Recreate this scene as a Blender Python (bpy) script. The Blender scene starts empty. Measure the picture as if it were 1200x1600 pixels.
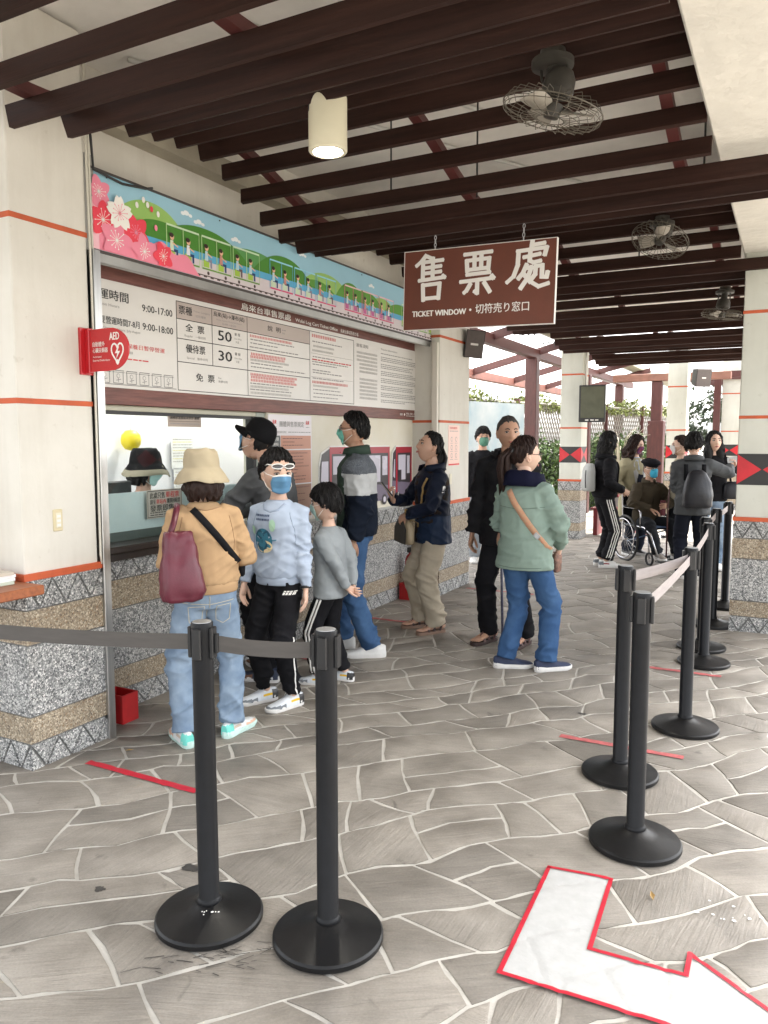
import bpy, bmesh, math, random
import numpy as np
from mathutils import Vector, Matrix, Euler
from mathutils.bvhtree import BVHTree
from math import radians as RAD, sin, cos, pi
random.seed(7); RNG = np.random.default_rng(7)
S = bpy.context.scene
COL = S.collection

# ---------------------------------------------------------------- camera, sky, sun, exposure
cam_d = bpy.data.cameras.new('camera'); cam = bpy.data.objects.new('camera', cam_d); COL.objects.link(cam)
cam.location = (0, 0, 1.6); cam.rotation_euler = (RAD(90 - 5.4), 0, RAD(27.9))
cam_d.sensor_width = 36; cam_d.lens = 27.05; cam_d.clip_start = .05; cam_d.clip_end = 2000
S.camera = cam
W = bpy.data.worlds.new('World'); S.world = W; W.use_nodes = True
_n = W.node_tree.nodes; _l = W.node_tree.links
sky = _n.new('ShaderNodeTexSky'); sky.sky_type = 'NISHITA'; sky.sun_disc = False
SUN_EL, SUN_AZ = 58, 25            # azimuth measured from +Y towards +X
sky.sun_elevation = RAD(SUN_EL); sky.sun_rotation = RAD(SUN_AZ); sky.air_density = 1.0; sky.dust_density = 4.0; sky.ozone_density = .6
_n['Background'].inputs[1].default_value = .15
hs_ = _n.new('ShaderNodeHueSaturation'); hs_.inputs['Saturation'].default_value = .16   # thin white overcast
_l.new(sky.outputs[0], hs_.inputs['Color']); _l.new(hs_.outputs[0], _n['Background'].inputs[0])
sun_d = bpy.data.lights.new('sun', 'SUN'); sun_d.energy = 2.6; sun_d.angle = RAD(10); sun_d.color = (1, .95, .88)
sun = bpy.data.objects.new('sun', sun_d); COL.objects.link(sun)
sun.rotation_euler = Vector((-sin(RAD(SUN_AZ)) * cos(RAD(SUN_EL)), -cos(RAD(SUN_AZ)) * cos(RAD(SUN_EL)), -sin(RAD(SUN_EL)))).to_track_quat('-Z', 'Y').to_euler()
vs = S.view_settings
vs.view_transform = 'Standard'; vs.look = 'None'; vs.gamma = 1; vs.exposure = 2.68; vs.use_curve_mapping = False
S.cycles.use_denoising = True; S.cycles.max_bounces = 8; S.cycles.diffuse_bounces = 7; S.cycles.transparent_max_bounces = 12
S.cycles.caustics_reflective = False; S.cycles.caustics_refractive = False; S.cycles.sample_clamp_indirect = 6

# ---------------------------------------------------------------- materials
def srgb(h):
    if isinstance(h, str):
        c = [int(h[i:i + 2], 16) / 255 for i in (0, 2, 4)]
        return tuple(x / 12.92 if x <= .04045 else ((x + .055) / 1.055) ** 2.4 for x in c)
    return h
MATS = {}
def mat(name, col=(.5, .5, .5), rough=.6, var=0., vscale=8., bump=0., bscale=40., metal=0., spec=.5, col2=None,
        stretch=(1, 1, 1), island=0., alpha=1., emit=0., coat=0., trans=0., sheen=0., detail=4., bdist=.01):
    if name in MATS: return MATS[name]
    m = bpy.data.materials.new(name); m.use_nodes = True; MATS[name] = m
    nt = m.node_tree; N = nt.nodes; L = nt.links; b = N['Principled BSDF']
    col = srgb(col)
    b.inputs['Base Color'].default_value = (*col, 1); b.inputs['Roughness'].default_value = rough
    b.inputs['Metallic'].default_value = metal; b.inputs['Specular IOR Level'].default_value = spec
    b.inputs['Alpha'].default_value = alpha; b.inputs['Coat Weight'].default_value = coat
    b.inputs['Transmission Weight'].default_value = trans
    if sheen: b.inputs['Sheen Weight'].default_value = sheen; b.inputs['Sheen Roughness'].default_value = .5
    if emit: b.inputs['Emission Color'].default_value = (*col, 1); b.inputs['Emission Strength'].default_value = emit
    if var or bump or island or col2:
        tc = N.new('ShaderNodeTexCoord'); mp = N.new('ShaderNodeMapping'); mp.inputs['Scale'].default_value = stretch
        L.new(tc.outputs['Object'], mp.inputs[0])
        cur = None
        if var or col2:
            nz = N.new('ShaderNodeTexNoise'); nz.inputs['Scale'].default_value = vscale; nz.inputs['Detail'].default_value = detail; nz.inputs['Roughness'].default_value = .6
            L.new(mp.outputs[0], nz.inputs[0])
            rp = N.new('ShaderNodeValToRGB'); rp.color_ramp.elements[0].position = .3; rp.color_ramp.elements[1].position = .72
            if col2: a, c2 = col, srgb(col2)
            else: a = tuple(x * (1 - var) for x in col); c2 = tuple(min(1, x * (1 + var)) for x in col)
            rp.color_ramp.elements[0].color = (*a, 1); rp.color_ramp.elements[1].color = (*c2, 1)
            L.new(nz.outputs[0], rp.inputs[0]); cur = rp.outputs[0]
            rr = N.new('ShaderNodeMapRange'); rr.inputs[3].default_value = max(.02, rough - .09); rr.inputs[4].default_value = min(1, rough + .09)
            L.new(nz.outputs[0], rr.inputs[0]); L.new(rr.outputs[0], b.inputs['Roughness'])
        if island:
            g = N.new('ShaderNodeNewGeometry'); mr = N.new('ShaderNodeMapRange'); mr.inputs[3].default_value = 1 - island; mr.inputs[4].default_value = 1 + island
            L.new(g.outputs['Random Per Island'], mr.inputs[0])
            vm = N.new('ShaderNodeVectorMath'); vm.operation = 'SCALE'
            if cur: L.new(cur, vm.inputs[0])
            else: vm.inputs[0].default_value = col
            L.new(mr.outputs[0], vm.inputs['Scale']); cur = vm.outputs[0]
        if cur: L.new(cur, b.inputs['Base Color'])
        if bump:
            n2 = N.new('ShaderNodeTexNoise'); n2.inputs['Scale'].default_value = bscale; n2.inputs['Detail'].default_value = 5
            L.new(mp.outputs[0], n2.inputs[0]); bp = N.new('ShaderNodeBump'); bp.inputs['Strength'].default_value = bump; bp.inputs['Distance'].default_value = bdist
            L.new(n2.outputs[0], bp.inputs['Height']); L.new(bp.outputs[0], b.inputs['Normal'])
    return m

def pebble(name, cols, scale, grout):
    m = bpy.data.materials.new(name); m.use_nodes = True; MATS[name] = m
    nt = m.node_tree; N = nt.nodes; L = nt.links; b = N['Principled BSDF']; b.inputs['Roughness'].default_value = .55
    tc = N.new('ShaderNodeTexCoord')
    wob = N.new('ShaderNodeTexNoise'); wob.inputs['Scale'].default_value = scale * .8; wob.inputs['Detail'].default_value = 2
    L.new(tc.outputs['Object'], wob.inputs[0])
    mx = N.new('ShaderNodeMix'); mx.data_type = 'VECTOR'; mx.inputs[0].default_value = .018
    L.new(tc.outputs['Object'], mx.inputs[4]); L.new(wob.outputs['Color'], mx.inputs[5])
    v = N.new('ShaderNodeTexVoronoi'); v.inputs['Scale'].default_value = scale; L.new(mx.outputs[1], v.inputs['Vector'])
    e = N.new('ShaderNodeTexVoronoi'); e.feature = 'DISTANCE_TO_EDGE'; e.inputs['Scale'].default_value = scale; L.new(mx.outputs[1], e.inputs['Vector'])
    sep = N.new('ShaderNodeSeparateColor'); L.new(v.outputs['Color'], sep.inputs[0])
    rp = N.new('ShaderNodeValToRGB'); rp.color_ramp.interpolation = 'CONSTANT'
    els = rp.color_ramp.elements
    for i, (p, c) in enumerate(cols):
        el = els[i] if i < 2 else els.new(p)
        el.position = p; el.color = (*srgb(c), 1)
    L.new(sep.outputs[0], rp.inputs[0])
    st = N.new('ShaderNodeMapRange'); st.inputs[1].default_value = .02; st.inputs[2].default_value = .11
    L.new(e.outputs[0], st.inputs[0])
    mc = N.new('ShaderNodeMix'); mc.data_type = 'RGBA'; mc.inputs[6].default_value = (*srgb(grout), 1)
    L.new(st.outputs[0], mc.inputs[0]); L.new(rp.outputs[0], mc.inputs[7])
    big = N.new('ShaderNodeTexNoise'); big.inputs['Scale'].default_value = 3; big.inputs['Detail'].default_value = 4; L.new(tc.outputs['Object'], big.inputs[0])
    br = N.new('ShaderNodeMapRange'); br.inputs[3].default_value = .72; br.inputs[4].default_value = 1.18; L.new(big.outputs[0], br.inputs[0])
    sc = N.new('ShaderNodeVectorMath'); sc.operation = 'SCALE'; L.new(mc.outputs[2], sc.inputs[0]); L.new(br.outputs[0], sc.inputs['Scale'])
    L.new(sc.outputs[0], b.inputs['Base Color'])
    bp = N.new('ShaderNodeBump'); bp.inputs['Strength'].default_value = .7; bp.inputs['Distance'].default_value = .004
    L.new(st.outputs[0], bp.inputs['Height']); L.new(bp.outputs[0], b.inputs['Normal'])
    return m

def stone_mat(name, island):
    m = bpy.data.materials.new(name); m.use_nodes = True; MATS[name] = m
    nt = m.node_tree; N = nt.nodes; L = nt.links; b = N['Principled BSDF']; b.inputs['Specular IOR Level'].default_value = .35
    tc = N.new('ShaderNodeTexCoord'); co = tc.outputs['Object']
    geo = N.new('ShaderNodeNewGeometry')
    if island:
        rnd = geo.outputs['Random Per Island']
    else:
        oi = N.new('ShaderNodeObjectInfo'); rnd = oi.outputs['Random']
        ad = N.new('ShaderNodeVectorMath'); ad.operation = 'ADD'; L.new(co, ad.inputs[0]); L.new(oi.outputs['Location'], ad.inputs[1]); co = ad.outputs[0]
    def noise(scale, vec, det=4, dist=0., rough=.55):
        n = N.new('ShaderNodeTexNoise'); n.inputs['Scale'].default_value = scale; n.inputs['Detail'].default_value = det
        n.inputs['Distortion'].default_value = dist; n.inputs['Roughness'].default_value = rough; L.new(vec, n.inputs[0]); return n.outputs[0]
    mp = N.new('ShaderNodeMapping'); mp.inputs['Scale'].default_value = (3.5, 62, 20); mp.inputs['Rotation'].default_value = (0, 0, .5 if island else 0); L.new(co, mp.inputs[0])
    stri = noise(1.0, mp.outputs[0], 5, 1.2, .7)
    blot = noise(3.2, geo.outputs['Position'], 6, .3)
    fine = noise(120, geo.outputs['Position'], 3)
    rp = N.new('ShaderNodeValToRGB'); e = rp.color_ramp.elements
    e[0].position = .3; e[0].color = (.165, .148, .126, 1); e[1].position = .7; e[1].color = (.305, .277, .240, 1)
    L.new(blot, rp.inputs[0])
    def scale(v, src, lo, hi):
        mr = N.new('ShaderNodeMapRange'); mr.inputs[3].default_value = lo; mr.inputs[4].default_value = hi; L.new(src, mr.inputs[0])
        s = N.new('ShaderNodeVectorMath'); s.operation = 'SCALE'; L.new(v, s.inputs[0]); L.new(mr.outputs[0], s.inputs['Scale']); return s.outputs[0]
    stain = noise(7., geo.outputs['Position'], 5, .5)
    c = scale(rp.outputs[0], rnd, .78, 1.22); c = scale(c, stri, .72, 1.28); c = scale(c, fine, .8, 1.2)
    sr = N.new('ShaderNodeMapRange'); sr.inputs[1].default_value = .66; sr.inputs[2].default_value = .74; sr.inputs[3].default_value = 1; sr.inputs[4].default_value = .6; L.new(stain, sr.inputs[0])
    s2 = N.new('ShaderNodeVectorMath'); s2.operation = 'SCALE'; L.new(c, s2.inputs[0]); L.new(sr.outputs[0], s2.inputs['Scale']); c = s2.outputs[0]
    L.new(c, b.inputs['Base Color'])
    rr = N.new('ShaderNodeMapRange'); rr.inputs[3].default_value = .42; rr.inputs[4].default_value = .72; L.new(blot, rr.inputs[0]); L.new(rr.outputs[0], b.inputs['Roughness'])
    ad2 = N.new('ShaderNodeMath'); ad2.operation = 'MULTIPLY_ADD'; ad2.inputs[1].default_value = .6; L.new(blot, ad2.inputs[0]); L.new(stri, ad2.inputs[2])
    bp = N.new('ShaderNodeBump'); bp.inputs['Strength'].default_value = .8; bp.inputs['Distance'].default_value = .006
    L.new(ad2.outputs[0], bp.inputs['Height']); L.new(bp.outputs[0], b.inputs['Normal'])
    return m

# ---------------------------------------------------------------- mesh helpers
class MB:
    def __init__(s): s.v = []; s.f = []; s.m = []
    def add(s, v, f, mi=0):
        o = len(s.v); s.v.extend([tuple(map(float, p)) for p in v]); s.f.extend([[o + i for i in q] for q in f]); s.m.extend([mi] * len(f)); return s
    def box(s, a, b, mi=0, M=None, bev=0.):
        x0, y0, z0 = a; x1, y1, z1 = b
        if bev > 0:
            bv = min(bev, .45 * min(abs(x1 - x0), abs(y1 - y0), abs(z1 - z0)))
            bm = bmesh.new(); bmesh.ops.create_cube(bm, size=1)
            for q in bm.verts: q.co = Vector(((x0 + x1) / 2 + q.co.x * (x1 - x0), (y0 + y1) / 2 + q.co.y * (y1 - y0), (z0 + z1) / 2 + q.co.z * (z1 - z0)))
            bmesh.ops.bevel(bm, geom=bm.edges[:], offset=bv, segments=1, affect='EDGES')
            bm.verts.index_update(); v = [q.co.copy() for q in bm.verts]; f = [[q.index for q in p.verts] for p in bm.faces]; bm.free()
        else:
            v = [(x0, y0, z0), (x1, y0, z0), (x1, y1, z0), (x0, y1, z0), (x0, y0, z1), (x1, y0, z1), (x1, y1, z1), (x0, y1, z1)]
            f = [(0, 3, 2, 1), (4, 5, 6, 7), (0, 1, 5, 4), (1, 2, 6, 5), (2, 3, 7, 6), (3, 0, 4, 7)]
        if M is not None: v = [M @ Vector(p) for p in v]
        return s.add(v, f, mi)
    def lathe(s, prof, n=32, c=(0, 0, 0), mi=0, M=None):
        v = []; f = []
        for r, z in prof:
            for i in range(n):
                a = 2 * pi * i / n; v.append((c[0] + r * cos(a), c[1] + r * sin(a), c[2] + z))
        for j in range(len(prof) - 1):
            for i in range(n):
                k = (i + 1) % n; f.append((j * n + i, j * n + k, (j + 1) * n + k, (j + 1) * n + i))
        if prof[0][0] > 1e-6: f.append(tuple(range(n))[::-1])
        if prof[-1][0] > 1e-6: f.append(tuple(range((len(prof) - 1) * n, len(prof) * n)))
        if M is not None: v = [M @ Vector(p) for p in v]
        return s.add(v, f, mi)
    def tube(s, pts, rad, n=8, mi=0, cap=True, ref=None, round_cap=0):
        P = [Vector(p) for p in pts]; k = len(P)
        R = [rad] * k if not isinstance(rad, (list, tuple)) else list(rad)
        R = [(r, r) if not isinstance(r, (tuple, list)) else r for r in R]
        if round_cap:
            d0 = (P[0] - P[1]).normalized(); d1 = (P[-1] - P[-2]).normalized(); r0 = R[0]; r1 = R[-1]
            m0 = min(r0); m1 = min(r1)
            P = [P[0] + d0 * m0 * .9, P[0] + d0 * m0 * .6] + P + [P[-1] + d1 * m1 * .6, P[-1] + d1 * m1 * .9]
            R = [(r0[0] * .35, r0[1] * .35), (r0[0] * .8, r0[1] * .8)] + R + [(r1[0] * .8, r1[1] * .8), (r1[0] * .35, r1[1] * .35)]
            k = len(P)
        T = []
        for i in range(k):
            a = P[max(i - 1, 0)]; b = P[min(i + 1, k - 1)]; d = b - a
            T.append(d.normalized() if d.length > 1e-9 else Vector((0, 0, 1)))
        u = Vector(ref) if ref else (Vector((1, 0, 0)) if abs(T[0].x) < .8 else Vector((0, 1, 0)))
        v = []; f = []
        for i in range(k):
            u = u - T[i] * u.dot(T[i])
            if u.length < 1e-6: u = T[i].orthogonal()
            u.normalize(); w = T[i].cross(u)
            for j in range(n):
                a = 2 * pi * j / n; v.append(P[i] + u * (R[i][0] * cos(a)) + w * (R[i][1] * sin(a)))
        for i in range(k - 1):
            for j in range(n):
                q = (j + 1) % n; f.append((i * n + j, i * n + q, (i + 1) * n + q, (i + 1) * n + j))
        if cap: f.append(tuple(range(n))[::-1]); f.append(tuple(range((k - 1) * n, k * n)))
        return s.add(v, f, mi)
    def prism(s, poly, o, ux, uy, th, mi=0):
        """polygon (2D) in the plane o+ux,uy; thickness along ux x uy"""
        o = Vector(o); ux = Vector(ux); uy = Vector(uy); n = ux.cross(uy).normalized() * th; k = len(poly)
        v = [o + ux * a + uy * b for a, b in poly]; v = v + [p + n for p in v]
        f = [tuple(range(k))[::-1], tuple(range(k, 2 * k))] + [(i, (i + 1) % k, k + (i + 1) % k, k + i) for i in range(k)]
        return s.add(v, f, mi)
    def poly(s, poly, o, ux, uy, mi=0):
        o = Vector(o); ux = Vector(ux); uy = Vector(uy)
        return s.add([o + ux * a + uy * b for a, b in poly], [tuple(range(len(poly)))], mi)
    def mesh(s, name, mats, smooth=None):
        me = bpy.data.meshes.new(name); me.from_pydata(s.v, [], s.f)
        for m in (mats if isinstance(mats, (list, tuple)) else [mats]): me.materials.append(m)
        if len(me.materials) > 1: me.polygons.foreach_set('material_index', s.m)
        if smooth is True: me.polygons.foreach_set('use_smooth', [True] * len(s.f))
        elif smooth: me.polygons.foreach_set('use_smooth', [True] * len(s.f)); me.set_sharp_from_angle(angle=RAD(smooth))
        me.update(); return me
    def build(s, name, mats, parent=None, smooth=None, **k):
        return link(name, s.mesh(name, mats, smooth), parent, **k)
def link(name, data, parent=None, label=None, cat=None, group=None, kind=None, loc=None, rot=None):
    o = bpy.data.objects.new(name, data); COL.objects.link(o)
    if parent: o.parent = parent
    if loc: o.location = loc
    if rot: o.rotation_euler = rot
    if label: o['label'] = label
    if cat: o['category'] = cat
    if group: o['group'] = group
    if kind: o['kind'] = kind
    return o
def thing(name, label, cat, loc=(0, 0, 0), rz=0, group=None, kind=None):
    return link(name, None, None, label, cat, group, kind, loc, (0, 0, rz))
def dup(root, parent=None, loc=None, rz=None, label=None):
    o = root.copy(); COL.objects.link(o); o.parent = parent
    if loc is not None: o.location = loc
    if rz is not None: o.rotation_euler[2] = rz
    if label: o['label'] = label
    for c in list(root.children): dup(c, o)
    return o
def bx(name, a, b, m, parent=None, bev=.0, **k): return MB().box(a, b, bev=bev).build(name, m, parent, **k)

_TX = {}
def text_mesh(body, size, bold=0., align='LEFT', shear=0., spacing=1.0):
    c = bpy.data.curves.new('t', 'FONT'); c.body = body; c.size = size; c.offset = bold; c.align_x = align; c.align_y = 'BOTTOM_BASELINE' if False else 'CENTER'
    c.shear = shear; c.space_character = spacing; c.resolution_u = 2
    o = bpy.data.objects.new('t', c); COL.objects.link(o)
    dg = bpy.context.evaluated_depsgraph_get()
    me = bpy.data.meshes.new_from_object(o.evaluated_get(dg)); bpy.data.objects.remove(o); bpy.data.curves.remove(c)
    v = np.array([p.co[:2] for p in me.vertices]).reshape(-1, 2); f = [list(p.vertices) for p in me.polygons]; bpy.data.meshes.remove(me)
    return v, f
def put_text(mb, body, o, ux, uy, size, mi=0, bold=0., align='LEFT', width=None, spacing=1.0, sx=1.0):
    """flat text into mb at o; width squeezes the line to fit"""
    v, f = text_mesh(body, size, bold, align, 0, spacing)
    if len(v) == 0: return
    v = v.copy(); v[:, 0] *= sx
    if width:
        w = v[:, 0].max() - v[:, 0].min()
        if align == 'LEFT': v[:, 0] = (v[:, 0] - v[:, 0].min()) * width / w
        else: v[:, 0] *= width / w
    o = np.array(o); ux = np.array(ux); uy = np.array(uy)
    mb.add(o + v[:, :1] * ux + v[:, 1:] * uy, f, mi)
# ---------------------------------------------------------------- shared materials
def plaster_mat(name, col, grime, seed):
    m = bpy.data.materials.new(name); m.use_nodes = True; MATS[name] = m; N = m.node_tree.nodes; L = m.node_tree.links; b = N['Principled BSDF']; b.inputs['Roughness'].default_value = .82; b.inputs['Specular IOR Level'].default_value = .3
    tc = N.new('ShaderNodeTexCoord')
    def nz(scale, st, det, lo, hi, a, c_):
        mp = N.new('ShaderNodeMapping'); mp.inputs['Scale'].default_value = st; mp.inputs['Location'].default_value = (seed, seed * 2, seed); L.new(tc.outputs['Object'], mp.inputs[0])
        n = N.new('ShaderNodeTexNoise'); n.inputs['Scale'].default_value = scale; n.inputs['Detail'].default_value = det; n.inputs['Roughness'].default_value = .62; L.new(mp.outputs[0], n.inputs[0])
        r = N.new('ShaderNodeMapRange'); r.inputs[1].default_value = lo; r.inputs[2].default_value = hi; r.inputs[3].default_value = a; r.inputs[4].default_value = c_; L.new(n.outputs[0], r.inputs[0]); return r.outputs[0], n.outputs[0]
    f1, h1 = nz(1.6, (1, 1, 1), 6, .3, .7, 0, 1); f2, _ = nz(9, (1, 1, .12), 4, .48, .75, 0, .7); f3, _ = nz(14, (1, 1, 1), 5, .64, .74, 0, .85); f4, h4 = nz(45, (1, 1, 1), 4, .3, .7, 0, 1)
    mx = N.new('ShaderNodeMath'); mx.operation = 'MULTIPLY'; L.new(f1, mx.inputs[0]); mx.inputs[1].default_value = .45
    ad = N.new('ShaderNodeMath'); ad.operation = 'MULTIPLY_ADD'; L.new(f2, ad.inputs[0]); ad.inputs[1].default_value = .35; L.new(mx.outputs[0], ad.inputs[2])
    ae = N.new('ShaderNodeMath'); ae.operation = 'MULTIPLY_ADD'; ae.use_clamp = True; L.new(f3, ae.inputs[0]); ae.inputs[1].default_value = .5; L.new(ad.outputs[0], ae.inputs[2])
    mc = N.new('ShaderNodeMix'); mc.data_type = 'RGBA'; mc.inputs[6].default_value = (*col, 1); mc.inputs[7].default_value = (*grime, 1); L.new(ae.outputs[0], mc.inputs[0]); L.new(mc.outputs[2], b.inputs['Base Color'])
    hm = N.new('ShaderNodeMath'); hm.operation = 'MULTIPLY_ADD'; L.new(h4, hm.inputs[0]); hm.inputs[1].default_value = .35; L.new(h1, hm.inputs[2])
    bp = N.new('ShaderNodeBump'); bp.inputs['Strength'].default_value = .35; bp.inputs['Distance'].default_value = .006; L.new(hm.outputs[0], bp.inputs['Height']); L.new(bp.outputs[0], b.inputs['Normal']); return m
plaster = plaster_mat('plaster white', (.73, .71, .65), (.52, .49, .42), 0.); plaster_grey = plaster_mat('plaster column', (.62, .63, .57), (.43, .43, .37), 3.)
rough_plaster = mat('rough plaster beam', (.72, .70, .64), .85, .08, 3, .9, 14, bdist=.012)
concrete = mat('concrete ceiling', (.80, .78, .74), .85, .14, 1.6, .4, 20, bdist=.006)
slat_brown = mat('brown painted slat', (.029, .0125, .009), .65, .4, 5, .4, 30, stretch=(.35, 6, 6), bdist=.003, spec=.18)
rib_red = mat('dark red rib', (.085, .022, .020), .5, .2, 6)
red_line = mat('orange red paint', (.52, .10, .035), .65, .15, 10, .2, 40, bdist=.002)
mortar = mat('mortar', (.17, .17, .165), .9, .2, 12)
peb_grey = pebble('pebble grey', [(0, '56585a'), (.15, '858787'), (.32, 'a6a7a6'), (.5, 'd6d6d4'), (.72, 'efeeeb'), (.9, 'b9bab8')], 128, '808181')
peb_tan = pebble('pebble tan', [(0, '75685a'), (.15, '9d8e7b'), (.4, 'b5a48c'), (.62, 'cbbda6'), (.8, 'e0d4bd'), (.93, '97795a')], 135, 'a09480')
black_paint = mat('black paint', (.018, .018, .018), .5, .2, 8); red_paint = mat('red paint', (.52, .015, .025), .5, .15, 6)
steel = mat('brushed steel', (.55, .55, .54), .32, .12, 4, .15, 60, metal=1., stretch=(20, 20, 1), bdist=.001)
alu = mat('aluminium', (.50, .50, .48), .42, .1, 5, metal=.9)
black_metal = mat('black metal', (.02, .02, .02), .45, .2, 9)
white_print = mat('white print', (.80, .79, .76), .5, .03, 3)
black_print = mat('black print', (.02, .02, .02), .6); red_print = mat('red print', (.62, .04, .04), .6); grey_print = mat('grey print', (.30, .29, .28), .6)

# ---------------------------------------------------------------- ground and paving
ground = MB().add([(-300, -300, -.03), (300, -300, -.03), (300, 300, -.03), (-300, 300, -.03)], [(0, 1, 2, 3)]).build('ground', mat('ground concrete', (.24, .23, .21), .85, .2, .6), kind='structure')
floor = MB().add([(-8.5, -3, -.005), (6, -3, -.005), (6, 26, -.005), (-8.5, 26, -.005)], [(0, 1, 2, 3)]).build('floor', mat('grout', (.40, .38, .34), .9, .30, 7, .6, 60, col2=(.55, .525, .48), bdist=.004), kind='structure')
TH = RAD(47); EU = np.array([cos(TH), sin(TH)]); EV = np.array([-sin(TH), cos(TH)])
F_ = 1202 / 1200 * 768
_P = RAD(5.4); _Y = RAD(27.9)
_fw = np.array([-sin(_Y) * cos(_P), cos(_Y) * cos(_P), -sin(_P)]); _rt = np.array([cos(_Y), sin(_Y), 0]); _up = np.cross(_rt, _fw)
def px_of(p):
    d = np.array(p, float) - np.array([0, 0, 1.6]); w = d @ _fw
    if w < .1: return None
    return 384 + F_ * (d @ _rt) / w, 512 - F_ * (d @ _up) / w, w
def make_cells():
    rng = np.random.default_rng(12); cells = []
    bounds = []; v = -16.
    while v < 24: bounds.append(v); v += rng.choice([.17, .22, .27, .33], p=[.2, .3, .3, .2])
    nodes = rng.uniform(-1, 1, (len(bounds), 260))
    def wav(j, u):
        k = (u + 20) / .19; i = int(k); f = k - i; f = f
        return bounds[j] + .036 * (nodes[j, i % 260] * (1 - f) + nodes[j, (i + 1) % 260] * f) + .022 * sin(u * .9 + j) + .004 * sin(u * 37 + j)
    for j in range(len(bounds) - 1):
        u = -16 + rng.random() * .5; cuts = []
        while u < 26:
            cuts.append((u, rng.uniform(-.19, .19), rng.uniform(-.014, .014))); u += rng.choice([.19, .26, .33, .42, .52], p=[.18, .27, .27, .18, .1]) * rng.uniform(.85, 1.15)
        h = bounds[j + 1] - bounds[j]
        for (ua, sa, ba), (ub, sb, bb) in zip(cuts[:-1], cuts[1:]):
            uc, vc = (ua + ub) / 2, bounds[j] + h / 2
            wx = uc * EU + vc * EV
            if not (-8.4 < wx[0] < 5.9 and -2.9 < wx[1] < 25.9): continue
            sub = [(0., 1.)]
            if h > .31 and rng.random() < .3: q = rng.uniform(.4, .6); sub = [(0., q), (q, 1.)]
            for t0, t1 in sub:
                pts = []
                n = 5
                def edge(t, uu): return (1 - t) * wav(j, uu) + t * wav(j + 1, uu)
                def side(uu, s, b, t): return uu + s * (t - .5) + b * sin(pi * t)
                for i in range(n + 1):
                    k = i / n; uu = side(ua, sa, ba, t0) * (1 - k) + side(ub, sb, bb, t0) * k; pts.append((uu, edge(t0, uu)))
                for i in range(1, 3):
                    t = t0 + (t1 - t0) * i / 3; uu = side(ub, sb, bb, t); pts.append((uu, edge(t, uu)))
                for i in range(n + 1):
                    k = 1 - i / n; uu = side(ua, sa, ba, t1) * (1 - k) + side(ub, sb, bb, t1) * k; pts.append((uu, edge(t1, uu)))
                for i in range(1, 3):
                    t = t1 + (t0 - t1) * i / 3; uu = side(ua, sa, ba, t); pts.append((uu, edge(t, uu)))
                q = np.array([p[0] * EU + p[1] * EV for p in pts]); X_, Y_ = q[:, 0], q[:, 1]; q = q + np.stack([.028 * np.sin(2.6 * Y_ + 1.9 * X_) + .010 * np.sin(6.1 * Y_ - 4.2 * X_ + 2), .028 * np.sin(2.9 * X_ - 1.6 * Y_ + 1) + .010 * np.sin(5.7 * X_ + 4.9 * Y_)], 1); cells.append(q)
    return cells
def inset(poly, d):
    n = len(poly); out = []
    a = np.roll(poly, 1, 0); b = np.roll(poly, -1, 0)
    e1 = poly - a; e2 = b - poly
    n1 = np.stack([-e1[:, 1], e1[:, 0]], 1); n2 = np.stack([-e2[:, 1], e2[:, 0]], 1)
    n1 /= np.linalg.norm(n1, axis=1, keepdims=True) + 1e-9; n2 /= np.linalg.norm(n2, axis=1, keepdims=True) + 1e-9
    m = n1 + n2; ln = np.linalg.norm(m, axis=1, keepdims=True); m = m / np.maximum(ln, .3)
    dd = np.broadcast_to(np.asarray(d, float).reshape(-1, 1), (n, 1))
    k = dd / np.maximum((m * n1).sum(1, keepdims=True), .6)
    return poly + m * k
def area(p): return .5 * np.sum(p[:, 0] * np.roll(p[:, 1], -1) - p[:, 0].__mul__(1) * 0 - np.roll(p[:, 0], -1) * p[:, 1])
CELLS = []
_rng = np.random.default_rng(5)
for c in make_cells():
    if area(c) < 0: c = c[::-1]
    CELLS.append(inset(c,   .0070 + _rng.uniform(-.003, .005, len(c))))
stone_near = stone_mat('paving stone', False); stone_far = stone_mat('paving stone far', True)
rank = []
for i, c in enumerate(CELLS):
    pr_ = [px_of((p[0], p[1], 0)) for p in c]
    if any(q is None for q in pr_): rank.append((0, i)); continue
    xs = [q[0] for q in pr_]; ys_ = [q[1] for q in pr_]
    if max(xs) < 0 or min(xs) > 768 or min(ys_) > 1024: rank.append((0, i)); continue
    cc = c.mean(0)
    if cc[0] < -3.5 and cc[1] < 8.2: rank.append((0, i)); continue
    w = pr_[0][2]; rank.append((abs(area(np.array([q[:2] for q in pr_]))), i))
rank.sort(reverse=True)
near_ids = [i for a_, i in rank[:300] if a_ > 0]; near_set = set(near_ids)
def stone_geo(c, mb, ctr=(0, 0), rot=0.):
    k = len(c); inn = inset(c, .006); t = _rng.uniform(-.0012, .0012)
    R = np.array([[cos(-rot), -sin(-rot)], [sin(-rot), cos(-rot)]])
    def tr(p): return (p - np.array(ctr)) @ R.T
    low = tr(c); top = tr(inn)
    v = [(x, y, -.010) for x, y in low] + [(x, y, -.0022 + t) for x, y in low] + [(x, y, t) for x, y in top]
    f = [tuple(range(2 * k, 3 * k))]
    for r in (0, 1):
        for i in range(k): q = (i + 1) % k; f.append((r * k + i, r * k + q, (r + 1) * k + q, (r + 1) * k + i))
    mb.add(v, f)
for i in near_ids:
    c = CELLS[i]; ctr = c.mean(0); rot = random.choice([0.1, .25, .4, -.2, 1.2, .3]) + random.uniform(-.15, .15) + .35
    mb = MB(); stone_geo(c, mb, ctr, rot); mb.build('paving_stone', stone_near, floor, smooth=40, loc=(ctr[0], ctr[1], 0), rot=(0, 0, rot))
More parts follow.
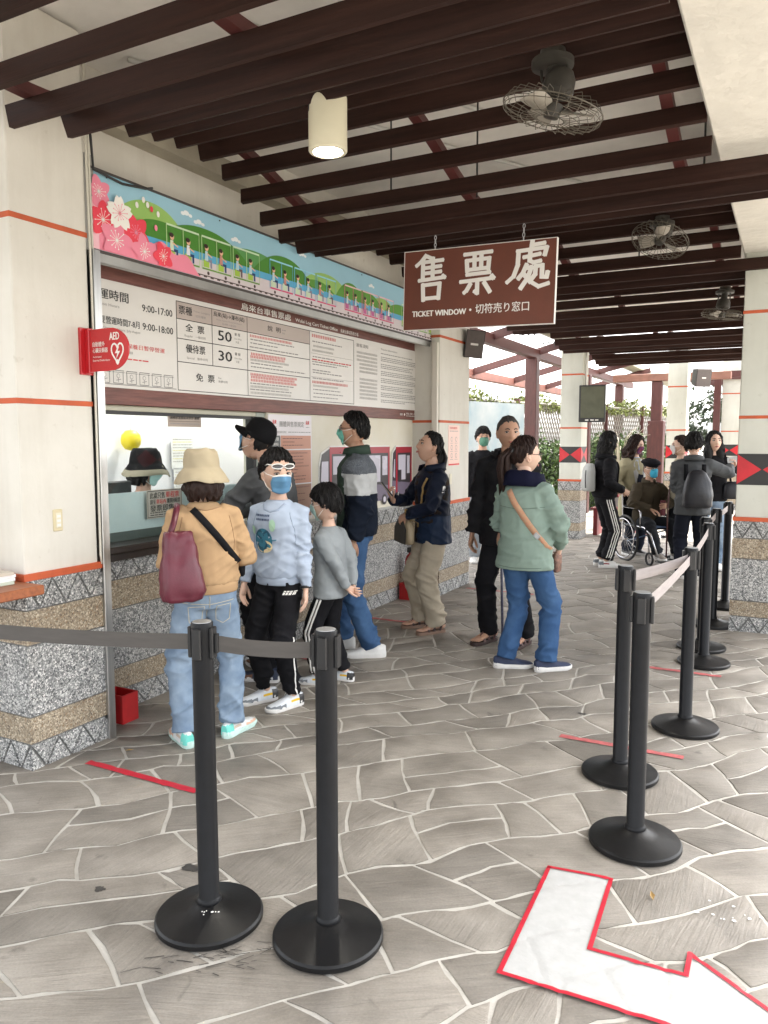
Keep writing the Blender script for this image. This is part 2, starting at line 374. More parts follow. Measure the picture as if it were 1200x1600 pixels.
mb = MB()
for i, c in enumerate(CELLS):
    if i not in near_set: stone_geo(c, mb)
mb.build('paving_stones', stone_far, floor, kind='stuff')
# floor markings: red tape strips and the white arrow with a red border
def in_poly(p, poly):
    x, y = p; r = False; n = len(poly); j = n - 1
    for i in range(n):
        xi, yi = poly[i]; xj, yj = poly[j]
        if (yi > y) != (yj > y) and x < (xj - xi) * (y - yi) / (yj - yi) + xi: r = not r
        j = i
    return r
def drape(name, poly, m, parent, lift, cell=.012):
    poly = np.array(poly); lo = poly.min(0); hi = poly.max(0)
    near = [c for c in CELLS if (c.max(0) > lo).all() and (c.min(0) < hi).all()]
    bm = bmesh.new(); fv = [bm.verts.new((x, y, 0)) for x, y in poly]; bm.faces.new(fv)
    for ax in (0, 1):
        k = int((hi[ax] - lo[ax]) / cell)
        for i in range(1, k):
            co = [0, 0, 0]; co[ax] = lo[ax] + (hi[ax] - lo[ax]) * i / k; no = [0, 0, 0]; no[ax] = 1
            bmesh.ops.bisect_plane(bm, geom=bm.verts[:] + bm.edges[:] + bm.faces[:], plane_co=co, plane_no=no)
    for v in bm.verts:
        p = (v.co.x, v.co.y); on = any(in_poly(p, c) for c in near)
        v.co.z = lift if on else lift - .0030
    me = bpy.data.meshes.new(name); bm.to_mesh(me); bm.free(); me.materials.append(m)
    me.polygons.foreach_set('use_smooth', [True] * len(me.polygons))
    return link(name, me, parent)
arrow_white = mat('arrow white paint', (.40, .40, .39), .65, .06, 22, .5, 60, col2=(.46, .46, .45), bdist=.003)
tape_red = mat('red tape', (.47, .012, .03), .5, .15, 20, .15, 80, bdist=.002); tape_worn = mat('worn red tape', (.42, .10, .10), .65, .25, 30, .2, 70, bdist=.002)
AR = [(-.737, 2.713), (-.516, 2.744), (-.495, 2.316), (-.212, 2.329), (-.213, 2.438), (.085, 2.235), (-.205, 1.93), (-.205, 2.10), (-.71, 2.081)]
arrow = thing('floor_arrow', 'large white painted arrow with red border bending to the right on the paving', 'arrow')
drape('paint', AR, arrow_white, arrow, .0042, .012)
for i in range(len(AR)):
    a = np.array(AR[i]); b = np.array(AR[(i + 1) % len(AR)]); d = (b - a) / np.linalg.norm(b - a); n_ = np.array([-d[1], d[0]])
    w = .0075; drape('border_tape', [a - n_ * w - d * w * .9, b - n_ * w + d * w * .9 * (i % 2), b + n_ * w + d * w * .9 * (i % 2), a + n_ * w - d * w * .9], tape_red, arrow, .0075 + .0004 * (i % 2), .02)
def tape(name, x0, x1, y, w, label, m):
    o = drape(name, [(x0, y - w / 2), (x1, y - w / 2 + .004), (x1, y + w / 2 + .003), (x0, y + w / 2)], m, None, .004, .03)
    o['label'] = label; o['category'] = 'floor tape'; o['group'] = 'red queue lines on the floor'
tape('floor_tape', -3.03, -2.33, 2.575, .042, 'bright red tape strip on the floor beside the stone pillar and first barrier post', tape_red)
tape('floor_tape', -1.045, -.417, 4.011, .045, 'faded red tape strip on the floor behind the two right barrier posts', tape_worn)
tape('floor_tape', -.95, -.36, 5.55, .045, 'faded red tape strip on the floor under the line of barrier posts', tape_worn)
tape('floor_tape', -3.05, -2.3, 7.65, .045, 'thin red tape strip on the floor near the far end of the ticket office', tape_worn)
tape('floor_tape', -3.2, -2.75, 4.6, .045, "red tape strip on the floor by the cap-wearing man's shoes", tape_worn)
tape('floor_tape', -3.3, -2.65, 5.95, .045, 'faded red tape strip on the floor by the sandals of the woman with the phone', tape_worn)

# ---------------------------------------------------------------- stone-clad bases
ZB = [0., .127, .261, .613, .785, .93]
def clad(parent, face, a0, a1, off, sub=None, tri=.15, zt=None):
    """panels on a vertical face. face '+x': plane x=off running along y a0..a1 ; '-y': plane y=off running along x"""
    g = .004; th = .012
    if face == '+x': O = Vector((off, 0, 0)); ux = Vector((0, 1, 0)); uz = Vector((0, 0, 1))
    else: O = Vector((0, off, 0)); ux = Vector((1, 0, 0)); uz = Vector((0, 0, 1))
    def pc(poly, m, d=0.): MB().prism(poly, O - (ux.cross(uz)) * (th - d), ux, uz, th).build('stone_panel', m, sub or parent)
    def rect(z0, z1, m):
        n = max(1, round((a1 - a0) / 1.4))
        for i in range(n):
            s0 = a0 + (a1 - a0) * i / n; s1 = a0 + (a1 - a0) * (i + 1) / n
            pc([(s0 + (g if i else 0), z0 + g), (s1 - (g if i < n - 1 else 0), z0 + g), (s1 - (g if i < n - 1 else 0), z1 - g), (s0 + (g if i else 0), z1 - g)], m, random.uniform(-.001, .001))
    rect(ZB[1], ZB[2], peb_tan); rect(ZB[2], ZB[3], peb_grey); rect(ZB[3], ZB[4], peb_tan)
    for z0, z1 in ((ZB[0], ZB[1]), (ZB[4], ZB[5])):
        n = max(2, round((a1 - a0) / tri)); w = (a1 - a0) / n; h = g * .9; bot = z0 + (g if z0 > 0 else -.004)
        for i in range(n):
            s = a0 + i * w; mid = s + w / 2
            pc([(s + h * 1.6, z1 - g), (mid, bot + .012), (s + w - h * 1.6, z1 - g)][::-1] if True else 0, peb_grey, random.uniform(-.001, .0015))
            if i < n - 1: pc([(mid + h * 1.6, bot), (mid + w - h * 1.6, bot), (mid + w / 2, z1 - .016)], peb_grey, random.uniform(-.001, .0015))
        for s0, s1, s2 in ((a0, a0 + w / 2 - h * 1.6, a0), (a1 - w / 2 + h * 1.6, a1, a1)):
            pc([(s0, bot), (s1, bot), (s2, z1 - .02)], peb_grey)
def column(name, label, x0, x1, y0, y1, top, band=False, pm=plaster, faces=('-y', '+x'), z_red=(.93, 1.771, 2.615)):
    t = thing(name, label, 'pillar')
    e = .012
    bx('plaster_shaft', (x0, y0, .9), (x1, y1, top), pm, t, .006)
    bx('mortar_core', (x0 - e + .008, y0 - e + .008, -.02), (x1 + e - .008, y1 + e - .008, .93), mortar, t)
    for fc in faces:
        if fc == '-y': clad(t, '-y', x0 - e, x1 + e - .0135, y0 - e)
        if fc == '+x': clad(t, '+x', y0 - e, y1 + e, x1 + e)
    for i, zr in enumerate(z_red):
        p = .016 if i == 0 else .003; h = .034 if i == 0 else .026
        bx('red_stripe', (x0 - p, y0 - p, zr - .004), (x1 + p, y1 + p, zr + h - .004), red_line, t, .002)
    if band:
        z0, z1 = 1.226, 1.482; p = .002
        bd = bx('painted_band', (x0 - p, y0 - p, z0), (x1 + p, y1 + p, z1), black_paint, t)
        def tris(a0, a1, O, ux):
            n = max(1, round((a1 - a0) / .36)); w = (a1 - a0) / n; uz = Vector((0, 0, 1)); zm = (z0 + z1) / 2
            for i in range(n):
                s = a0 + i * w
                for poly in ([(s + .002, z0 + .006), (s + w / 2 - .006, zm), (s + .002, z1 - .006)], [(s + w - .002, z0 + .006), (s + w - .002, z1 - .006), (s + w / 2 + .006, zm)]):
                    MB().prism(poly, O, ux, uz, .0015).build('red_triangle', red_paint, bd)
        tris(x0, x1, Vector((0, y0 - p, 0)), Vector((1, 0, 0)))
        tris(y0, y1, Vector((x1 + p, 0, 0)), Vector((0, 1, 0)))
    return t
colL = column('pillar', 'white plastered pillar with speckled stone base beside the ticket window', -3.75, -3.197, 2.392, 2.83, 3.6)
column('pillar', 'white plastered pillar at the far end of the ticket office, speaker above', -3.52, -3.15, 7.14, 7.94, 3.6)
column('pillar', 'pillar with red and black triangle band at the right edge of the picture', -.400, .35, 6.99, 7.55, 3.6, True, plaster_grey)
column('pillar', 'pillar with red triangle band behind the girl with the backpack, screen mounted on it', -3.32, -2.98, 12.32, 12.72, 3.6, True, plaster_grey)
column('pillar', 'far pillar with red triangle band behind the person in the light jacket', -2.22, -1.86, 16.1, 16.5, 3.5, True, plaster_grey)
column('pillar', 'farthest pillar with red triangle band beside the dark red door post', -1.46, -1.08, 19.1, 19.5, 3.6, True, plaster_grey)

# ---------------------------------------------------------------- ticket office
off = thing('ticket_office', 'long white ticket office wall with speckled stone counter base and service window', 'building')
XW = -3.45
base = bx('counter_base', (XW - .3, 2.83, -.02), (XW - .006, 7.6, .93), mortar, off)
clad(off, '+x', 2.90, 7.14, XW, base, .19)
bx('lower_wall', (XW - .22, 4.66, .93), (XW, 7.6, 1.80), mat('cream wall', (.70, .66, .53), .75, .10, 3, .2, 20, col2=(.76, .73, .64), bdist=.003), off)
bx('ledge', (XW - .2, 4.66, .925), (XW + .012, 7.14, .95), mat('ledge stone', (.45, .45, .43), .7, .1, 10), off, .004)
bx('upper_wall', (XW - .25, 2.83, 1.80), (XW - .02, 7.6, 3.62), plaster, off)
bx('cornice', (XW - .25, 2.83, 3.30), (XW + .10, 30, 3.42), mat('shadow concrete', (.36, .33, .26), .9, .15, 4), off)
bx('return_wall', (-9, 2.0, -.02), (-3.75, 2.40, 3.6), plaster, off)
# room behind the window
room = mat('room white', (.82, .82, .84), .7, .03, 2)
bx('room_wall', (-6.1, 2.6, 0), (-6.0, 7.6, 3.3), room, off); bx('room_wall', (-6.0, 2.6, 0), (-3.8, 2.7, 3.3), room, off); bx('room_wall', (-6.0, 7.3, 0), (-3.75, 7.4, 3.3), room, off)
bx('room_floor', (-6.0, 2.7, -.02), (-3.76, 7.3, .02), mat('room floor', (.4, .4, .4), .6), off)
bx('white_cabinet', (-4.42, 3.3, 0), (-4.34, 6.4, 2.5), mat('white board', (.76, .76, .80), .45, .02, 3), off, .004)
# service counter
dwood = mat('dark counter wood', (.028, .018, .013), .35, .3, 6, stretch=(1, 8, 8))
bx('counter_top', (XW - .32, 2.90, .945), (XW + .06, 4.655, .985), dwood, off, .008)
bx('counter_apron', (XW - .02, 2.90, .90), (XW + .035, 4.655, .943), dwood, off, .004)
# window frame and glass
win = bx('window_frame', (XW - .09, 2.95, 1.765), (XW - .02, 4.60, 1.797), mat('beige frame', (.55, .53, .42), .5), off, .003)
bx('frame_rail', (XW - .09, 2.95, 1.745), (XW - .03, 4.56, 1.765), black_metal, win)
bx('frame_post', (XW - .09, 4.52, .985), (XW - .02, 4.555, 1.765), black_metal, win, .003); bx('frame_post', (XW - .09, 4.555, .985), (XW - .015, 4.66, 1.797), mat('grey green frame', (.36, .39, .34), .5), win, .003)
def glass_mat(name, tint, refl, rough=.02):
    m = bpy.data.materials.new(name); m.use_nodes = True; N = m.node_tree.nodes; L = m.node_tree.links
    N.remove(N['Principled BSDF']); t = N.new('ShaderNodeBsdfTransparent'); t.inputs[0].default_value = (*tint, 1)
    g = N.new('ShaderNodeBsdfGlossy'); g.inputs['Roughness'].default_value = rough; fr = N.new('ShaderNodeFresnel'); ge = N.new('ShaderNodeNewGeometry'); mr = N.new('ShaderNodeMapRange'); mr.inputs[3].default_value = refl; mr.inputs[4].default_value = 1 / refl
    L.new(ge.outputs['Backfacing'], mr.inputs[0]); L.new(mr.outputs[0], fr.inputs[0])
    mx = N.new('ShaderNodeMixShader'); L.new(fr.outputs[0], mx.inputs[0]); L.new(t.outputs[0], mx.inputs[1]); L.new(g.outputs[0], mx.inputs[2]); L.new(mx.outputs[0], N['Material Output'].inputs[0])
    return m
glass = glass_mat('window glass', (.93, .96, .95), 1.33)
bx('pane', (XW - .066, 2.96, .99), (XW - .060, 4.52, 1.745), glass, win)
frost = mat('frosted film', (.64, .74, .76), .35, .05, 3)
bx('frosted_screen', (XW - .145, 2.96, 1.04), (XW - .137, 4.50, 1.275), frost, off)
bx('screen_edge', (XW - .150, 2.96, .986), (XW - .13, 4.50, 1.038), mat('screen rail', (.10, .12, .11), .4), off)
# steel guide of the roller shutter and grey shutter box
bx('shutter_guide', (-3.235, 2.842, -.01), (-3.168, 2.890, 2.56), steel, off, .003)
bx('guide_back', (-3.44, 2.845, -.01), (-3.245, 2.93, 3.05), mat('grey guide', (.33, .33, .31), .5), off)
for dy in (.0, .016): MB().tube([(-3.185, 2.836 + dy * .3, 3.5), (-3.18, 2.83 + dy, 3.0), (-3.178, 2.834 + dy, 2.4), (-3.178, 2.832 + dy, 1.0), (-3.18, 2.84 + dy, .95)], .006, 6).build('cable', mat('cable white', (.62, .60, .52), .5), off, True)
MB().tube([(-3.2, 2.84, 3.3), (-3.19, 2.87, 3.12), (-3.21, 2.90, 2.97), (-3.22, 3.1, 2.955), (-3.2, 3.25, 2.968), (-3.2, 3.3, 2.985)], .007, 6).build('cable', black_metal, off, True)
bx('shutter_box', (XW + .03, 2.93, 2.56), (-3.292, 7.60, 2.584), alu, off, .004); bx('shutter_lip', (-3.29, 2.92, 2.522), (-3.256, 7.6, 2.583), alu, off, .004)
bx('shutter_slot', (XW - .01, 7.585, 1.0), (XW + .06, 7.60, 2.55), black_metal, off)
bx('guide_rail', (-3.22, 7.10, .94), (-3.16, 7.138, 2.56), mat('cream rail', (.72, .68, .6), .5), off, .004)

# ---------------------------------------------------------------- roof: ceiling slab, beam, wavy slats
bx('ceiling', (-3.72, -1.2, 3.62), (1.3, 14.9, 3.80), concrete, kind='structure')
roof = thing('slatted_canopy', 'wavy canopy of dark brown wooden slats under the concrete ceiling', 'canopy')
bm_ = bx('concrete_beam', (-.418, -1.2, 3.09), (.35, 14.9, 3.64), rough_plaster, roof, .01)
def zs(y): return 3.052 + .12 * cos(2 * pi * (y - 3.5) / 2.45)
def slope(y): return -.12 * 2 * pi / 2.45 * sin(2 * pi * (y - 3.5) / 2.45)
LE = {9: -2.853, 10: -2.93, 11: -3.007, 12: -3.058, 13: -3.104, 14: -3.161, 15: -3.197, 16: -3.219, 17: -3.237, 18: -3.243}
for n in range(-24, 58):
    y = 2.79 + .245 * (n - 9)
    if y > 14.75 or y < -1: continue
    z0 = zs(y); x0 = LE.get(n, -3.25 if n > 18 else (-2.98 if n == 8 else (-3.05 if n == 7 else -4.2)))
    x1 = 1.2 if z0 < 2.975 else -.421
    a = math.atan(slope(y)); hgt = .094; th = .026
    up = Vector((0, -sin(a), cos(a))); fy = Vector((0, cos(a), sin(a)))
    o = Vector((0, y, z0)); v = []
    for sx in (x0, x1):
        for p, q in ((-th / 2, 0), (th / 2, 0), (th / 2, hgt), (-th / 2, hgt)): v.append(Vector((sx, 0, 0)) + o + fy * p + up * q)
    v[0].x += .02; v[1].x += .02
    MB().add(v, [(0, 1, 2, 3)[::-1], (4, 5, 6, 7), (0, 1, 5, 4), (1, 2, 6, 5), (2, 3, 7, 6), (3, 0, 4, 7)]).build('slat', slat_brown, roof)
for rx in (-2.9, -1.80, -.60):
    v = []; f = []; ysr = np.arange(-1, 14.8, .08)
    for i, y in enumerate(ysr):
        zt = zs(y) + .097
        for dx, dz in ((-.028, 0), (.028, 0), (.028, .05), (-.028, .05)): v.append((rx + dx, y, zt + dz))
        if i:
            b = (i - 1) * 4
            for k in range(4): q = (k + 1) % 4; f.append((b + k, b + q, b + 4 + q, b + 4 + k))
    MB().add(v, f).build('curved_rib', rib_red, roof)
for hx, hy in ((-1.62, 3.6), (-1.75, 4.5), (-2.28, 4.4), (-2.35, 3.55), (-.52, 4.9), (-2.3, 6.6), (-1.2, 6.8)):
    MB().tube([(hx, hy, 3.63), (hx, hy, zs(hy) + .1)], .006, 6).build('hanger_rod', black_metal, roof)
for i, (p0, p1) in enumerate((((-3.2, 3.15, 3.6), (-1.2, 6.9, 3.6)), ((-2.9, 2.1, 3.6), (-1.7, 4.8, 3.6)))):
    MB().tube([p0, p1], .014, 8).build('conduit', mat('conduit white', (.6, .6, .57), .5), roof, True)
for k in range(4):
    MB().tube([(-3.7 + .02 * k, 1.9 + .06 * k, 3.55), (-3.4 + .03 * k, 2.05, 3.45 - .02 * k), (-3.3, 2.6 + .02 * k, 3.4), (-3.2, 2.84, 3.45)], .007, 6).build('cable', MATS['cable white'], roof, True)
# ---------------------------------------------------------------- printed panels
class Print:
    """flat print on a plane: every shape sits a hair above the one before"""
    def __init__(s, o, ux, uy, step=.0005): s.o = Vector(o); s.ux = Vector(ux); s.uy = Vector(uy); s.n = s.ux.cross(s.uy).normalized(); s.mb = MB(); s.mats = []; s.k = 0; s.step = step
    def mi(s, m):
        if m not in s.mats: s.mats.append(m)
        return s.mats.index(m)
    def org(s, lay):
        s.k += 1
        return s.o + s.n * (s.step * (lay + 1) + 1.5e-5 * (s.k % 40))
    def poly(s, pts, m, lay):
        if len(pts) > 12:   # fan for smooth convex-ish blobs
            c = (sum(p[0] for p in pts) / len(pts), sum(p[1] for p in pts) / len(pts)); P = [c] + list(pts); n = len(pts)
            s.mb.add([s.org(lay) + s.ux * a + s.uy * b for a, b in P], [(0, i + 1, (i + 1) % n + 1) for i in range(n)], s.mi(m))
        else: s.mb.poly(pts, s.org(lay), s.ux, s.uy, s.mi(m))
    def rect(s, x0, y0, x1, y1, m, lay): s.poly([(x0, y0), (x1, y0), (x1, y1), (x0, y1)], m, lay)
    def circ(s, x, y, r, m, lay, ry=None, n=14): s.poly([(x + r * cos(2 * pi * i / n), y + (ry or r) * sin(2 * pi * i / n)) for i in range(n)], m, lay)
    def line(s, x0, y0, x1, y1, w, m, lay):
        d = math.hypot(x1 - x0, y1 - y0); nx, ny = -(y1 - y0) / d * w / 2, (x1 - x0) / d * w / 2
        s.poly([(x0 - nx, y0 - ny), (x1 - nx, y1 - ny), (x1 + nx, y1 + ny), (x0 + nx, y0 + ny)], m, lay)
    def under(s, fn, x0, x1, y0, m, lay, n=40):
        for i in range(n):
            a = x0 + (x1 - x0) * i / n; b = x0 + (x1 - x0) * (i + 1) / n
            fa, fb = fn(a), fn(b)
            if fa <= y0 and fb <= y0: continue
            s.mb.poly([(a, y0), (b, y0), (b, max(fb, y0 + 1e-4)), (a, max(fa, y0 + 1e-4))], s.org(lay), s.ux, s.uy, s.mi(m))
    def text(s, body, x, y, size, m, lay, bold=0., align='LEFT', width=None, spacing=1.):
        for k in ((-1, 0, 1) if bold else (0,)): put_text(s.mb, body, s.org(lay) + s.ux * (x + k * bold) + s.uy * (y + (bold * .7 if k == 0 else 0)), s.ux, s.uy, size, s.mi(m), 0, align, width, spacing)
    def scribble(s, x0, x1, y, h, m, lay, rng, cjk=False):
        """a line of print too small to read"""
        x = x0
        while x < x1:
            w = h * (1.0 if cjk else rng.uniform(1.2, 4.2)); w = min(w, x1 - x)
            if w > h * .3:
                if cjk:
                    for q in range(3): s.rect(x + w * .08, y - h / 2 + h * q * .36, x + w * .86, y - h / 2 + h * q * .36 + h * .16, m, lay)
                    s.rect(x + w * .38, y - h / 2, x + w * .55, y + h / 2, m, lay)
                else: s.rect(x, y - h * .28, x + w, y + h * .22, m, lay)
            x += w + h * (.12 if cjk else .5)
    def build(s, name, parent): return s.mb.build(name, s.mats, parent)
Y1 = (0, 1, 0); Z1 = (0, 0, 1); X1 = (1, 0, 0)
def pm(name, hexc, r=.45): return mat('print ' + name, hexc, r, .03, 4)
# ----- price board
bxp = XW + .022
board = thing('price_board', 'long wood-framed price board with opening hours and ticket prices above the window', 'notice board', (0, 0, 0))
wood_frame = mat('red brown wood grain', (.17, .065, .052), .5, .35, 9, .15, 30, stretch=(3, .6, 9), bdist=.002)
bx('wood_panel', (XW - .01, 2.925, 1.797), (bxp, 7.572, 2.60), wood_frame, board, .004)
bx('white_panel', (bxp - .004, 2.93, 1.893), (bxp + .004, 7.32, 2.487), mat('board white', (.74, .72, .68), .4, .03, 2), board)
P = Print((bxp + .004, 0, 0), Y1, Z1); rg = np.random.default_rng(3)
hd = pm('beige header', 'b9aca4')
K = black_print; G = grey_print; R_ = red_print
P.text('營運時間', 3.022, 2.402, .062, K, 2, .0012, width=.293); P.text('Operation Hours', 3.022, 2.350, .024, G, 2, width=.223); P.text('営業時間', 3.022, 2.325, .024, G, 2)
P.text('9:00-17:00', 3.42, 2.369, .058, K, 2, .0008, width=.25)
P.text('今夏營運時間7-8月', 3.06, 2.262, .046, K, 2, .0006, width=.335); P.text('9:00-18:00', 3.42, 2.262, .058, K, 2, .0008, width=.253)
P.text('Summer Operation Hours  July-August', 3.04, 2.222, .020, G, 2, width=.36)
P.text('※如遇臨時保養日暫停營運', 3.09, 2.134, .030, R_, 2, width=.507); P.scribble(3.12, 3.34, 2.10, .014, G, 2, rg, True); P.scribble(3.10, 3.46, 2.062, .014, R_, 2, rg)
for i in range(6):      # row of outlined hint icons
    x = 3.085 + i * .1; z = 1.955
    P.line(x, z - .036, x + .07, z - .036, .003, K, 2); P.line(x, z + .036, x + .08, z + .036, .003, K, 2); P.line(x, z - .036, x, z + .036, .003, K, 2); P.line(x + .072, z - .036, x + .072, z + .03, .003, K, 2)
    P.circ(x + .036, z + .006, .013, G, 2); P.circ(x + .036, z + .006, .010, MATS['board white'], 3); P.line(x + .02, z - .02, x + .055, z - .012, .004, G, 3); P.line(x + .036, z - .005, x + .036, z - .03, .004, G, 3); P.line(x - .008, z + .026, x + .085, z + .026, .002, K, 2)
P.line(3.07, 1.912, 3.69, 1.912, .003, K, 2)
P.rect(3.704, 2.350, 5.204, 2.456, hd, 1)
L = lambda x0, y0, x1, y1: P.line(x0, y0, x1, y1, .0045, K, 2)
for y in (2.456, 1.908): L(3.704, y, 5.9, y)
L(3.704, 2.350, 5.204, 2.350); L(3.704, 2.229, 5.204, 2.229); L(3.704, 2.085, 5.204, 2.085)
for x, a in ((3.706, 1.908), (4.038, 2.085), (4.410, 1.908), (5.204, 1.908), (5.898, 1.908)): L(x, a, x, 2.456)
P.text('票種', 3.727, 2.403, .058, K, 3, .001, width=.12); P.text('Ticket Category', 3.86, 2.415, .018, G, 3, width=.16); P.text('切符種類', 3.88, 2.385, .018, G, 3, width=.1)
P.text('烏來(站)→瀑布(站)', 4.055, 2.425, .034, K, 3, .0006, width=.325); P.text('Wulai Station-Waterfall Station', 4.08, 2.393, .014, G, 3, width=.27); P.text('烏来駅→瀑布駅', 4.14, 2.37, .015, G, 3, width=.15)
P.text('說  明', 4.65, 2.405, .042, K, 3, .0006, width=.16); P.scribble(4.83, 4.88, 2.415, .012, G, 3, rg); P.scribble(4.83, 4.87, 2.392, .012, G, 3, rg, True)
P.text('全  票', 3.785, 2.300, .052, K, 3, .001, width=.175); P.text('Regular   一般切符', 3.775, 2.252, .018, G, 3, width=.2)
P.text('優待票', 3.785, 2.170, .056, K, 3, .001, width=.18); P.text('Special   優待切符', 3.79, 2.115, .018, G, 3, width=.2)
P.text('免  票', 3.872, 1.994, .054, K, 3, .001, width=.18); P.text('Free', 4.09, 2.008, .018, G, 3); P.text('免費切符', 4.09, 1.984, .017, G, 3, width=.1)
P.text('50', 4.097, 2.288, .094, K, 3, .002, width=.14); P.text('30', 4.098, 2.155, .094, K, 3, .002, width=.14)
for z in (2.288, 2.155): P.text('單 程', 4.27, z + .028, .022, K, 3, width=.06); P.text('One Way', 4.265, z, .016, G, 3, width=.08); P.text('片道', 4.28, z - .024, .018, G, 3)
for x0, x1, zz in ((4.43, 5.16, [(2.33, 1), (2.305, 0), (2.28, 0), (2.252, 0)]), (4.43, 5.16, [(2.205, 1), (2.185, 1), (2.163, 0), (2.14, 0), (2.115, 0)]), (4.43, 5.16, [(2.062, 1), (2.042, 1), (2.02, 1), (1.998, 0), (1.976, 0), (1.955, 0), (1.932, 0)]),
                   (5.235, 5.85, [(2.38, 0), (2.345, 0), (2.31, 0), (2.26, 0), (2.22, 0), (2.20, 0), (2.155, 0), (2.135, 0), (2.09, 0), (2.03, 0), (2.0, 0), (1.97, 0), (1.94, 0)])):
    for z, r in zz:
        xe = x0 + (x1 - x0) * rg.uniform(.45, .98); P.scribble(x0 + rg.uniform(0, .02), xe, z, .017 if r else .015, R_ if r else G, 3, rg, bool(r) or rg.random() < .35)
P.scribble(5.235, 5.6, 2.425, .024, R_, 3, rg, True); P.scribble(5.235, 5.85, 2.238, .018, R_, 3, rg); P.scribble(5.235, 5.8, 2.06, .02, R_, 3, rg, True)
for z in (2.285, 2.275): P.line(5.22, 2.285, 5.88, 2.285, .002, G, 3)
P.line(5.22, 2.10, 5.88, 2.10, .002, G, 3)
P.text('旅客須知', 5.946, 2.423, .034, G, 3, .0006, width=.21); P.text('Tourist Information', 6.40, 2.433, .024, G, 3, width=.335)
for i in range(14):
    z = 2.365 - i * .033
    if i % 7 != 6: P.scribble(5.95 if i < 3 else 6.0, 6.33, z, .019, G, 3, rg, True)
    P.scribble(6.40, 7.27 - rg.uniform(0, .25), z + .03, .014, G, 3, rg)
    if i % 2: P.scribble(6.40, 7.25 - rg.uniform(0, .5), z + .013, .014, G, 3, rg)
P.o = Vector((bxp, 0, 0))
wt = mat('sign white', (.82, .80, .76), .5)
P.text('烏來台車售票處', 4.349, 2.516, .052, wt, 9, .0012, width=.60); P.text('Wulai Log Cart Ticket Office', 5.01, 2.514, .036, wt, 9, .001, width=.62); P.text('烏來台車切符売り場', 5.68, 2.512, .034, wt, 9, .0006, width=.30)
P.circ(6.9, 1.845, .013, wt, 9); P.text('烏來台車', 6.93, 1.853, .022, wt, 9, width=.33); P.scribble(6.94, 7.26, 1.833, .011, wt, 9, rg); P.scribble(6.80, 6.86, 1.845, .02, wt, 9, rg, True)
P.build('printed_text', board)
# ----- long banner
banner = thing('banner', 'long illustrated banner with pink blossoms and cartoon log train above the price board', 'banner')
XB = -3.25
bx('light_box', (XW - .03, 2.905, 2.585), (XB, 7.96, 2.985), mat('banner box grey', (.45, .45, .46), .5), banner, .003)
fr = mat('banner frame dark', (.07, .06, .055), .5)
bx('frame_strip', (XB - .02, 2.893, 2.986), (XB + .008, 7.97, 2.997), fr, banner); bx('frame_strip', (XB - .02, 2.893, 2.572), (XB + .008, 7.97, 2.584), fr, banner); bx('frame_strip', (XB - .02, 2.890, 2.572), (XB + .009, 2.904, 2.997), alu, banner)
B = Print((XB + .001, 0, 0), Y1, Z1, .0006)
z0, z1 = 2.586, 2.985
sk = pm('sky', '9cc9dc'); B.rect(2.906, z0, 7.955, z1, sk, 0)
hl = pm('hill light', '9bc56c'); hm = pm('hill mid', '5f9a3c'); hdk = pm('hill dark', '4d8a34'); hteal = pm('hill teal', '5f9d5a')
def bump(c, w, h, b=2.70): return lambda x: b + h * max(0, 1 - abs((x - c) / w) ** 2.2)
for c, w, h, m, l in ((3.33, .36, .225, hl, 1), (3.42, .34, .14, hdk, 2), (3.78, .50, .185, hdk, 2), (4.28, .48, .155, hteal, 2), (4.62, .40, .185, hdk, 3), (5.18, .42, .17, hl, 2), (5.05, .3, .10, hm, 3), (5.55, .26, .165, hm, 3), (5.80, .35, .145, hm, 2), (6.1, .3, .13, hl, 2), (6.45, .35, .125, hm, 3), (7.0, .5, .18, hl, 2), (7.5, .45, .15, hdk, 3)):
    B.under(bump(c, w, h), max(2.91, c - w), min(7.95, c + w), 2.69, m, l, 26)
wa = pm('water', '5fb0d8'); B.rect(2.906, 2.66, 7.955, 2.735, wa, 4)
gr = pm('pale ground', 'd8cfd3'); B.rect(2.906, z0, 7.955, 2.690, gr, 5)
cl = pm('cloud', 'eef4f6')
for x, y in ((3.62, 2.93), (3.73, 2.905), (4.08, 2.88), (4.85, 2.945), (5.9, 2.90), (6.9, 2.93)):
    for dx, dy, r in ((-.03, 0, .018), (0, .008, .024), (.035, 0, .016)): B.circ(x + dx, y + dy, r, cl, 4, r * .6)
tk = pm('track', '4b3a38')
B.rect(3.70, 2.601, 7.95, 2.607, tk, 6)
x = 3.70
while x < 7.9: B.rect(x, 2.594, x + .03, 2.607, tk, 6); x += .062
skin_p = pm('skin', 'e7b998'); hair_p = pm('hair', '3b2a26'); shirt_p = [pm('shirt a', 'e9eef0'), pm('shirt b', 'c98f86'), pm('shirt c', 'b9d8e2'), pm('shirt d', 'd6e2c8')]; trou = [pm('trouser a', '2c4a78'), pm('trouser b', '6d5a5c'), pm('trouser c', '8d8ea0')]
pr = random.Random(4)
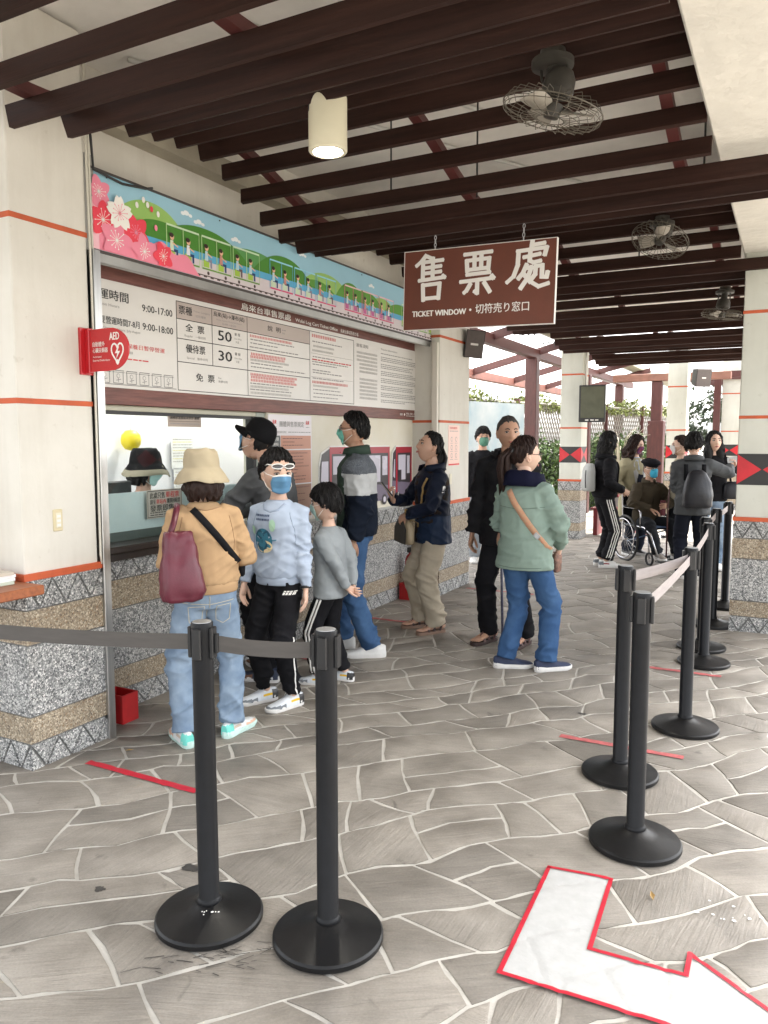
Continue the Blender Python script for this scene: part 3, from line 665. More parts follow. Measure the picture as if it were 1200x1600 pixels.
def train(x0, x1, n, c_roof, c_post, c_seat, c_floor):
    w = (x1 - x0) / n
    for i in range(n):
        a = x0 + i * w + .012; b = x0 + (i + 1) * w - .012
        B.rect(a, 2.831, b, 2.842, c_roof, 9); B.rect(a, 2.640, b, 2.650, c_floor, 9)
        for k in range(3):
            xx = a + (b - a) * k / 2; B.line(xx, 2.645, xx, 2.835, .007 if k < 2 else .004, c_post, 9)
        for k in range(2):
            xx = a + (b - a) * (.5 * k + .13); B.rect(xx - .022, 2.655, xx + .03, 2.70, c_seat, 8)
            if pr.random() < .92:
                t = pr.choice(trou); s_ = pr.choice(shirt_p)
                B.rect(xx + .0, 2.69, xx + .055, 2.706, t, 10); B.rect(xx + .04, 2.655, xx + .055, 2.70, t, 10)
                B.poly([(xx - .012, 2.695), (xx + .02, 2.695), (xx + .016, 2.752), (xx - .008, 2.752)], s_, 11); B.line(xx + .008, 2.74, xx + .055, 2.722, .008, skin_p, 12)
                B.circ(xx + .006, 2.772, .017, skin_p, 12, .019); B.circ(xx + .001, 2.781, .018, hair_p, 13, .013)
        for k in (.2, .8): B.circ(a + (b - a) * k, 2.622, .011, tk, 9)
train(3.436, 4.335, 3, pm('green roof', 'cfe6c6'), pm('green post', 'b7d89a'), pm('green seat', 'a8cc4e'), pm('green floor', '6f9c4a'))
train(4.431, 5.325, 3, pm('blue roof', '9bd6ea'), pm('blue post', '6bb7dd'), pm('pale seat', 'cfe3c6'), pm('pink floor', 'd94b7c'))
train(5.437, 6.322, 3, pm('rose roof', 'f0c8ce'), pm('rose post', 'd8708f'), pm('rose seat', 'c96aa0'), MATS['print pink floor'])
train(6.46, 7.35, 3, MATS['print green roof'], MATS['print green post'], MATS['print green seat'], MATS['print green floor'])
pk = pm('pink', 'f08fa6'); pk2 = pm('pale pink', 'f7c3cf'); rd = pm('coral red', 'ef4a5c'); wf = pm('flower white', 'f6f4ee')
def mound(x): return 2.586 + .12 * max(0, 1 - abs((x - 3.30) / .45) ** 3) + .02 * sin(x * 30)
B.under(lambda x: 2.60 + .25 * max(0, 1 - ((x - 2.9) / .42)) if x < 3.3 else 2.6, 2.907, 3.45, z0, pk2, 14, 20)
B.under(mound, 2.95, 3.74, z0, pk, 15, 40)
def flower(x, y, r, m, lay, rot, stam, notch=.0):
    for k in range(5):
        a = rot + k * 2 * pi / 5; ca, sa = cos(a), sin(a); pts = []
        for q in range(13):
            t = q / 12 * 2 * pi; u = r * .54 + r * .46 * cos(t); v = r * .36 * sin(t) * (1 - .25 * cos(t))
            if notch and abs(cos(t) - 1) < .05: u -= r * notch
            px_, py_ = x + u * ca - v * sa, y + u * sa + v * ca
            pts.append((max(2.908, px_), min(max(py_, z0 + .002), z1 - .003)))
        B.poly(pts, m, lay + k * .2)
    for k in range(12):
        a = k * pi / 6 + .2; l = r * pr.uniform(.3, .55); xe = max(2.909, x + l * cos(a)); ye = max(z0 + .003, y + l * sin(a)); B.line(x, y, xe, ye, r * .025, stam, lay + 2); B.circ(xe, ye, r * .035, stam, lay + 2, n=8)
flower(2.955, 2.879, .085, pk, 18, .6, wf); flower(2.975, 2.742, .10, rd, 22, .25, wf); flower(3.205, 2.73, .105, rd, 21, .8, pk); flower(3.262, 2.639, .10, pk, 24, .5, wf)
flower(3.062, 2.655, .115, pk, 27, .1, wf); flower(3.403, 2.642, .082, rd, 30, .75, wf); flower(3.085, 2.80, .098, wf, 33, .35, pk, .18)
for x, y, m in ((3.33, 2.885, rd), (3.36, 2.79, pk), (3.27, 2.92, wf), (3.30, 2.90, wf), (3.38, 2.87, wf), (3.22, 2.88, wf)): B.circ(x, y, .012, m, 16, .017)
B.build('printed_scene', banner)
for x in (3.0, 3.9, 4.8, 5.7, 6.6): MB().lathe([(.005, 0), (.005, .003)], 8, M=Matrix.Translation((XB + .022, x, 2.96)) @ Matrix.Rotation(RAD(90), 4, 'Y')).build('rivet', black_metal, banner)
# ----- hanging sign
sg = thing('hanging_sign', 'brown hanging sign reading ticket window in white Chinese, English and Japanese', 'sign', (-1.84, 4.75, 2.576), 0)
sg.rotation_euler = (0, RAD(1.25), 0)
sbrown = mat('sign brown', (.135, .036, .018), .55, .12, 4, .1, 60, bdist=.001)
bx('sign_plate', (-.515, -.012, -.255), (.515, .012, .255), sbrown, sg, .002)
for a, b in (((-.518, -.0135, -.258), (-.5145, .0135, .258)), ((.5145, -.0135, -.258), (.518, .0135, .258)), ((-.514, -.0135, .2545), (.514, .0135, .258)), ((-.514, -.0135, -.258), (.514, .0135, -.2545))): bx('sign_edge', a, b, wt, sg)
SP = Print((0, -.0125, 0), X1, Z1)
# three large brush-style characters drawn as thick strokes
def strokes(cx, cy, w, h, segs, wd):
    for s_ in segs:
        pts = [(cx + (x - .5) * w, cy + (y - .5) * h) for x, y in s_]
        for k in range(len(pts) - 1):
            (xa, ya), (xb, yb) = pts[k], pts[k + 1]; d = math.hypot(xb - xa, yb - ya); e = wd * .38
            xa2, ya2 = xa - (xb - xa) / d * e, ya - (yb - ya) / d * e; xb2, yb2 = xb + (xb - xa) / d * e, yb + (yb - ya) / d * e
            horiz = abs(xb - xa) > abs(yb - ya); SP.line(xa2, ya2, xb2, yb2, wd * (.92 if horiz else 1.1), wt, 1 + (k % 2) * .5)
        for (xa, ya) in pts: SP.circ(xa, ya, wd * .5, wt, 2.5, n=10)
SHOU = [[(.34, 1.0), (.22, .90), (.04, .80)], [(.25, .88), (.25, .47)], [(.40, .98), (.55, .93)], [(.26, .86), (.90, .88)], [(.27, .73), (.84, .75)], [(.27, .61), (.84, .63)], [(.14, .46), (.98, .50), (.93, .53)], [(.58, .93), (.58, .50)],
        [(.26, .36), (.28, .02)], [(.26, .35), (.82, .37), (.79, .04)], [(.30, .05), (.79, .06)]]
PIAO = [[(.12, .95), (.90, .97)], [(.18, .80), (.20, .56)], [(.18, .80), (.84, .82), (.82, .58)], [(.20, .58), (.82, .60)], [(.41, .94), (.41, .60)], [(.61, .95), (.61, .60)], [(.20, .47), (.86, .49)], [(.02, .31), (.98, .35), (.93, .40)], [(.51, .32), (.51, .02), (.44, .06)], [(.30, .24), (.20, .10), (.13, .05)], [(.72, .25), (.82, .12), (.88, .04)]]
CHU = [[(.60, 1.0), (.58, .86)], [(.60, .93), (.88, .95)], [(.26, .83), (.94, .86), (.90, .72)], [(.28, .83), (.27, .55), (.18, .33), (.03, .22)], [(.42, .70), (.78, .74)], [(.56, .80), (.55, .62), (.64, .58), (.80, .60)],
       [(.48, .54), (.40, .38), (.30, .28)], [(.45, .47), (.60, .49), (.52, .28), (.36, .08)], [(.42, .36), (.58, .20), (.78, .09), (1.0, .14)], [(.70, .50), (.69, .34), (.62, .26)], [(.70, .50), (.85, .51), (.85, .28), (.96, .27), (.98, .36)]]
strokes(-.325, .075, .215, .29, SHOU, .027); strokes(.005, .085, .23, .265, PIAO, .027); strokes(.335, .095, .27, .30, CHU, .027)
SP.build('characters', sg); SP = Print((0, -.0125, 0), X1, Z1)
SP.text('TICKET WINDOW', -.45, -.155, .052, wt, 1, .0022, width=.385); SP.circ(-.035, -.145, .008, wt, 1); SP.build('english_lettering', sg); SP = Print((0, -.0125, 0), X1, Z1); SP.text('切符売り窓口', .0, -.147, .066, wt, 1, .0008, width=.355)
SP.build('japanese_lettering', sg)
def chain(parent, x, y, za, zb):
    mb = MB(); n = max(2, int((za - zb) / .022)); 
    for i in range(n):
        zc = zb + (za - zb) * (i + .5) / n; r = .007; l = .014; pts = []
        for k in range(13):
            a = 2 * pi * k / 12; u = r * cos(a); w = l * sin(a)
            pts.append((x + (u if i % 2 else 0), y + (0 if i % 2 else u), zc + w))
        mb.tube(pts, .0022, 5, cap=False)
    mb.build('chain', MATS['banner box grey'], parent)
chain(sg, -.30, 0, .39, .255); chain(sg, .30, 0, .36, .255)
# ----- AED flag sign
aed = thing('aed_sign', 'red rounded AED flag sign with white heart on the left pillar', 'sign', (-3.185, 2.80, 2.043))
ared = mat('aed red', (.50, .012, .018), .3, .05, 4, coat=.3)
bx('bracket', (0, -.018, -.112), (.030, .012, .114), ared, aed, .004); bx('flange', (-.014, -.045, -.118), (.002, .04, .116), ared, aed, .002)
out = [(.028, -.104), (.14, -.104)] + [(.17 + .128 * sin(a), -.105 * cos(a) + .002) for a in np.linspace(.2, pi - .2, 14)] + [(.14, .106), (.028, .104)]
MB().prism(out, (0, -.004, 0), X1, Z1, .008).build('flag_plate', ared, aed)
AP = Print((0, -.0125, 0), X1, Z1)
AP.text('AED', .205, .062, .052, wt, 1, .0012, 'CENTER', width=.066)
hp = []
for i in range(26):
    t = 2 * pi * i / 26; hp.append((.223 + .0031 * 16 * sin(t) ** 3 * .82, -.015 + .0031 * (13 * cos(t) - 5 * cos(2 * t) - 2 * cos(3 * t) - cos(4 * t)) * 1.15))
for i in range(26): AP.line(*hp[i], *hp[(i + 1) % 26], .009, wt, 1)
AP.poly([(.228, .012), (.206, -.02), (.222, -.02), (.214, -.048), (.242, -.010), (.225, -.010), (.236, .012)][::-1], wt, 1); AP.circ(.223, -.062, .012, wt, 2)
AP.build('heart_emblem', aed); AP = Print((0, -.0125, 0), X1, Z1)
AP.text('自動體外', .052, .028, .026, wt, 1, .0003, width=.085); AP.text('心臟去顫器', .052, -.002, .026, wt, 1, .0003, width=.105); AP.text('Automated', .052, -.032, .014, wt, 1, width=.06); AP.text('External Defibrillator', .052, -.05, .014, wt, 1, width=.12)
AP.build('lettering', aed)
# ----- notices in and by the window
def notice(name, label, x, y0, y1, za, zb, m, th=.003): 
    t = thing(name, label, 'notice'); bx('sheet', (x - th, y0, za), (x, y1, zb), m, t); return t, Print((x + .0004, 0, 0), Y1, Z1)
ns = pm('notice beige', 'c9bdb4'); 
t, Q = notice('window_notice', 'framed beige notice with red and black text on the frosted screen', -3.560, 3.55, 3.865, 1.100, 1.281, ns)
for a in ((3.556, 1.106, 3.859, 1.110), (3.556, 1.271, 3.859, 1.275), (3.556, 1.106, 3.559, 1.275), (3.856, 1.106, 3.859, 1.275)): Q.rect(*a, K, 1)
Q.text('此處只售', 3.575, 1.242, .042, K, 1, .0008, width=.13); Q.text('單程票', 3.715, 1.242, .042, R_, 1, .0008, width=.12); Q.text('請至', 3.575, 1.202, .034, K, 1, .0006, width=.05); Q.text('車站內', 3.63, 1.202, .034, R_, 1, .0006, width=.085); Q.text('購買回程票', 3.725, 1.202, .034, K, 1, .0006, width=.12)
Q.text('發票即售', 3.575, 1.160, .044, K, 1, .0008, width=.21); Q.scribble(3.575, 3.84, 1.136, .010, K, 1, rg); Q.scribble(3.575, 3.84, 1.121, .010, K, 1, rg)
Q.build('printed_text', t)
t, Q = notice('window_notice', 'beige notice hung at the top of the window glass', -3.50, 3.69, 4.0, 1.68, 1.765, pm('notice brown', 'ae9f92'))
Q.text('請務必當面點清票券 謝謝', 3.71, 1.738, .026, K, 1, .0005, width=.27); Q.line(3.70, 1.715, 3.99, 1.715, .002, K, 1); Q.scribble(3.71, 3.98, 1.700, .010, G, 1, rg); Q.build('printed_text', t)
t, Q = notice('wall_poster', 'white poster with orange panels of ticket rules beside the window', XW + .008, 4.668, 5.25, .96, 1.785, pm('poster white', 'e6e1e3'))
Q.text('團體與售票規定', 4.81, 1.712, .046, G, 1, .0006, width=.33)
for a in (4.72, 5.165): Q.text('烏來', a, 1.728, .034, R_, 1, .001, width=.05); Q.scribble(a, a + .05, 1.695, .009, G, 1, rg)
Q.scribble(4.72, 4.9, 1.655, .016, G, 1, rg, True); Q.scribble(4.92, 5.23, 1.655, .011, G, 1, rg)
og = pm('poster orange', 'c9917a'); dg_ = pm('poster grey', '5d6262')
for za, zb, m in ((1.525, 1.628, og), (1.255, 1.515, og), (.985, 1.245, pm('poster brown', 'a9826c'))):
    Q.rect(4.70, za, 4.815, zb, dg_, 1); Q.rect(4.822, za, 5.235, zb, m, 1)
    z = zb - .022
    while z > za + .012: Q.scribble(4.845, 4.9 + rg.uniform(.05, .32), z, .011, pm('poster ink', '6b4038'), 2, rg, rg.random() < .5); z -= .026
Q.text('普通', 4.725, 1.60, .028, wt, 2, width=.07); Q.text('(單程)', 4.72, 1.56, .022, wt, 2, width=.075); Q.scribble(4.72, 4.80, 1.538, .009, wt, 2, rg); Q.text('團體', 4.725, 1.47, .028, wt, 2, width=.07)
Q.build('printed_text', t)
t, Q = notice('queue_poster', 'small pink poster with a grid of figures on the end pillar', -3.1465, 7.365, 7.665, 1.325, 1.745, pm('poster pink', 'eccabd'))
Q.text('排隊購票', 7.40, 1.715, .026, R_, 1, width=.2); Q.scribble(7.40, 7.62, 1.685, .014, G, 1, rg)
for r in range(3):
    for c in range(2): Q.circ(7.45 + c * .12, 1.60 - r * .085, .026, G, 1); Q.circ(7.45 + c * .12, 1.60 - r * .085, .020, MATS['print poster pink'], 2); Q.scribble(7.41 + c * .12, 7.49 + c * .12, 1.56 - r * .085, .009, G, 1, rg)
Q.rect(7.37, 1.33, 7.66, 1.345, R_, 1); Q.build('printed_text', t)
# stickers shaped like little red rail cars on the cream wall
cr = pm('car red', 'a3122c', .3); cdk = pm('car dark', '2b2630', .3); cwin = pm('car window', 'c9c6d3', .25); cvi = pm('car violet', '6d6478', .3)
for i, (y0, y1) in enumerate(((5.345, 6.22), (6.02, 6.62), (6.64, 7.10))):
    t = thing('rail_car_sticker', ['large red and black rail car cutout on the wall behind the boy', 'red rail car cutout on the wall behind the man in the two-tone jacket', 'red rail car cutout on the wall beside the woman holding a phone'][i], 'wall sticker', group='rail car cutouts along the wall')
    w = y1 - y0; th = .006 + .004 * i; zb, zt = .965 + .003 * i, 1.545 - .004 * i; c = .07
    sh = [(y0, zb + .10), (y0 + .02, zb + .06), (y1, zb + .06), (y1, zt - .03), (y1 - .03, zt), (y0 + .22 * w, zt), (y0 + .05 * w, zt - .06), (y0 + .01, zt - .16)]
    MB().prism(sh, (XW + .001, 0, 0), Y1, Z1, th).build('cutout', white_print, t)
    Q = Print((XW + .0015 + th, 0, 0), Y1, Z1)
    ins = lambda d: [(a + (d if a < (y0 + y1) / 2 else -d), b + (d if b < 1.25 else -d)) for a, b in sh]
    Q.poly(ins(.012), cdk, 1)
    Q.poly([(y0 + .02, 1.02), (y1 - .02, 1.02), (y1 - .02, 1.16), (y0 + .02, 1.20)], cvi, 2)
    a0 = y0 + .2 * w
    for u in ((a0, 1.06, a0 + .035, zt - .05), (y1 - .045, 1.06, y1 - .012, zt - .05), (a0, zt - .07, y1 - .012, zt - .012)): Q.rect(*u, cr, 4)
    Q.poly([(y0 + .035, 1.24), (a0 - .02, 1.22), (a0 - .02, zt - .13), (y0 + .055, zt - .13)], cwin, 3)
    Q.rect(a0 + .055, 1.20, a0 + (y1 - a0) * .58, zt - .09, cwin, 3); Q.rect(a0 + (y1 - a0) * .66, 1.26, y1 - .06, zt - .10, cwin, 3)
    Q.rect(a0 + .05, 1.18, a0 + .12, 1.30, cdk, 5); Q.circ(y0 + .06, 1.12, .02, wt, 5)
    for yy in (y0 + .25 * w, y0 + .8 * w): Q.circ(yy, zb + .06, .05, cdk, 6); Q.circ(yy, zb + .06, .028, cwin, 7)
    Q.build('printed_car', t)
# things inside the office
t = thing('yellow_balloon', 'round yellow lantern decoration seen through the window glass', 'lantern'); MB().lathe([(.0, -.078), (.045, -.066), (.068, -.03), (.072, .0), (.066, .035), (.04, .066), (0, .076)], 24, (-4.25, 4.10, 1.595)).build('lantern', mat('yellow paper', (.78, .62, .02), .4, .1, 8), t, True); MB().tube([(-4.25, 4.10, 1.66), (-4.25, 4.10, 2.5)], .002, 5).build('string', white_print, t)
paper = mat('paper', (.80, .80, .80), .7, .04, 12)
for i, (y0, y1, za, zb, lab) in enumerate(((4.59, 4.86, 1.37, 1.62, 'upper printed sheet clipped on the white board behind the glass'), (4.61, 4.90, 1.16, 1.36, 'lower printed sheet on the white board behind the glass'))):
    t, Q = notice('pinned_sheet', lab, -4.325, y0, y1, za, zb, paper)
    for k in range(9): Q.scribble(y0 + .015, y1 - .03, zb - .02 - k * .022, .010, [G, pm('yellow ink', 'd8cf7a'), G][k % 3], 1, rg)
    Q.build('printed_text', t)
t = thing('monitor', 'black computer monitor edge beside the clerk behind the counter', 'monitor'); bx('display', (-3.95, 3.45, 1.08), (-3.91, 3.77, 1.325), black_metal, t, .008); bx('stand', (-3.95, 3.60, .985), (-3.91, 3.64, 1.10), black_metal, t); bx('desk', (-4.3, 3.0, .95), (-3.78, 4.6, .985), mat('desk', (.5, .5, .48), .5), t)
t = thing('purple_can', 'purple container with black handle on the desk behind the glass', 'container'); MB().lathe([(.055, 0), (.057, .01), (.055, .21), (.05, .22), (0, .22)], 20, (-3.9, 4.25, .985)).build('can', mat('purple plastic', (.10, .05, .30), .35), t, True); MB().tube([(-3.9, 4.19, 1.17), (-3.9, 4.155, 1.14), (-3.9, 4.155, 1.07), (-3.9, 4.19, 1.04)], .008, 6).build('handle', black_metal, t, True)
# ---------------------------------------------------------------- beyond the canopy
red_wood = mat('red brown timber', (.075, .020, .017), .5, .25, 6, .15, 20, stretch=(5, 5, 1), bdist=.002)
leaf_m = mat('leaf', (.075, .125, .035), .5, island=.55, spec=.4); leaf_y = mat('leaf yellow green', (.17, .20, .05), .5, island=.5); leaf_d = mat('leaf dark', (.03, .05, .02), .5, island=.5)
bark = mat('bark', (.10, .07, .05), .9, .3, 20, .5, 40)
def leaves(name, m, parent, n, sample, size, rng, kind=None, **k):
    c = np.array([sample(rng) for _ in range(n)]); d = rng.normal(size=(n, 3)); d[:, 2] -= .5; d /= np.linalg.norm(d, axis=1, keepdims=True)
    e = np.cross(d, rng.normal(size=(n, 3))); e /= np.linalg.norm(e, axis=1, keepdims=True); s = size * rng.uniform(.6, 1.5, (n, 1))
    nn = np.cross(d, e) * s * .15
    V = np.stack([c, c + d * s * .5 + e * s * .30 + nn, c + d * s, c + d * s * .5 - e * s * .30 + nn], 1).reshape(-1, 3)
    me = bpy.data.meshes.new(name); me.from_pydata(V.tolist(), [], [(4 * i, 4 * i + 1, 4 * i + 2, 4 * i + 3) for i in range(n)]); me.materials.append(m); me.update()
    return link(name, me, parent, kind=kind, **k)
FA = np.array([-5.6, 13.7]); FB = np.array([-2.93, 22.4]); FD = (FB - FA) / np.linalg.norm(FB - FA); FL = np.linalg.norm(FB - FA); FN = np.array([FD[1], -FD[0]])
fence = thing('lattice_fence', 'long pale diamond lattice fence overgrown with leaves behind the walkway', 'fence')
lm = mat('pale lattice', (.27, .245, .215), .7, .2, 5)
mb = MB(); hz = 2.35; x = -2.2
while x < FL:
    for sgn in (1, -1):
        for sx, in ((x,),):
            a0, a1 = (sx, sx + 1.0) if sgn > 0 else (sx + 1.0, sx)
            za, zb = .25, hz
            lo = max(0, min(a0, a1)); hi = min(FL, max(a0, a1))
            if hi - lo < .05: continue
            def zat(u): return za + (zb - za) * (u - a0) / (a1 - a0)
            p0 = FA + FD * lo; p1 = FA + FD * hi; o_ = FN * (.008 * sgn)
            mb.tube([(p0[0] + o_[0], p0[1] + o_[1], zat(lo)), (p1[0] + o_[0], p1[1] + o_[1], zat(hi))], (.020, .006), 4, ref=(FD[0], FD[1], 0))
    x += .098
mb.build('laths', lm, fence, kind='stuff')
for i in range(6):
    p = FA + FD * FL * i / 5; bx('post', (p[0] - .05, p[1] - .05, 0), (p[0] + .05, p[1] + .05, hz + .08), red_wood, fence)
for z in (.22, hz): MB().tube([(FA[0], FA[1], z), (FB[0], FB[1], z)], .035, 6).build('rail', lm, fence)
rv = np.random.default_rng(21)
def along(zlo, zhi, dep, pw=1.):
    def f(r):
        u = r.uniform(.9, FL); zc = zlo + (zhi - zlo) * r.random() ** pw; q = FA + FD * u + FN * (r.uniform(*dep)); cl = .5 + .5 * sin(u * 2.3) * sin(u * 5.1 + 1); 
        return (q[0], q[1], zc * (.75 + .25 * cl))
    return f
leaves('climbing_plants', leaf_m, None, 12000, along(.1, 1.85, (.05, .50), 1.15), .09, rv, 'stuff', label='leafy climbing plants covering the lattice fence', cat='climbing plants')
leaves('climbing_plants', leaf_d, None, 8000, along(.05, 1.6, (.02, .30), 1.2), .08, rv, 'stuff', label='dark undergrowth at the foot of the lattice fence', cat='shrubs')
leaves('hedge_top', leaf_y, None, 4500, lambda r: (lambda u, q: (q[0], q[1], 2.25 + .35 * r.random() ** 1.6 * (.6 + .4 * sin(u * 3))))(*(lambda u: (u, FA + FD * u + FN * r.uniform(-.5, .15)))(r.uniform(0, FL))), .08, rv, 'stuff', label='yellow green foliage spilling over the top of the fence', cat='foliage')
# dry spiky plant by the girl
t = thing('dry_plant', 'dry spiky plant with pale thin stalks behind the girl in black', 'plant'); mb = MB()
for k in range(26):
    a = rv.uniform(0, 2 * pi); l = rv.uniform(.35, .9); bx_, by_ = -2.75, 14.2; mb.tube([(bx_, by_, .9), (bx_ + l * .3 * cos(a), by_ + l * .3 * sin(a), 1.3 + l * .4), (bx_ + l * .6 * cos(a), by_ + l * .6 * sin(a), 1.25 + l * rv.uniform(.3, .75))], [.006, .005, .002], 4)
mb.build('stalks', mat('dry stalk', (.42, .38, .30), .8), t); MB().lathe([(.14, 0), (.17, .45), (.18, .9), (.15, .92), (0, .88)], 16, (-2.75, 14.2, 0)).build('pot', mat('grey pot', (.16, .16, .16), .6), t)
# mural panel
MA = np.array([-5.62, 13.45]); MD = FD; t = thing('mural_panel', 'painted mural panel of misty blue green mountains behind the masked boy', 'mural')
d3 = Vector((MD[0], MD[1], 0)); n3 = Vector((FN[0], FN[1], 0)); o3 = Vector((MA[0] + FN[0] * .30, MA[1] + FN[1] * .30, 0))
MB().prism([(0, .15), (1.75, .15), (1.75, 2.30), (0, 2.30)], o3, d3, Vector((0, 0, 1)), .04).build('panel', mat('mural sky', (.24, .32, .36), .6, .2, 2, col2=(.40, .43, .43)), t)
Q = Print(o3 + n3 * .042, d3, (0, 0, 1), .002)
for c, w, h, m, l in ((.5, .8, 1.25, mat('mural far hill', (.20, .29, .30), .6, .3, 4), 1), (1.3, .7, 1.0, mat('mural hill', (.10, .19, .17), .6, .35, 5), 2), (.2, .6, .8, mat('mural near hill', (.06, .14, .11), .6, .35, 6), 3)):
    Q.under(lambda x: .3 + h * max(0, 1 - abs((x - c) / w) ** 1.4) + .03 * sin(x * 17), max(0.02, c - w), min(1.73, c + w), .2, m, l, 30)
Q.rect(.02, .18, 1.73, .42, mat('mural water', (.16, .27, .27), .5, .2, 5), 4); Q.build('painted_hills', t)
glaze = bpy.data.materials.new('milky roof sheet'); glaze.use_nodes = True; _N = glaze.node_tree.nodes; _L = glaze.node_tree.links; _N.remove(_N['Principled BSDF'])
_t = _N.new('ShaderNodeBsdfTransparent'); _q = _N.new('ShaderNodeBsdfTranslucent'); _q.inputs[0].default_value = (.85, .86, .84, 1); _m = _N.new('ShaderNodeMixShader'); _m.inputs[0].default_value = .55; _L.new(_t.outputs[0], _m.inputs[1]); _L.new(_q.outputs[0], _m.inputs[2]); _L.new(_m.outputs[0], _N['Material Output'].inputs[0])
# red timber side canopy with glazed roof
sc_ = thing('side_canopy', 'red brown timber side canopy with clear glazed roof left of the walkway', 'canopy')
for px_, py_ in ((-4.0, 13.0), (-4.0, 16.9), (-4.0, 20.5)): bx('post', (px_ - .1, py_ - .1, 0), (px_ + .1, py_ + .1, 2.98), red_wood, sc_, .01)
bx('beam', (-4.07, 8.2, 2.98), (-3.93, 22, 3.14), red_wood, sc_, .008); bx('eave_beam', (-5.27, 8.2, 2.70), (-5.15, 22, 2.86), mat('sunlit timber', (.22, .09, .07), .6, .2, 4), sc_, .008)  # eave beam: sunlight is put into its paler, pinkish timber colour
for y in np.arange(8.6, 22, 2.3):
    M = Matrix.Translation((-3.2, y, 3.36)) @ Matrix.Rotation(math.atan2(.50, 2.1), 4, 'Y') @ Matrix.Rotation(pi, 4, 'Z')
    MB().box((0, -.035, -.12), (2.2, .035, 0), M=Matrix.Translation((-3.2, y, 3.36)) @ Matrix.Rotation(-math.atan2(.52, 2.1), 4, 'Y') @ Matrix.Scale(-1, 4, (1, 0, 0))).build('rafter', red_wood, sc_)
for i, y in enumerate(np.arange(8.6, 21, 1.15)):
    MB().add([(-3.1, y + .02, 3.40), (-3.1, y + 1.13, 3.40), (-5.4, y + 1.13, 2.86), (-5.4, y + .02, 2.86)], [(0, 1, 2, 3)]).build('glazing', glaze, sc_)
for y in (9.2, 10.3, 11.5, 12.6, 13.8): # small clamps under the glazing
    mb = MB()
    for k in range(3): mb.lathe([(.004, 0), (.004, .06), (.018, .075), (.018, .085), (0, .09)], 8, (-3.7 + .09 * k, y, 3.10))
    mb.build('clamp', black_metal, sc_)
# far pergola, screens and door post on the right
t = thing('far_pergola', 'dark red far pergola with post and horizontal beams between the far pillars', 'pergola')
bx('post', (-2.78, 17.7, 0), (-2.56, 17.9, 2.85), red_wood, t, .01); bx('post_foot', (-2.83, 17.64, 0), (-2.5, 17.95, 2.0), red_wood, t, .01); bx('beam', (-3.6, 17.66, 2.86), (-1.2, 17.9, 3.02), mat('worn beam', (.22, .10, .07), .6, .2, 5), t, .01)
for i in range(6): bx('rafter', (-2.3, 18.2 + i * .8, 2.92 + .02 * i), (1.0, 18.3 + i * .8, 3.06 + .02 * i), red_wood, t)
bx('door_post', (-1.62, 18.9, 0), (-1.48, 19.05, 3.1), red_wood, t)
t = thing('far_screen', 'pale mural board behind the far pillars', 'screen'); bx('board', (-2.1, 23.0, .3), (-.4, 23.08, 2.05), mat('pale board', (.62, .66, .68), .5, .12, 1.5), t)
Q = Print((0, 22.998, 0), X1, Z1, .002)
for k in range(5): Q.under(lambda x, c=-1.95 + k * .33: .35 + .9 * max(0, 1 - abs(x - c) / .18), -2.13 + k * .33, -1.77 + k * .33, .32, mat('pale mural green', (.35, .48, .40), .6, .3, 6), k, 12)
Q.build('painted_trees', t)
def tree(name, label, x, y, h, r, n, m, seed):
    t = thing(name, label, 'tree', (0, 0, 0), group='trees beyond the walkway'); rr = np.random.default_rng(seed)
    mb = MB(); mb.tube([(x, y, 0), (x + .1, y, h * .3), (x - .05, y + .1, h * .55), (x, y, h * .8)], [.16, .12, .08, .03], 8)
    for k in range(7):
        a = k * 2.4; mb.tube([(x, y, h * (.3 + .06 * k)), (x + r * .5 * cos(a), y + r * .5 * sin(a), h * (.48 + .06 * k)), (x + r * .85 * cos(a), y + r * .85 * sin(a), h * (.55 + .06 * k))], [.06, .035, .012], 6)
    mb.build('trunk', bark, t, True)
    cl = [(x + r * rr.normal() * .5, y + r * rr.normal() * .5, h * .66 + h * .17 * rr.normal()) for _ in range(26)]
    leaves('crown', m, t, n, lambda q: (lambda c: (c[0] + q.normal() * r * .2, c[1] + q.normal() * r * .2, c[2] + q.normal() * r * .15))(cl[q.integers(26)]), .16, rr)
tree('tree', 'small dark tree behind the pale board at the right', -1.2, 25.5, 3.4, 1.4, 3000, leaf_d, 3)
# ---------------------------------------------------------------- barrier posts and belts
pole_m = mat('black powder coat', (.008, .0085, .010), .38, .25, 14, .12, 120, spec=.2, bdist=.001)
base_m = mat('black rubber base', (.008, .008, .0085), .40, .35, 7, .2, 60, bdist=.002, spec=.3); cas_m = mat('black plastic', (.012, .0125, .014), .35, .2, 20)
capm = mat('worn steel cap', (.42, .43, .44), .4, .15, 20, metal=.8)
def stanchion():
    t = thing('barrier_post', 'x', 'barrier post', group='black queue barrier posts')
    MB().lathe([(.0, .0), (.172, 0), (.178, .005), (.178, .019), (.172, .026), (.150, .031), (.09, .046), (.058, .056), (.046, .064), (.041, .066), (.0, .066)], 56).build('base', base_m, t, 35)
    MB().lathe([(.041, .066), (.041, .074), (.036, .080), (.0345, .082), (.0345, .985), (.0, .985)], 36).build('pole', pole_m, t, 40)
    MB().lathe([(.0355, .985), (.0358, 1.008), (.033, 1.0135), (.031, 1.0115), (.0, 1.011)], 36).build('cap', pole_m, t, 40)
    MB().lathe([(.0, 1.0125), (.0308, 1.0125), (.0305, 1.0145), (.0, 1.0148)], 30).build('cap_disc', capm, t, 40)
    for k in range(4):
        M = Matrix.Rotation(k * pi / 2, 4, 'Z')
        c = MB().box((.031, -.016, .895), (.045, .016, .998), M=M, bev=.003); c.build('belt_slot', cas_m, t)
    return t
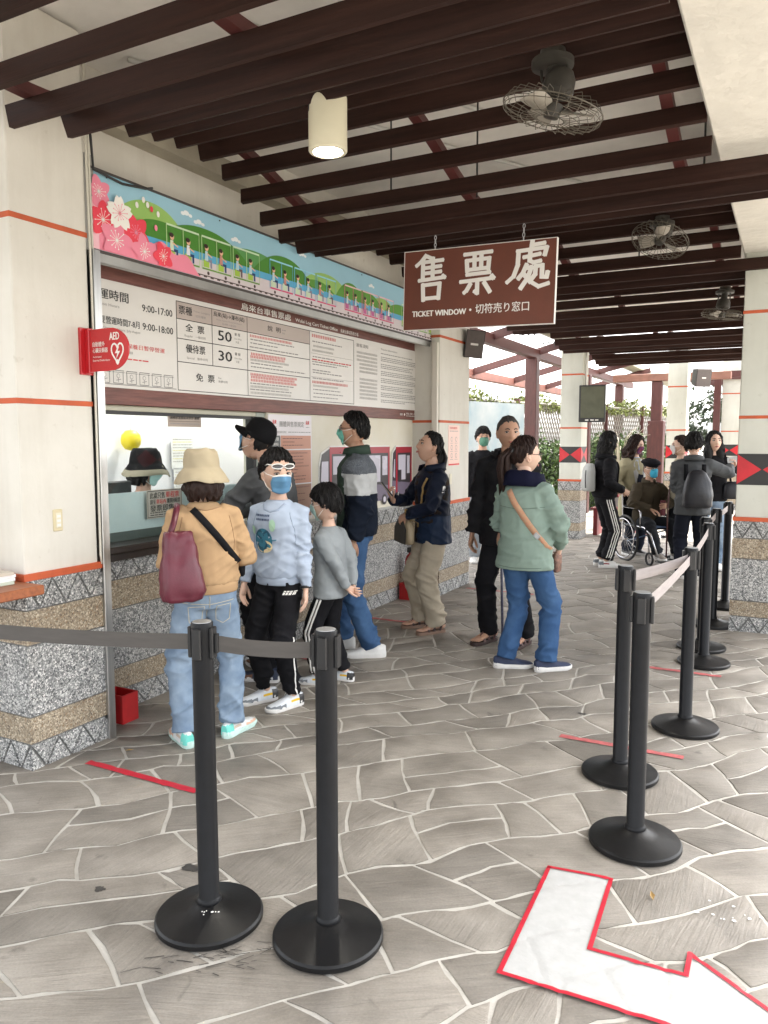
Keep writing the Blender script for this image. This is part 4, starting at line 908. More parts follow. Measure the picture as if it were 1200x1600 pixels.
st0 = stanchion()
def post(x, y, rz, label, lean=(0, 0)):
    global st0
    if st0['label'] == 'x': o = st0; o.location = (x, y, 0); o.rotation_euler = (0, 0, rz); o['label'] = label
    else: o = dup(st0, None, (x, y, 0), rz, label)
    o.rotation_euler[0], o.rotation_euler[1] = lean
    return o
POSTS = {'s1': (-1.66, 1.885), 's2': (-1.255, 1.985), 'r1': (-.487, 3.05), 'r2': (-.665, 3.67), 'r3': (-.462, 4.446), 'B': (-.498, 5.83), 'A': (-.556, 6.26), 'C': (-.55, 7.09), 'E': (-.512, 7.92)}
LBL = {'s1': 'front left black barrier post with belts on both sides, scuffed base', 's2': 'front black barrier post in the middle, belt ending at it', 'r1': 'nearest black barrier post on the right, just behind the white arrow', 'r2': 'black barrier post on the right with chipped base rim, behind the nearest right one',
       'r3': 'black barrier post where two pale belts meet at the right', 'B': 'fourth black barrier post from the front on the right side', 'A': 'black barrier post close behind the fourth one on the right', 'C': 'black barrier post beside the right pillar base, in front of the last one', 'E': 'farthest black barrier post at the right pillar'}
ANG = {'s1': .24, 's2': .24, 'r1': .1, 'r2': .35, 'r3': .3}
for k, (x, y) in POSTS.items(): post(x, y, ANG.get(k, .1), LBL[k], (0, RAD(-.25)) if k in ('s1',) else (0, 0))
def belt(a, b, z0, m, label, w=.052, tw=.0, sag=.008, za=None):
    a = np.array(a); b = np.array(b); d = (b - a) / np.linalg.norm(b - a); p0 = a + d * .046; p1 = b - d * .046; n = 16; nn = np.array([-d[1], d[0]]); v = []; f = []
    for i in range(n + 1):
        t = i / n; c = p0 + (p1 - p0) * t; s_ = -sag * 4 * t * (1 - t); an = tw * sin(pi * t)
        for u in (-w / 2, w / 2):
            for q in (-.0007, .0007): v.append((c[0] + nn[0] * (u * sin(an) + q), c[1] + nn[1] * (u * sin(an) + q), z0 + (za or 0) * (1 - t) + s_ + u * cos(an)))
    for i in range(n):
        k = i * 4
        for a_, b_ in ((0, 1), (1, 3), (3, 2), (2, 0)): f.append((k + a_, k + b_, k + 4 + b_, k + 4 + a_))
    f += [(0, 2, 3, 1), (n * 4, n * 4 + 1, n * 4 + 3, n * 4 + 2)]
    t = thing('barrier_belt', label, 'belt', group='retractable queue belts'); MB().add(v, f).build('webbing', m, t)
    for c, s_ in ((p0, 1), (p1, -1)):
        M = Matrix.Translation((c[0], c[1], z0 + (za or 0) * (1 if s_ > 0 else 0))) @ Matrix.Rotation(math.atan2(d[1], d[0]), 4, 'Z'); MB().box((-.006, -.006, -w / 2 - .006), (.008, .006, w / 2 + .006), M=M, bev=.002).build('clip', cas_m, t)
web_g = mat('grey brown webbing', (.075, .068, .062), .7, .15, 8, .35, 220, stretch=(1, 1, 8), bdist=.001); web_p = mat('pale grey webbing', (.30, .265, .255), .7, .15, 8, .3, 220, stretch=(1, 1, 8), bdist=.001)
belt((-2.75, 1.60), POSTS['s1'], .945, web_g, 'dark grey belt stretching from the left edge to the front left barrier post', sag=.012)
belt(POSTS['s1'], POSTS['s2'], .945, web_g, 'dark grey belt between the two front barrier posts')
belt(POSTS['r2'], POSTS['r3'], .955, web_p, 'pale belt between the chipped-base post and the post behind it'); belt(POSTS['r1'], POSTS['r3'], .950, web_p, 'pale pinkish belt running back from the nearest right barrier post')
belt(POSTS['r3'], POSTS['B'], .955, web_p, 'pale belt running on from the middle right barrier post towards the far posts'); belt(POSTS['C'], POSTS['E'], .955, web_p, 'pale belt between the two farthest barrier posts by the pillar')
belt(POSTS['A'], POSTS['C'], .955, web_p, 'pale belt between far barrier posts, partly hidden by the person in grey')
mb = MB()
for k in range(7): a = rv.uniform(-.6, .9); r = rv.uniform(.04, .07); mb.lathe([(rv.uniform(.002, .006), 0), (.002, .0015)], 6, (-1.66 + r * cos(a - 1.2), 1.885 + r * sin(a - 1.2), .062 - (r - .04) * .3))
mb.build('paint_chip', white_print, None, kind='stuff', label='pale scuff chips on the front left post base', cat='scuffs')

# ---------------------------------------------------------------- ceiling lamp, fans
t = thing('ceiling_lamp', 'cream cylindrical downlight, lit, hanging under the slats', 'lamp', (-1.93, 3.1, 2.90))
cream = mat('cream enamel', (.70, .66, .50), .4, .04, 4)
MB().lathe([(.064, .012), (.068, .0), (.083, .0), (.088, .006), (.088, .235), (.084, .24), (.0, .24)], 48).build('housing', cream, t, 30)
MB().lathe([(.0, .009), (.063, .010)], 32).build('bulb_glass', mat('lamp glow', (1, .97, .90), .4, emit=22), t)
for k in range(5): MB().box((-.002, -.0005, 0), (.002, .0005, .03), M=Matrix.Rotation(RAD(-62 + k * 5), 4, 'Z') @ Matrix.Translation((0, -.0882, .17)) @ Matrix.Rotation(RAD(14), 4, 'Y')).build('vent_slot', black_metal, t)
MB().lathe([(.02, .24), (.02, .5)], 12).build('stem', black_metal, t)
dn = bpy.data.lights.new('lamp light', 'SPOT'); dn.energy = 12; dn.spot_size = RAD(100); dn.spot_blend = .8; dn.shadow_soft_size = .06; dn.color = (1, .93, .8); lo = bpy.data.objects.new('lamp_light', dn); COL.objects.link(lo); lo.location = (-1.93, 3.1, 2.88)
fan_d = mat('fan dark metal', (.055, .05, .042), .5, .3, 9, metal=.4); wire = mat('cage wire', (.13, .115, .09), .5, .25, 30, metal=.5); blade_m = mat('fan blade', (.36, .33, .28), .4, .15, 6)
def fan(label, mount, center, axis, R, seed, sc=1.):
    t = thing('ceiling_fan', label, 'fan', group='caged ceiling fans'); mount = Vector(mount); center = Vector(center); ax = Vector(axis).normalized()
    MB().lathe([(.0, .05), (.05, .05), (.055, .02), (.085, .01), (.085, -.015), (.06, -.02), (0, -.02)], 28, tuple(mount)).build('mount_plate', fan_d, t, 35)
    back = center - ax * (.075 * sc)
    mb = MB(); dm = (back - mount); mb.tube([mount, mount + dm * .45, mount + dm * .75], [.028, .032, .026], 14)
    for s_ in (-1, 1): mb.tube([mount + Vector((.05 * s_, 0, 0)), mount + dm * .5 + Vector((.055 * s_, 0, 0)), back + Vector((.04 * s_, 0, 0))], .006, 6)
    mb.build('arm', fan_d, t, 40)
    q = ax.to_track_quat('Z', 'Y').to_matrix().to_4x4(); MM = Matrix.Translation(center) @ q @ Matrix.Scale(sc, 4)
    MB().lathe([(.0, -.155), (.045, -.15), (.062, -.12), (.066, -.07), (.05, -.05), (.03, -.045), (.0, -.045)], 26, M=MM).build('motor', fan_d, t, 35)
    R2 = R / sc; mb = MB(); n = 26
    for k in range(n):
        a = 2 * pi * k / n + (.0); tw = .08; pts = []
        for u, w in ((.055, -.038), (R2 * .55, -.044), (R2 * .9, -.034), (R2, 0), (R2 * .9, .034), (R2 * .55, .042), (.055, .038)): pts.append(MM @ Vector((u * cos(a + tw * (u / R2)), u * sin(a + tw * (u / R2)), w)))
        mb.tube(pts, .0016, 4, cap=False)
    for u, w in ((R2, 0), (.055, .038), (.055, -.038), (R2 * .6, .043), (R2 * .98, .02)): mb.tube([MM @ Vector((u * cos(2 * pi * k / 40), u * sin(2 * pi * k / 40), w)) for k in range(41)], .003 if w == 0 else .0018, 5, cap=False)
    mb.build('cage', wire, t, kind='stuff')
    for k in range(3):
        a0 = 2 * pi * k / 3 + seed; v = []
        for i in range(7):
            r = .03 + (R2 * .84 - .03) * i / 6; hw = (.02 + .055 * sin(pi * min(1, i / 5.2) * .62)) ; 
            for s_ in (-1, 1):
                aa = a0 + s_ * hw / max(r, .05) * .62; v.append(MM @ Vector((r * cos(aa), r * sin(aa), .018 * s_)))
        mb = MB().add(v, [(2 * i, 2 * i + 1, 2 * i + 3, 2 * i + 2) for i in range(6)]); ob = mb.build('blade', blade_m, t, True); md = ob.modifiers.new('thick', 'SOLIDIFY'); md.thickness = .003
    MB().lathe([(.0, .035), (.03, .03), (.038, .0), (.038, -.02), (0, -.02)], 20, M=MM).build('hub', fan_d, t, 40)
fan('large caged fan hanging below the slats near the concrete beam', (-.93, 3.22, 3.12), (-.925, 3.215, 2.935), (-.25, .0, -.97), .205, .3)
fan('caged fan tilted towards the camera to the right of the hanging sign', (-.90, 5.97, 3.14), (-.905, 5.93, 3.02), (-.2, -.42, -.88), .20, .9)
fan('caged fan half hidden by the right pillar, farther along the canopy', (-.66, 8.45, 3.05), (-.68, 8.42, 2.83), (-.12, .03, -.99), .19, .2)
# ---------------------------------------------------------------- speakers, screen, switch, boxes, shelf
spk = mat('speaker grey', (.12, .10, .095), .6, .1, 30, .3, 300, bdist=.001)
def speaker(label, M, w, h, d):
    t = thing('loudspeaker', label, 'loudspeaker', group='small loudspeakers')
    MB().add([M @ Vector(p) for p in ((-w / 2, 0, -h / 2), (w / 2, 0, -h / 2), (w / 2, 0, h / 2), (-w / 2, 0, h / 2), (-w / 2 * .7, d, -h / 2 * .8), (w / 2 * .7, d, -h / 2 * .8), (w / 2 * .7, d, h / 2 * .9), (-w / 2 * .7, d, h / 2 * .9))], [(0, 1, 2, 3), (1, 5, 6, 2), (5, 4, 7, 6), (4, 0, 3, 7), (3, 2, 6, 7), (4, 5, 1, 0)]).build('cabinet', black_metal, t)
    MB().box((-w / 2 + .008, -.008, -h / 2 + .008), (w / 2 - .008, .0, h / 2 - .008), M=M, bev=.004).build('grille', spk, t)
    MB().box((-.04, -.0095, -.012), (.04, -.008, .010), M=M).build('badge', white_print, t); MB().tube([M @ Vector((0, d, 0)), M @ Vector((0, d + .12, .06))], .012, 8).build('bracket', black_metal, t)
speaker('loudspeaker above the end pillar of the ticket office below the hanging sign', Matrix.Translation((-3.02, 7.75, 2.60)) @ Matrix.Rotation(RAD(14), 4, 'Z') @ Matrix.Rotation(RAD(8), 4, 'X') @ Matrix.Rotation(RAD(8), 4, 'Y'), .20, .29, .17)
speaker('loudspeaker hung between the far pillars', Matrix.Translation((-1.55, 15.9, 2.76)) @ Matrix.Rotation(RAD(35), 4, 'Z') @ Matrix.Rotation(RAD(8), 4, 'X'), .30, .34, .25)
t = thing('wall_screen', 'flat screen mounted on the pillar behind the girl with backpack', 'screen'); M = Matrix.Translation((-2.77, 12.10, 2.15)) @ Matrix.Rotation(RAD(6), 4, 'Z')
MB().box((-.20, 0, -.285), (.20, .05, .285), M=M, bev=.008).build('housing', black_metal, t); MB().box((-.17, -.003, -.22), (.185, 0, .26), M=M).build('display', mat('dark screen', (.10, .105, .07), .25, .2, 3), t); MB().box((-.20, .05, -.26), (-.1, .22, .26), M=M).build('bracket', black_metal, t)
for k in (-.10, -.02, .05): MB().box((k, -.004, -.262), (k + .05, -.001, -.245), M=M).build('sticker', white_print, t)
MB().tube([(-2.965, 12.5, 3.0), (-2.95, 12.45, 2.9), (-2.95, 12.42, 2.45)], .018, 8).build('cable_duct', white_print, t, True)
t = thing('light_switch', 'cream switch plate on the left white pillar', 'switch'); bx('plate', (-3.198, 2.560, 1.148), (-3.190, 2.615, 1.256), mat('switch cream', (.66, .58, .38), .4), t, .003); bx('rocker', (-3.190, 2.572, 1.165), (-3.186, 2.603, 1.24), mat('switch pale', (.72, .68, .54), .4), t, .002); [bx('button', (-3.186, 2.577, 1.172 + k * .022), (-3.184, 2.597, 1.184 + k * .022), white_print, t) for k in range(3)]
t = thing('light_switch', 'pale switch plate on the end pillar above the red line', 'switch'); bx('plate', (-3.15, 7.405, 1.13), (-3.142, 7.46, 1.24), MATS['switch pale'], t, .003)
redm = mat('red metal', (.42, .012, .014), .42, .2, 9, .15, 30, bdist=.003)
for (x, y, w, lab) in ((-3.345, 3.08, .12, 'red metal bin on the floor beside the steel guide'), (-3.34, 6.88, .17, 'red metal fire box on the floor behind the woman in beige trousers')):
    t = thing('red_bin', lab, 'bin', (x, y, 0)); h = .165
    for a, b in (((-.085, -w / 2, 0), (-.075, w / 2, h)), ((.075, -w / 2, 0), (.085, w / 2, h)), ((-.075, -w / 2, 0), (.075, -w / 2 + .01, h)), ((-.075, w / 2 - .01, 0), (.075, w / 2, h)), ((-.075, -w / 2 + .01, 0), (.075, w / 2 - .01, .01))): bx('side_panel', a, b, redm, t, .002)
t = thing('fire_extinguisher', 'red cylinder standing in the bin behind the woman with the phone', 'extinguisher'); MB().lathe([(.055, .012), (.055, .40), (.04, .44), (.02, .46), (.02, .49), (0, .49)], 20, (-3.34, 6.88, 0)).build('cylinder', redm, t, 40); bx('valve', (-3.37, 6.86, .47), (-3.31, 6.90, .52), black_metal, t)
t = thing('wall_shelf', 'orange brown wooden shelf board at the left edge beside the pillar', 'shelf'); bx('board', (-4.3, 2.10, .885), (-3.03, 2.37, .93), mat('orange wood', (.30, .09, .03), .45, .25, 6, stretch=(1, 8, 8)), t, .006); bx('bracket', (-3.6, 2.15, .80), (-3.57, 2.37, .885), black_metal, t)
t = thing('paper_stack', 'stack of pale leaflets on the orange shelf', 'leaflets'); 
for k in range(4): MB().box((-.13, -.10, 0), (.13, .10, .014), M=Matrix.Translation((-3.30, 2.22, .931 + k * .0145)) @ Matrix.Rotation(RAD(-4 + 5 * (k % 3)), 4, 'Z')).build('leaflet', [mat('leaflet green', (.55, .62, .52), .6), paper, paper, mat('leaflet buff', (.55, .50, .42), .6)][k], t)
# red bench far behind
t = thing('red_bench', 'red wooden bench between the far pillars behind the girl', 'bench'); rb = mat('red bench paint', (.20, .02, .025), .5, .2, 6)
for k in range(4): bx('seat_slat', (-2.95, 12.95 + k * .1, .43), (-2.05, 13.03 + k * .1, .46), rb, t, .005)
for x in (-2.9, -2.12): bx('leg', (x, 12.95, 0), (x + .07, 13.33, .43), rb, t, .006)
for k in range(2): bx('back_slat', (-2.95, 13.36, .62 + k * .14), (-2.05, 13.39, .72 + k * .14), rb, t, .005)
for x in (-2.9, -2.12): bx('back_post', (x, 13.33, .3), (x + .06, 13.37, .9), rb, t)
# ---------------------------------------------------------------- marks and litter on the paving
def blob(cx, cy, r, seed, n=16, ry=None): 
    q = np.random.default_rng(seed); return [(cx + r * q.uniform(.55, 1.2) * cos(2 * pi * i / n), cy + (ry or r) * q.uniform(.55, 1.2) * sin(2 * pi * i / n)) for i in range(n)]
stain_m = mat('dark stain', (.05, .046, .042), .5, .3, 30)
for (x, y, r, ry, sd, lab) in ((-1.925, 2.09, .05, .025, 1, 'small dark stain on the paving left of the front barrier post'), (-2.115, 1.83, .022, .018, 2, 'tiny dark spot on the paving at the lower left'), (-1.02, 4.41, .03, .014, 3, 'small dark spot on the paving right of the woman in green')):
    o = drape('floor_stain', blob(x, y, r, sd, ry=ry), stain_m, None, .0032, .02); o['label'] = lab; o['category'] = 'stain'
mb = MB(); q = np.random.default_rng(6)
for k in range(34):
    x = q.uniform(-1.72, -1.36); y = 1.60 + (x + 1.72) * .62 + q.normal() * .035; a = .62 + q.normal() * .35; l = q.uniform(.015, .06); w = q.uniform(.0008, .002); d = np.array([cos(a), sin(a)]); n_ = np.array([-d[1], d[0]]) * w
    mb.add([(x - n_[0], y - n_[1], .0034), (x + d[0] * l - n_[0], y + d[1] * l - n_[1], .0034), (x + d[0] * l + n_[0], y + d[1] * l + n_[1], .0034), (x + n_[0], y + n_[1], .0034)], [(0, 1, 2, 3)])
mb.build('scrape_marks', stain_m, None, kind='stuff', label='dark scrape marks on the paving below the front left post', cat='scrape')
mb = MB()
for k in range(11):
    x = -.12 + q.normal() * .06; y = 2.71 + q.normal() * .04; r = q.uniform(.003, .009); pts = [(x + r * q.uniform(.5, 1.2) * cos(a), y + r * q.uniform(.5, 1.2) * sin(a)) for a in np.linspace(0, 2 * pi, 7)[:-1]]; mb.prism(pts, (0, 0, .0025), X1, Y1, .0008)
mb.build('paint_flakes', white_print, None, kind='stuff', label='white paint flakes scattered on the paving above the arrow tip', cat='flakes')
lf = mat('dry leaf', (.34, .22, .08), .7, .2, 40)
for i, (x, y, a, lab) in enumerate(((-2.97, 2.76, .4, 'dry yellow leaf on the paving by the left pillar'), (-.36, 2.68, 1.9, 'small brown leaf on the paving right of the arrow'))):
    v = [(0, 0, .004), (.018, .008, .010), (.045, 0, .012), (.018, -.010, .012), (.024, 0, .005)]; R2 = Matrix.Translation((x, y, 0)) @ Matrix.Rotation(a, 4, 'Z'); o = MB().add([R2 @ Vector(p) for p in v], [(0, 1, 4), (1, 2, 4), (2, 3, 4), (3, 0, 4)]).build('fallen_leaf', lf, None, label=lab, cat='leaf'); o.modifiers.new('t', 'SOLIDIFY').thickness = .0008
# ---------------------------------------------------------------- people
def fab(name, col, rough=.85, var=.10, vscale=5, col2=None, bump=.22, bscale=260, sheen=.0, bdist=.0012, spec=.12): return mat('cloth ' + name, col, rough, var, vscale, bump, bscale, col2=col2, sheen=sheen, bdist=bdist, spec=spec)
SKIN = {k: mat('skin ' + k, c, .5, .06, 14, .06, 300, spec=.4, bdist=.001) for k, c in dict(a=(.58, .37, .27), b=(.52, .315, .225), c=(.45, .26, .175), d=(.63, .42, .32)).items()}
for m in SKIN.values():
    b_ = m.node_tree.nodes['Principled BSDF']; b_.inputs['Subsurface Weight'].default_value = .12; b_.inputs['Subsurface Radius'].default_value = (.012, .005, .003)
hair_black = mat('hair black', (.009, .008, .008), .5, .35, 60, .5, 160, stretch=(3, 3, .5), bdist=.003, spec=.22); hair_brown = mat('hair dark brown', (.024, .012, .009), .5, .35, 60, .5, 160, stretch=(3, 3, .5), bdist=.003, spec=.22); hair_grey = mat('hair cropped', (.045, .038, .034), .7, .35, 90, .4, 300)
eye_w = mat('eye white', (.40, .36, .33), .3); eye_d = mat('eye iris', (.012, .008, .006), .2); brow_m = mat('brow', (.02, .015, .012), .8); lip_m = mat('lips', (.36, .13, .11), .45); sole_w = mat('sole white', (.72, .71, .69), .6, .08, 20); lace_w = mat('lace', (.74, .74, .72), .8)
def remesh(mb, vox, it=4):
    me = bpy.data.meshes.new('tmp'); me.from_pydata(mb.v, [], mb.f); o = bpy.data.objects.new('tmp', me); COL.objects.link(o)
    md = o.modifiers.new('r', 'REMESH'); md.mode = 'VOXEL'; md.voxel_size = vox; md.use_smooth_shade = True
    if it: m2 = o.modifiers.new('s', 'SMOOTH'); m2.factor = .5; m2.iterations = it
    dg = bpy.context.evaluated_depsgraph_get(); out = bpy.data.meshes.new_from_object(o.evaluated_get(dg)); bpy.data.objects.remove(o); bpy.data.meshes.remove(me)
    return out
def co_of(me):
    a = np.empty(len(me.vertices) * 3, 'f'); me.vertices.foreach_get('co', a); return a.reshape(-1, 3)
def no_of(me):
    a = np.empty(len(me.vertices) * 3, 'f'); me.vertex_normals.foreach_get('vector', a); return a.reshape(-1, 3)
def vnoise(p, seed=0):
    i = np.floor(p).astype(np.int64); f = p - i; f = f * f * (3 - 2 * f); out = 0
    for dx in (0, 1):
        for dy in (0, 1):
            for dz in (0, 1):
                h = (i[:, 0] + dx) * 374761393 + (i[:, 1] + dy) * 668265263 + (i[:, 2] + dz) * 2147483647 + seed * 144269; h = (h ^ (h >> 13)) * 1274126177; h = (h ^ (h >> 16)) & 0xffff
                out = out + (h / 32767.5 - 1) * (f[:, 0] if dx else 1 - f[:, 0]) * (f[:, 1] if dy else 1 - f[:, 1]) * (f[:, 2] if dz else 1 - f[:, 2])
    return out
def folds(me, cs, amp, seed, s=1.):
    p = co_of(me) / s; n = no_of(me); w = np.full(len(p), .30)
    for c, rad, k in cs: w += k * np.exp(-((p - np.array(c) / s) ** 2).sum(1) / rad ** 2)
    R1 = np.array(Euler((.5, .35 * (-1) ** seed, .4)).to_matrix()); R2 = np.array(Euler((-.45, -.3, 1.)).to_matrix())
    a = vnoise(p @ R1 * np.array([7, 7, 15.]), seed); b = vnoise(p @ R2 * np.array([9, 9, 21.]), seed + 5); c = vnoise(p * np.array([3.5, 3.5, 3.]), seed + 9); e = vnoise(p @ R1 * np.array([22, 22, 40.]), seed + 2)
    d = 1.5 * ((1 - np.abs(a)) ** 4 - .32) + 1.0 * ((1 - np.abs(b)) ** 4 - .32) + .9 * c + .22 * e
    p2 = p * s + n * (d * np.minimum(w, 1.5) * amp * s * (1 - n[:, 2] ** 2))[:, None]
    me.vertices.foreach_set('co', p2.astype('f').ravel()); me.update()
def shade(me, m):
    me.materials.clear()
    for q in (m if isinstance(m, (list, tuple)) else [m]): me.materials.append(q)
    me.polygons.foreach_set('use_smooth', [True] * len(me.polygons)); return me
def ik(a, t, l1, l2, pole):
    a = Vector(a); t = Vector(t); d = t - a; L = min(d.length, (l1 + l2) * .999); dn = d.normalized(); t = a + dn * L
    x = (l1 * l1 - l2 * l2 + L * L) / (2 * L); h = math.sqrt(max(0, l1 * l1 - x * x)); p = Vector(pole); p = p - dn * p.dot(dn)
    if p.length < 1e-6: p = dn.orthogonal()
    return a + dn * x + p.normalized() * h, t
def head_pts(th, ph, nose=1., plain=False):
    dx, dy, dz = np.sin(th) * np.sin(ph), np.sin(th) * np.cos(ph), np.cos(th)
    x, y, z = .074 * dx, .092 * dy, .113 * dz
    t = np.clip(-z / .113, 0, 1); x = x * (1 - .30 * t ** 1.7); fr = np.clip(dy, 0, 1) ** .7
    y = np.where(y > 0, y * (1 - .06 * t ** 2), y * (1 - .42 * t ** 1.5)); y = y - .006 * np.clip(z / .113, 0, 1); x = x * (1 + .04 * np.clip(z / .1, 0, 1))
    if not plain:
        g = lambda q, c, w: np.exp(-((q - c) / w) ** 2)
        ramp = np.clip((.022 - z) / .055, 0, 1) * (z > -.0355) + (z <= -.0355) * np.clip(1 - (-.0355 - z) / .008, 0, 1)
        y = y + fr * nose * (.021 * ramp * g(x, 0, .0095 + .007 * np.clip(-z / .035, 0, 1)))
        y = y - fr * .0075 * (g(x, .031, .016) + g(x, -.031, .016)) * g(z, .006, .013) + fr * .004 * g(z, .030, .012) * g(x, 0, .05)
        y = y + fr * .005 * g(x, 0, .022) * (g(z, -.057, .006) + g(z, -.068, .007)) - fr * .003 * g(z, -.0625, .003) * g(x, 0, .024) + fr * .007 * g(x, 0, .022) * g(z, -.097, .014)
        x = x + np.sign(dx) * .004 * g(z, -.018, .02) * fr
    return np.stack([x, y, z], -1)
NT, NP = 40, 56
def head_grid(fn):
    th = np.linspace(.02, pi - .02, NT); ph = np.linspace(-pi, pi, NP, endpoint=False); T, Q = np.meshgrid(th, ph, indexing='ij')
    v = fn(T, Q).reshape(-1, 3); f = [(i * NP + j, (i + 1) * NP + j, (i + 1) * NP + (j + 1) % NP, i * NP + (j + 1) % NP) for i in range(NT - 1) for j in range(NP)]
    f += [tuple(range(NP))[::-1], tuple(range((NT - 1) * NP, NT * NP))]
    return v, f
def sstep(x): x = np.clip(x, 0, 1); return x * x * (3 - 2 * x)
HL = dict(short=[(0, 52), (35, 56), (60, 66), (80, 84), (100, 92), (120, 112), (180, 118)], crop=[(0, 52), (35, 54), (60, 62), (80, 82), (100, 92), (120, 108), (180, 114)], fringe=[(0, 72), (35, 72), (60, 82), (80, 96), (100, 104), (130, 118), (180, 124)],
          tied=[(0, 46), (35, 52), (60, 66), (78, 84), (100, 92), (120, 112), (180, 122)], long=[(0, 48), (30, 54), (50, 84), (65, 130), (100, 150), (180, 160)], bob=[(0, 66), (30, 68), (48, 96), (62, 140), (100, 150), (180, 160)])
def make_hair(style, thick, L=.0, seed=1, curl=0., strands=220, wide=1.):
    kp = np.array(HL[style]); r = np.random.default_rng(seed); ph0 = r.uniform(0, 6, 6)
    def fn(T, Q):
        base = head_pts(T, Q, plain=True); c = base / np.linalg.norm(base, axis=-1, keepdims=True)
        hl = np.radians(np.interp(np.degrees(np.abs(Q)), kp[:, 0], kp[:, 1])) + .05 * np.sin(Q * 9 + ph0[0]) + .03 * np.sin(Q * 21 + ph0[1])
        k = sstep((hl - T) / .16); nz = .0035 * np.sin(Q * 17 + 3 * np.sin(T * 4 + ph0[2])) + .0025 * np.sin(Q * 41 + 2 * np.sin(T * 6 + ph0[3]))
        t = (thick * (.75 + .35 * np.clip(np.cos(T), 0, 1)) + nz * (1 + thick * 20)) * k - .014 * (1 - k)
        p = base + c * t[..., None]
        if L > 0:
            side = sstep((np.degrees(np.abs(Q)) - 50) / 18); u = np.clip((T - 1.45) / (pi - .02 - 1.45), 0, 1); sm = sstep(u * 4) * side
            ring = head_pts(np.full_like(T, 1.5), Q, plain=True); hr = ring * np.array([1, 1, 0]); hr = hr / np.linalg.norm(hr, axis=-1, keepdims=True); rad = np.linalg.norm(ring[..., :2], axis=-1)
            bulge = (1 + wide * .18 * np.sin(np.clip(u * 1.15, 0, 1) * pi)) * np.where(u > .93, 1 - (u - .93) / .07 * .85, 1.)
            zz = .0 - L * np.clip(u / .93, 0, 1) - .004 * np.sin(Q * 13 + ph0[4]) * u * 4
            cr = curl * np.sin(zz * 95 + Q * 6) * .016 * u + curl * .012 * np.sin(zz * 50 + Q * 11 + 2)
            lp = hr * ((rad + thick * .9 + nz * 1.4 + cr) * bulge)[..., None]; lp[..., 2] = zz; lp[..., 1] -= .012 * u
            p = p * (1 - sm[..., None]) + lp * sm[..., None]
        return p
    v, f = head_grid(fn); mb = MB().add(v, f)
    th = r.uniform(.05, 2.0, strands); ph = r.uniform(-pi, pi, strands)
    for a, b in zip(th, ph):
        hl = math.radians(np.interp(math.degrees(abs(b)), kp[:, 0], kp[:, 1]))
        if a > hl - .08: continue
        e = min(a + r.uniform(.25, .6), hl + r.uniform(-.02, .12)); n = 5; tt = np.linspace(a, e, n); qq = b + np.linspace(0, r.uniform(-.22, .22), n); pts = fn(tt, qq); cc = pts / np.linalg.norm(pts, axis=1, keepdims=True); pts = pts + cc * (np.array([-.002, .0016, .0022, .0026, .003]) * (1 + thick * 25))[:, None]
        mb.tube(pts.tolist(), [(.002, .0012), (.0036, .002), (.0038, .002), (.003, .0016), (.0006, .0005)], 5, cap=True)
    return mb
def make_hand(mb, w, d, nrm, side, curl, s, mi=0, thumb_out=.6):
    """w wrist, d pointing along the hand, nrm out of the palm, side +1 right / -1 left"""
    d = Vector(d).normalized(); nrm = Vector(nrm); nrm = (nrm - d * nrm.dot(d)).normalized(); lat = d.cross(nrm) * (-side)       # lat points to the thumb side
    w = Vector(w); P = lambda a, b, c: w + d * (a * s) + lat * (b * s) + nrm * (c * s)
    mb.tube([P(-.02, 0, 0), P(.012, 0, 0), P(.04, .003, .002), (P(.072, .003, .002)), P(.092, .002, 0)], [(.026 * s, .019 * s), (.029 * s, .018 * s), (.039 * s, .017 * s), (.041 * s, .015 * s), (.036 * s, .010 * s)], 12, mi, ref=lat, round_cap=1)
    for k, (b, l, r0) in enumerate(((.029, .072, .0088), (.010, .082, .0092), (-.010, .076, .0088), (-.028, .060, .0078))):
        p = P(.086 - .004 * abs(k - 1.2), b, 0); a = curl * .35; pts = [p]
        for q, fr in enumerate((.44, .32, .24)):
            a += curl * (.75, .95, .7)[q] * (1 - .06 * k); p = p + (d * cos(a) + nrm * sin(a) + lat * (.05 * (1.5 - k))) * (l * fr * s); pts.append(p)
        mb.tube(pts, [r0 * s, r0 * .95 * s, r0 * .88 * s, r0 * .7 * s], 8, mi, round_cap=1)
    p = P(.022, .026, .004); pts = [p]
    for q, (fr, sp) in enumerate(((.034, .75), (.030, .42), (.024, .2))):
        p = p + (d * (.75 + .1 * q) + lat * sp * thumb_out + nrm * (.25 + curl * .45)).normalized() * (fr * s); pts.append(p)
    mb.tube(pts, [.0125 * s, .0108 * s, .0098 * s, .0078 * s], 8, mi, round_cap=1)
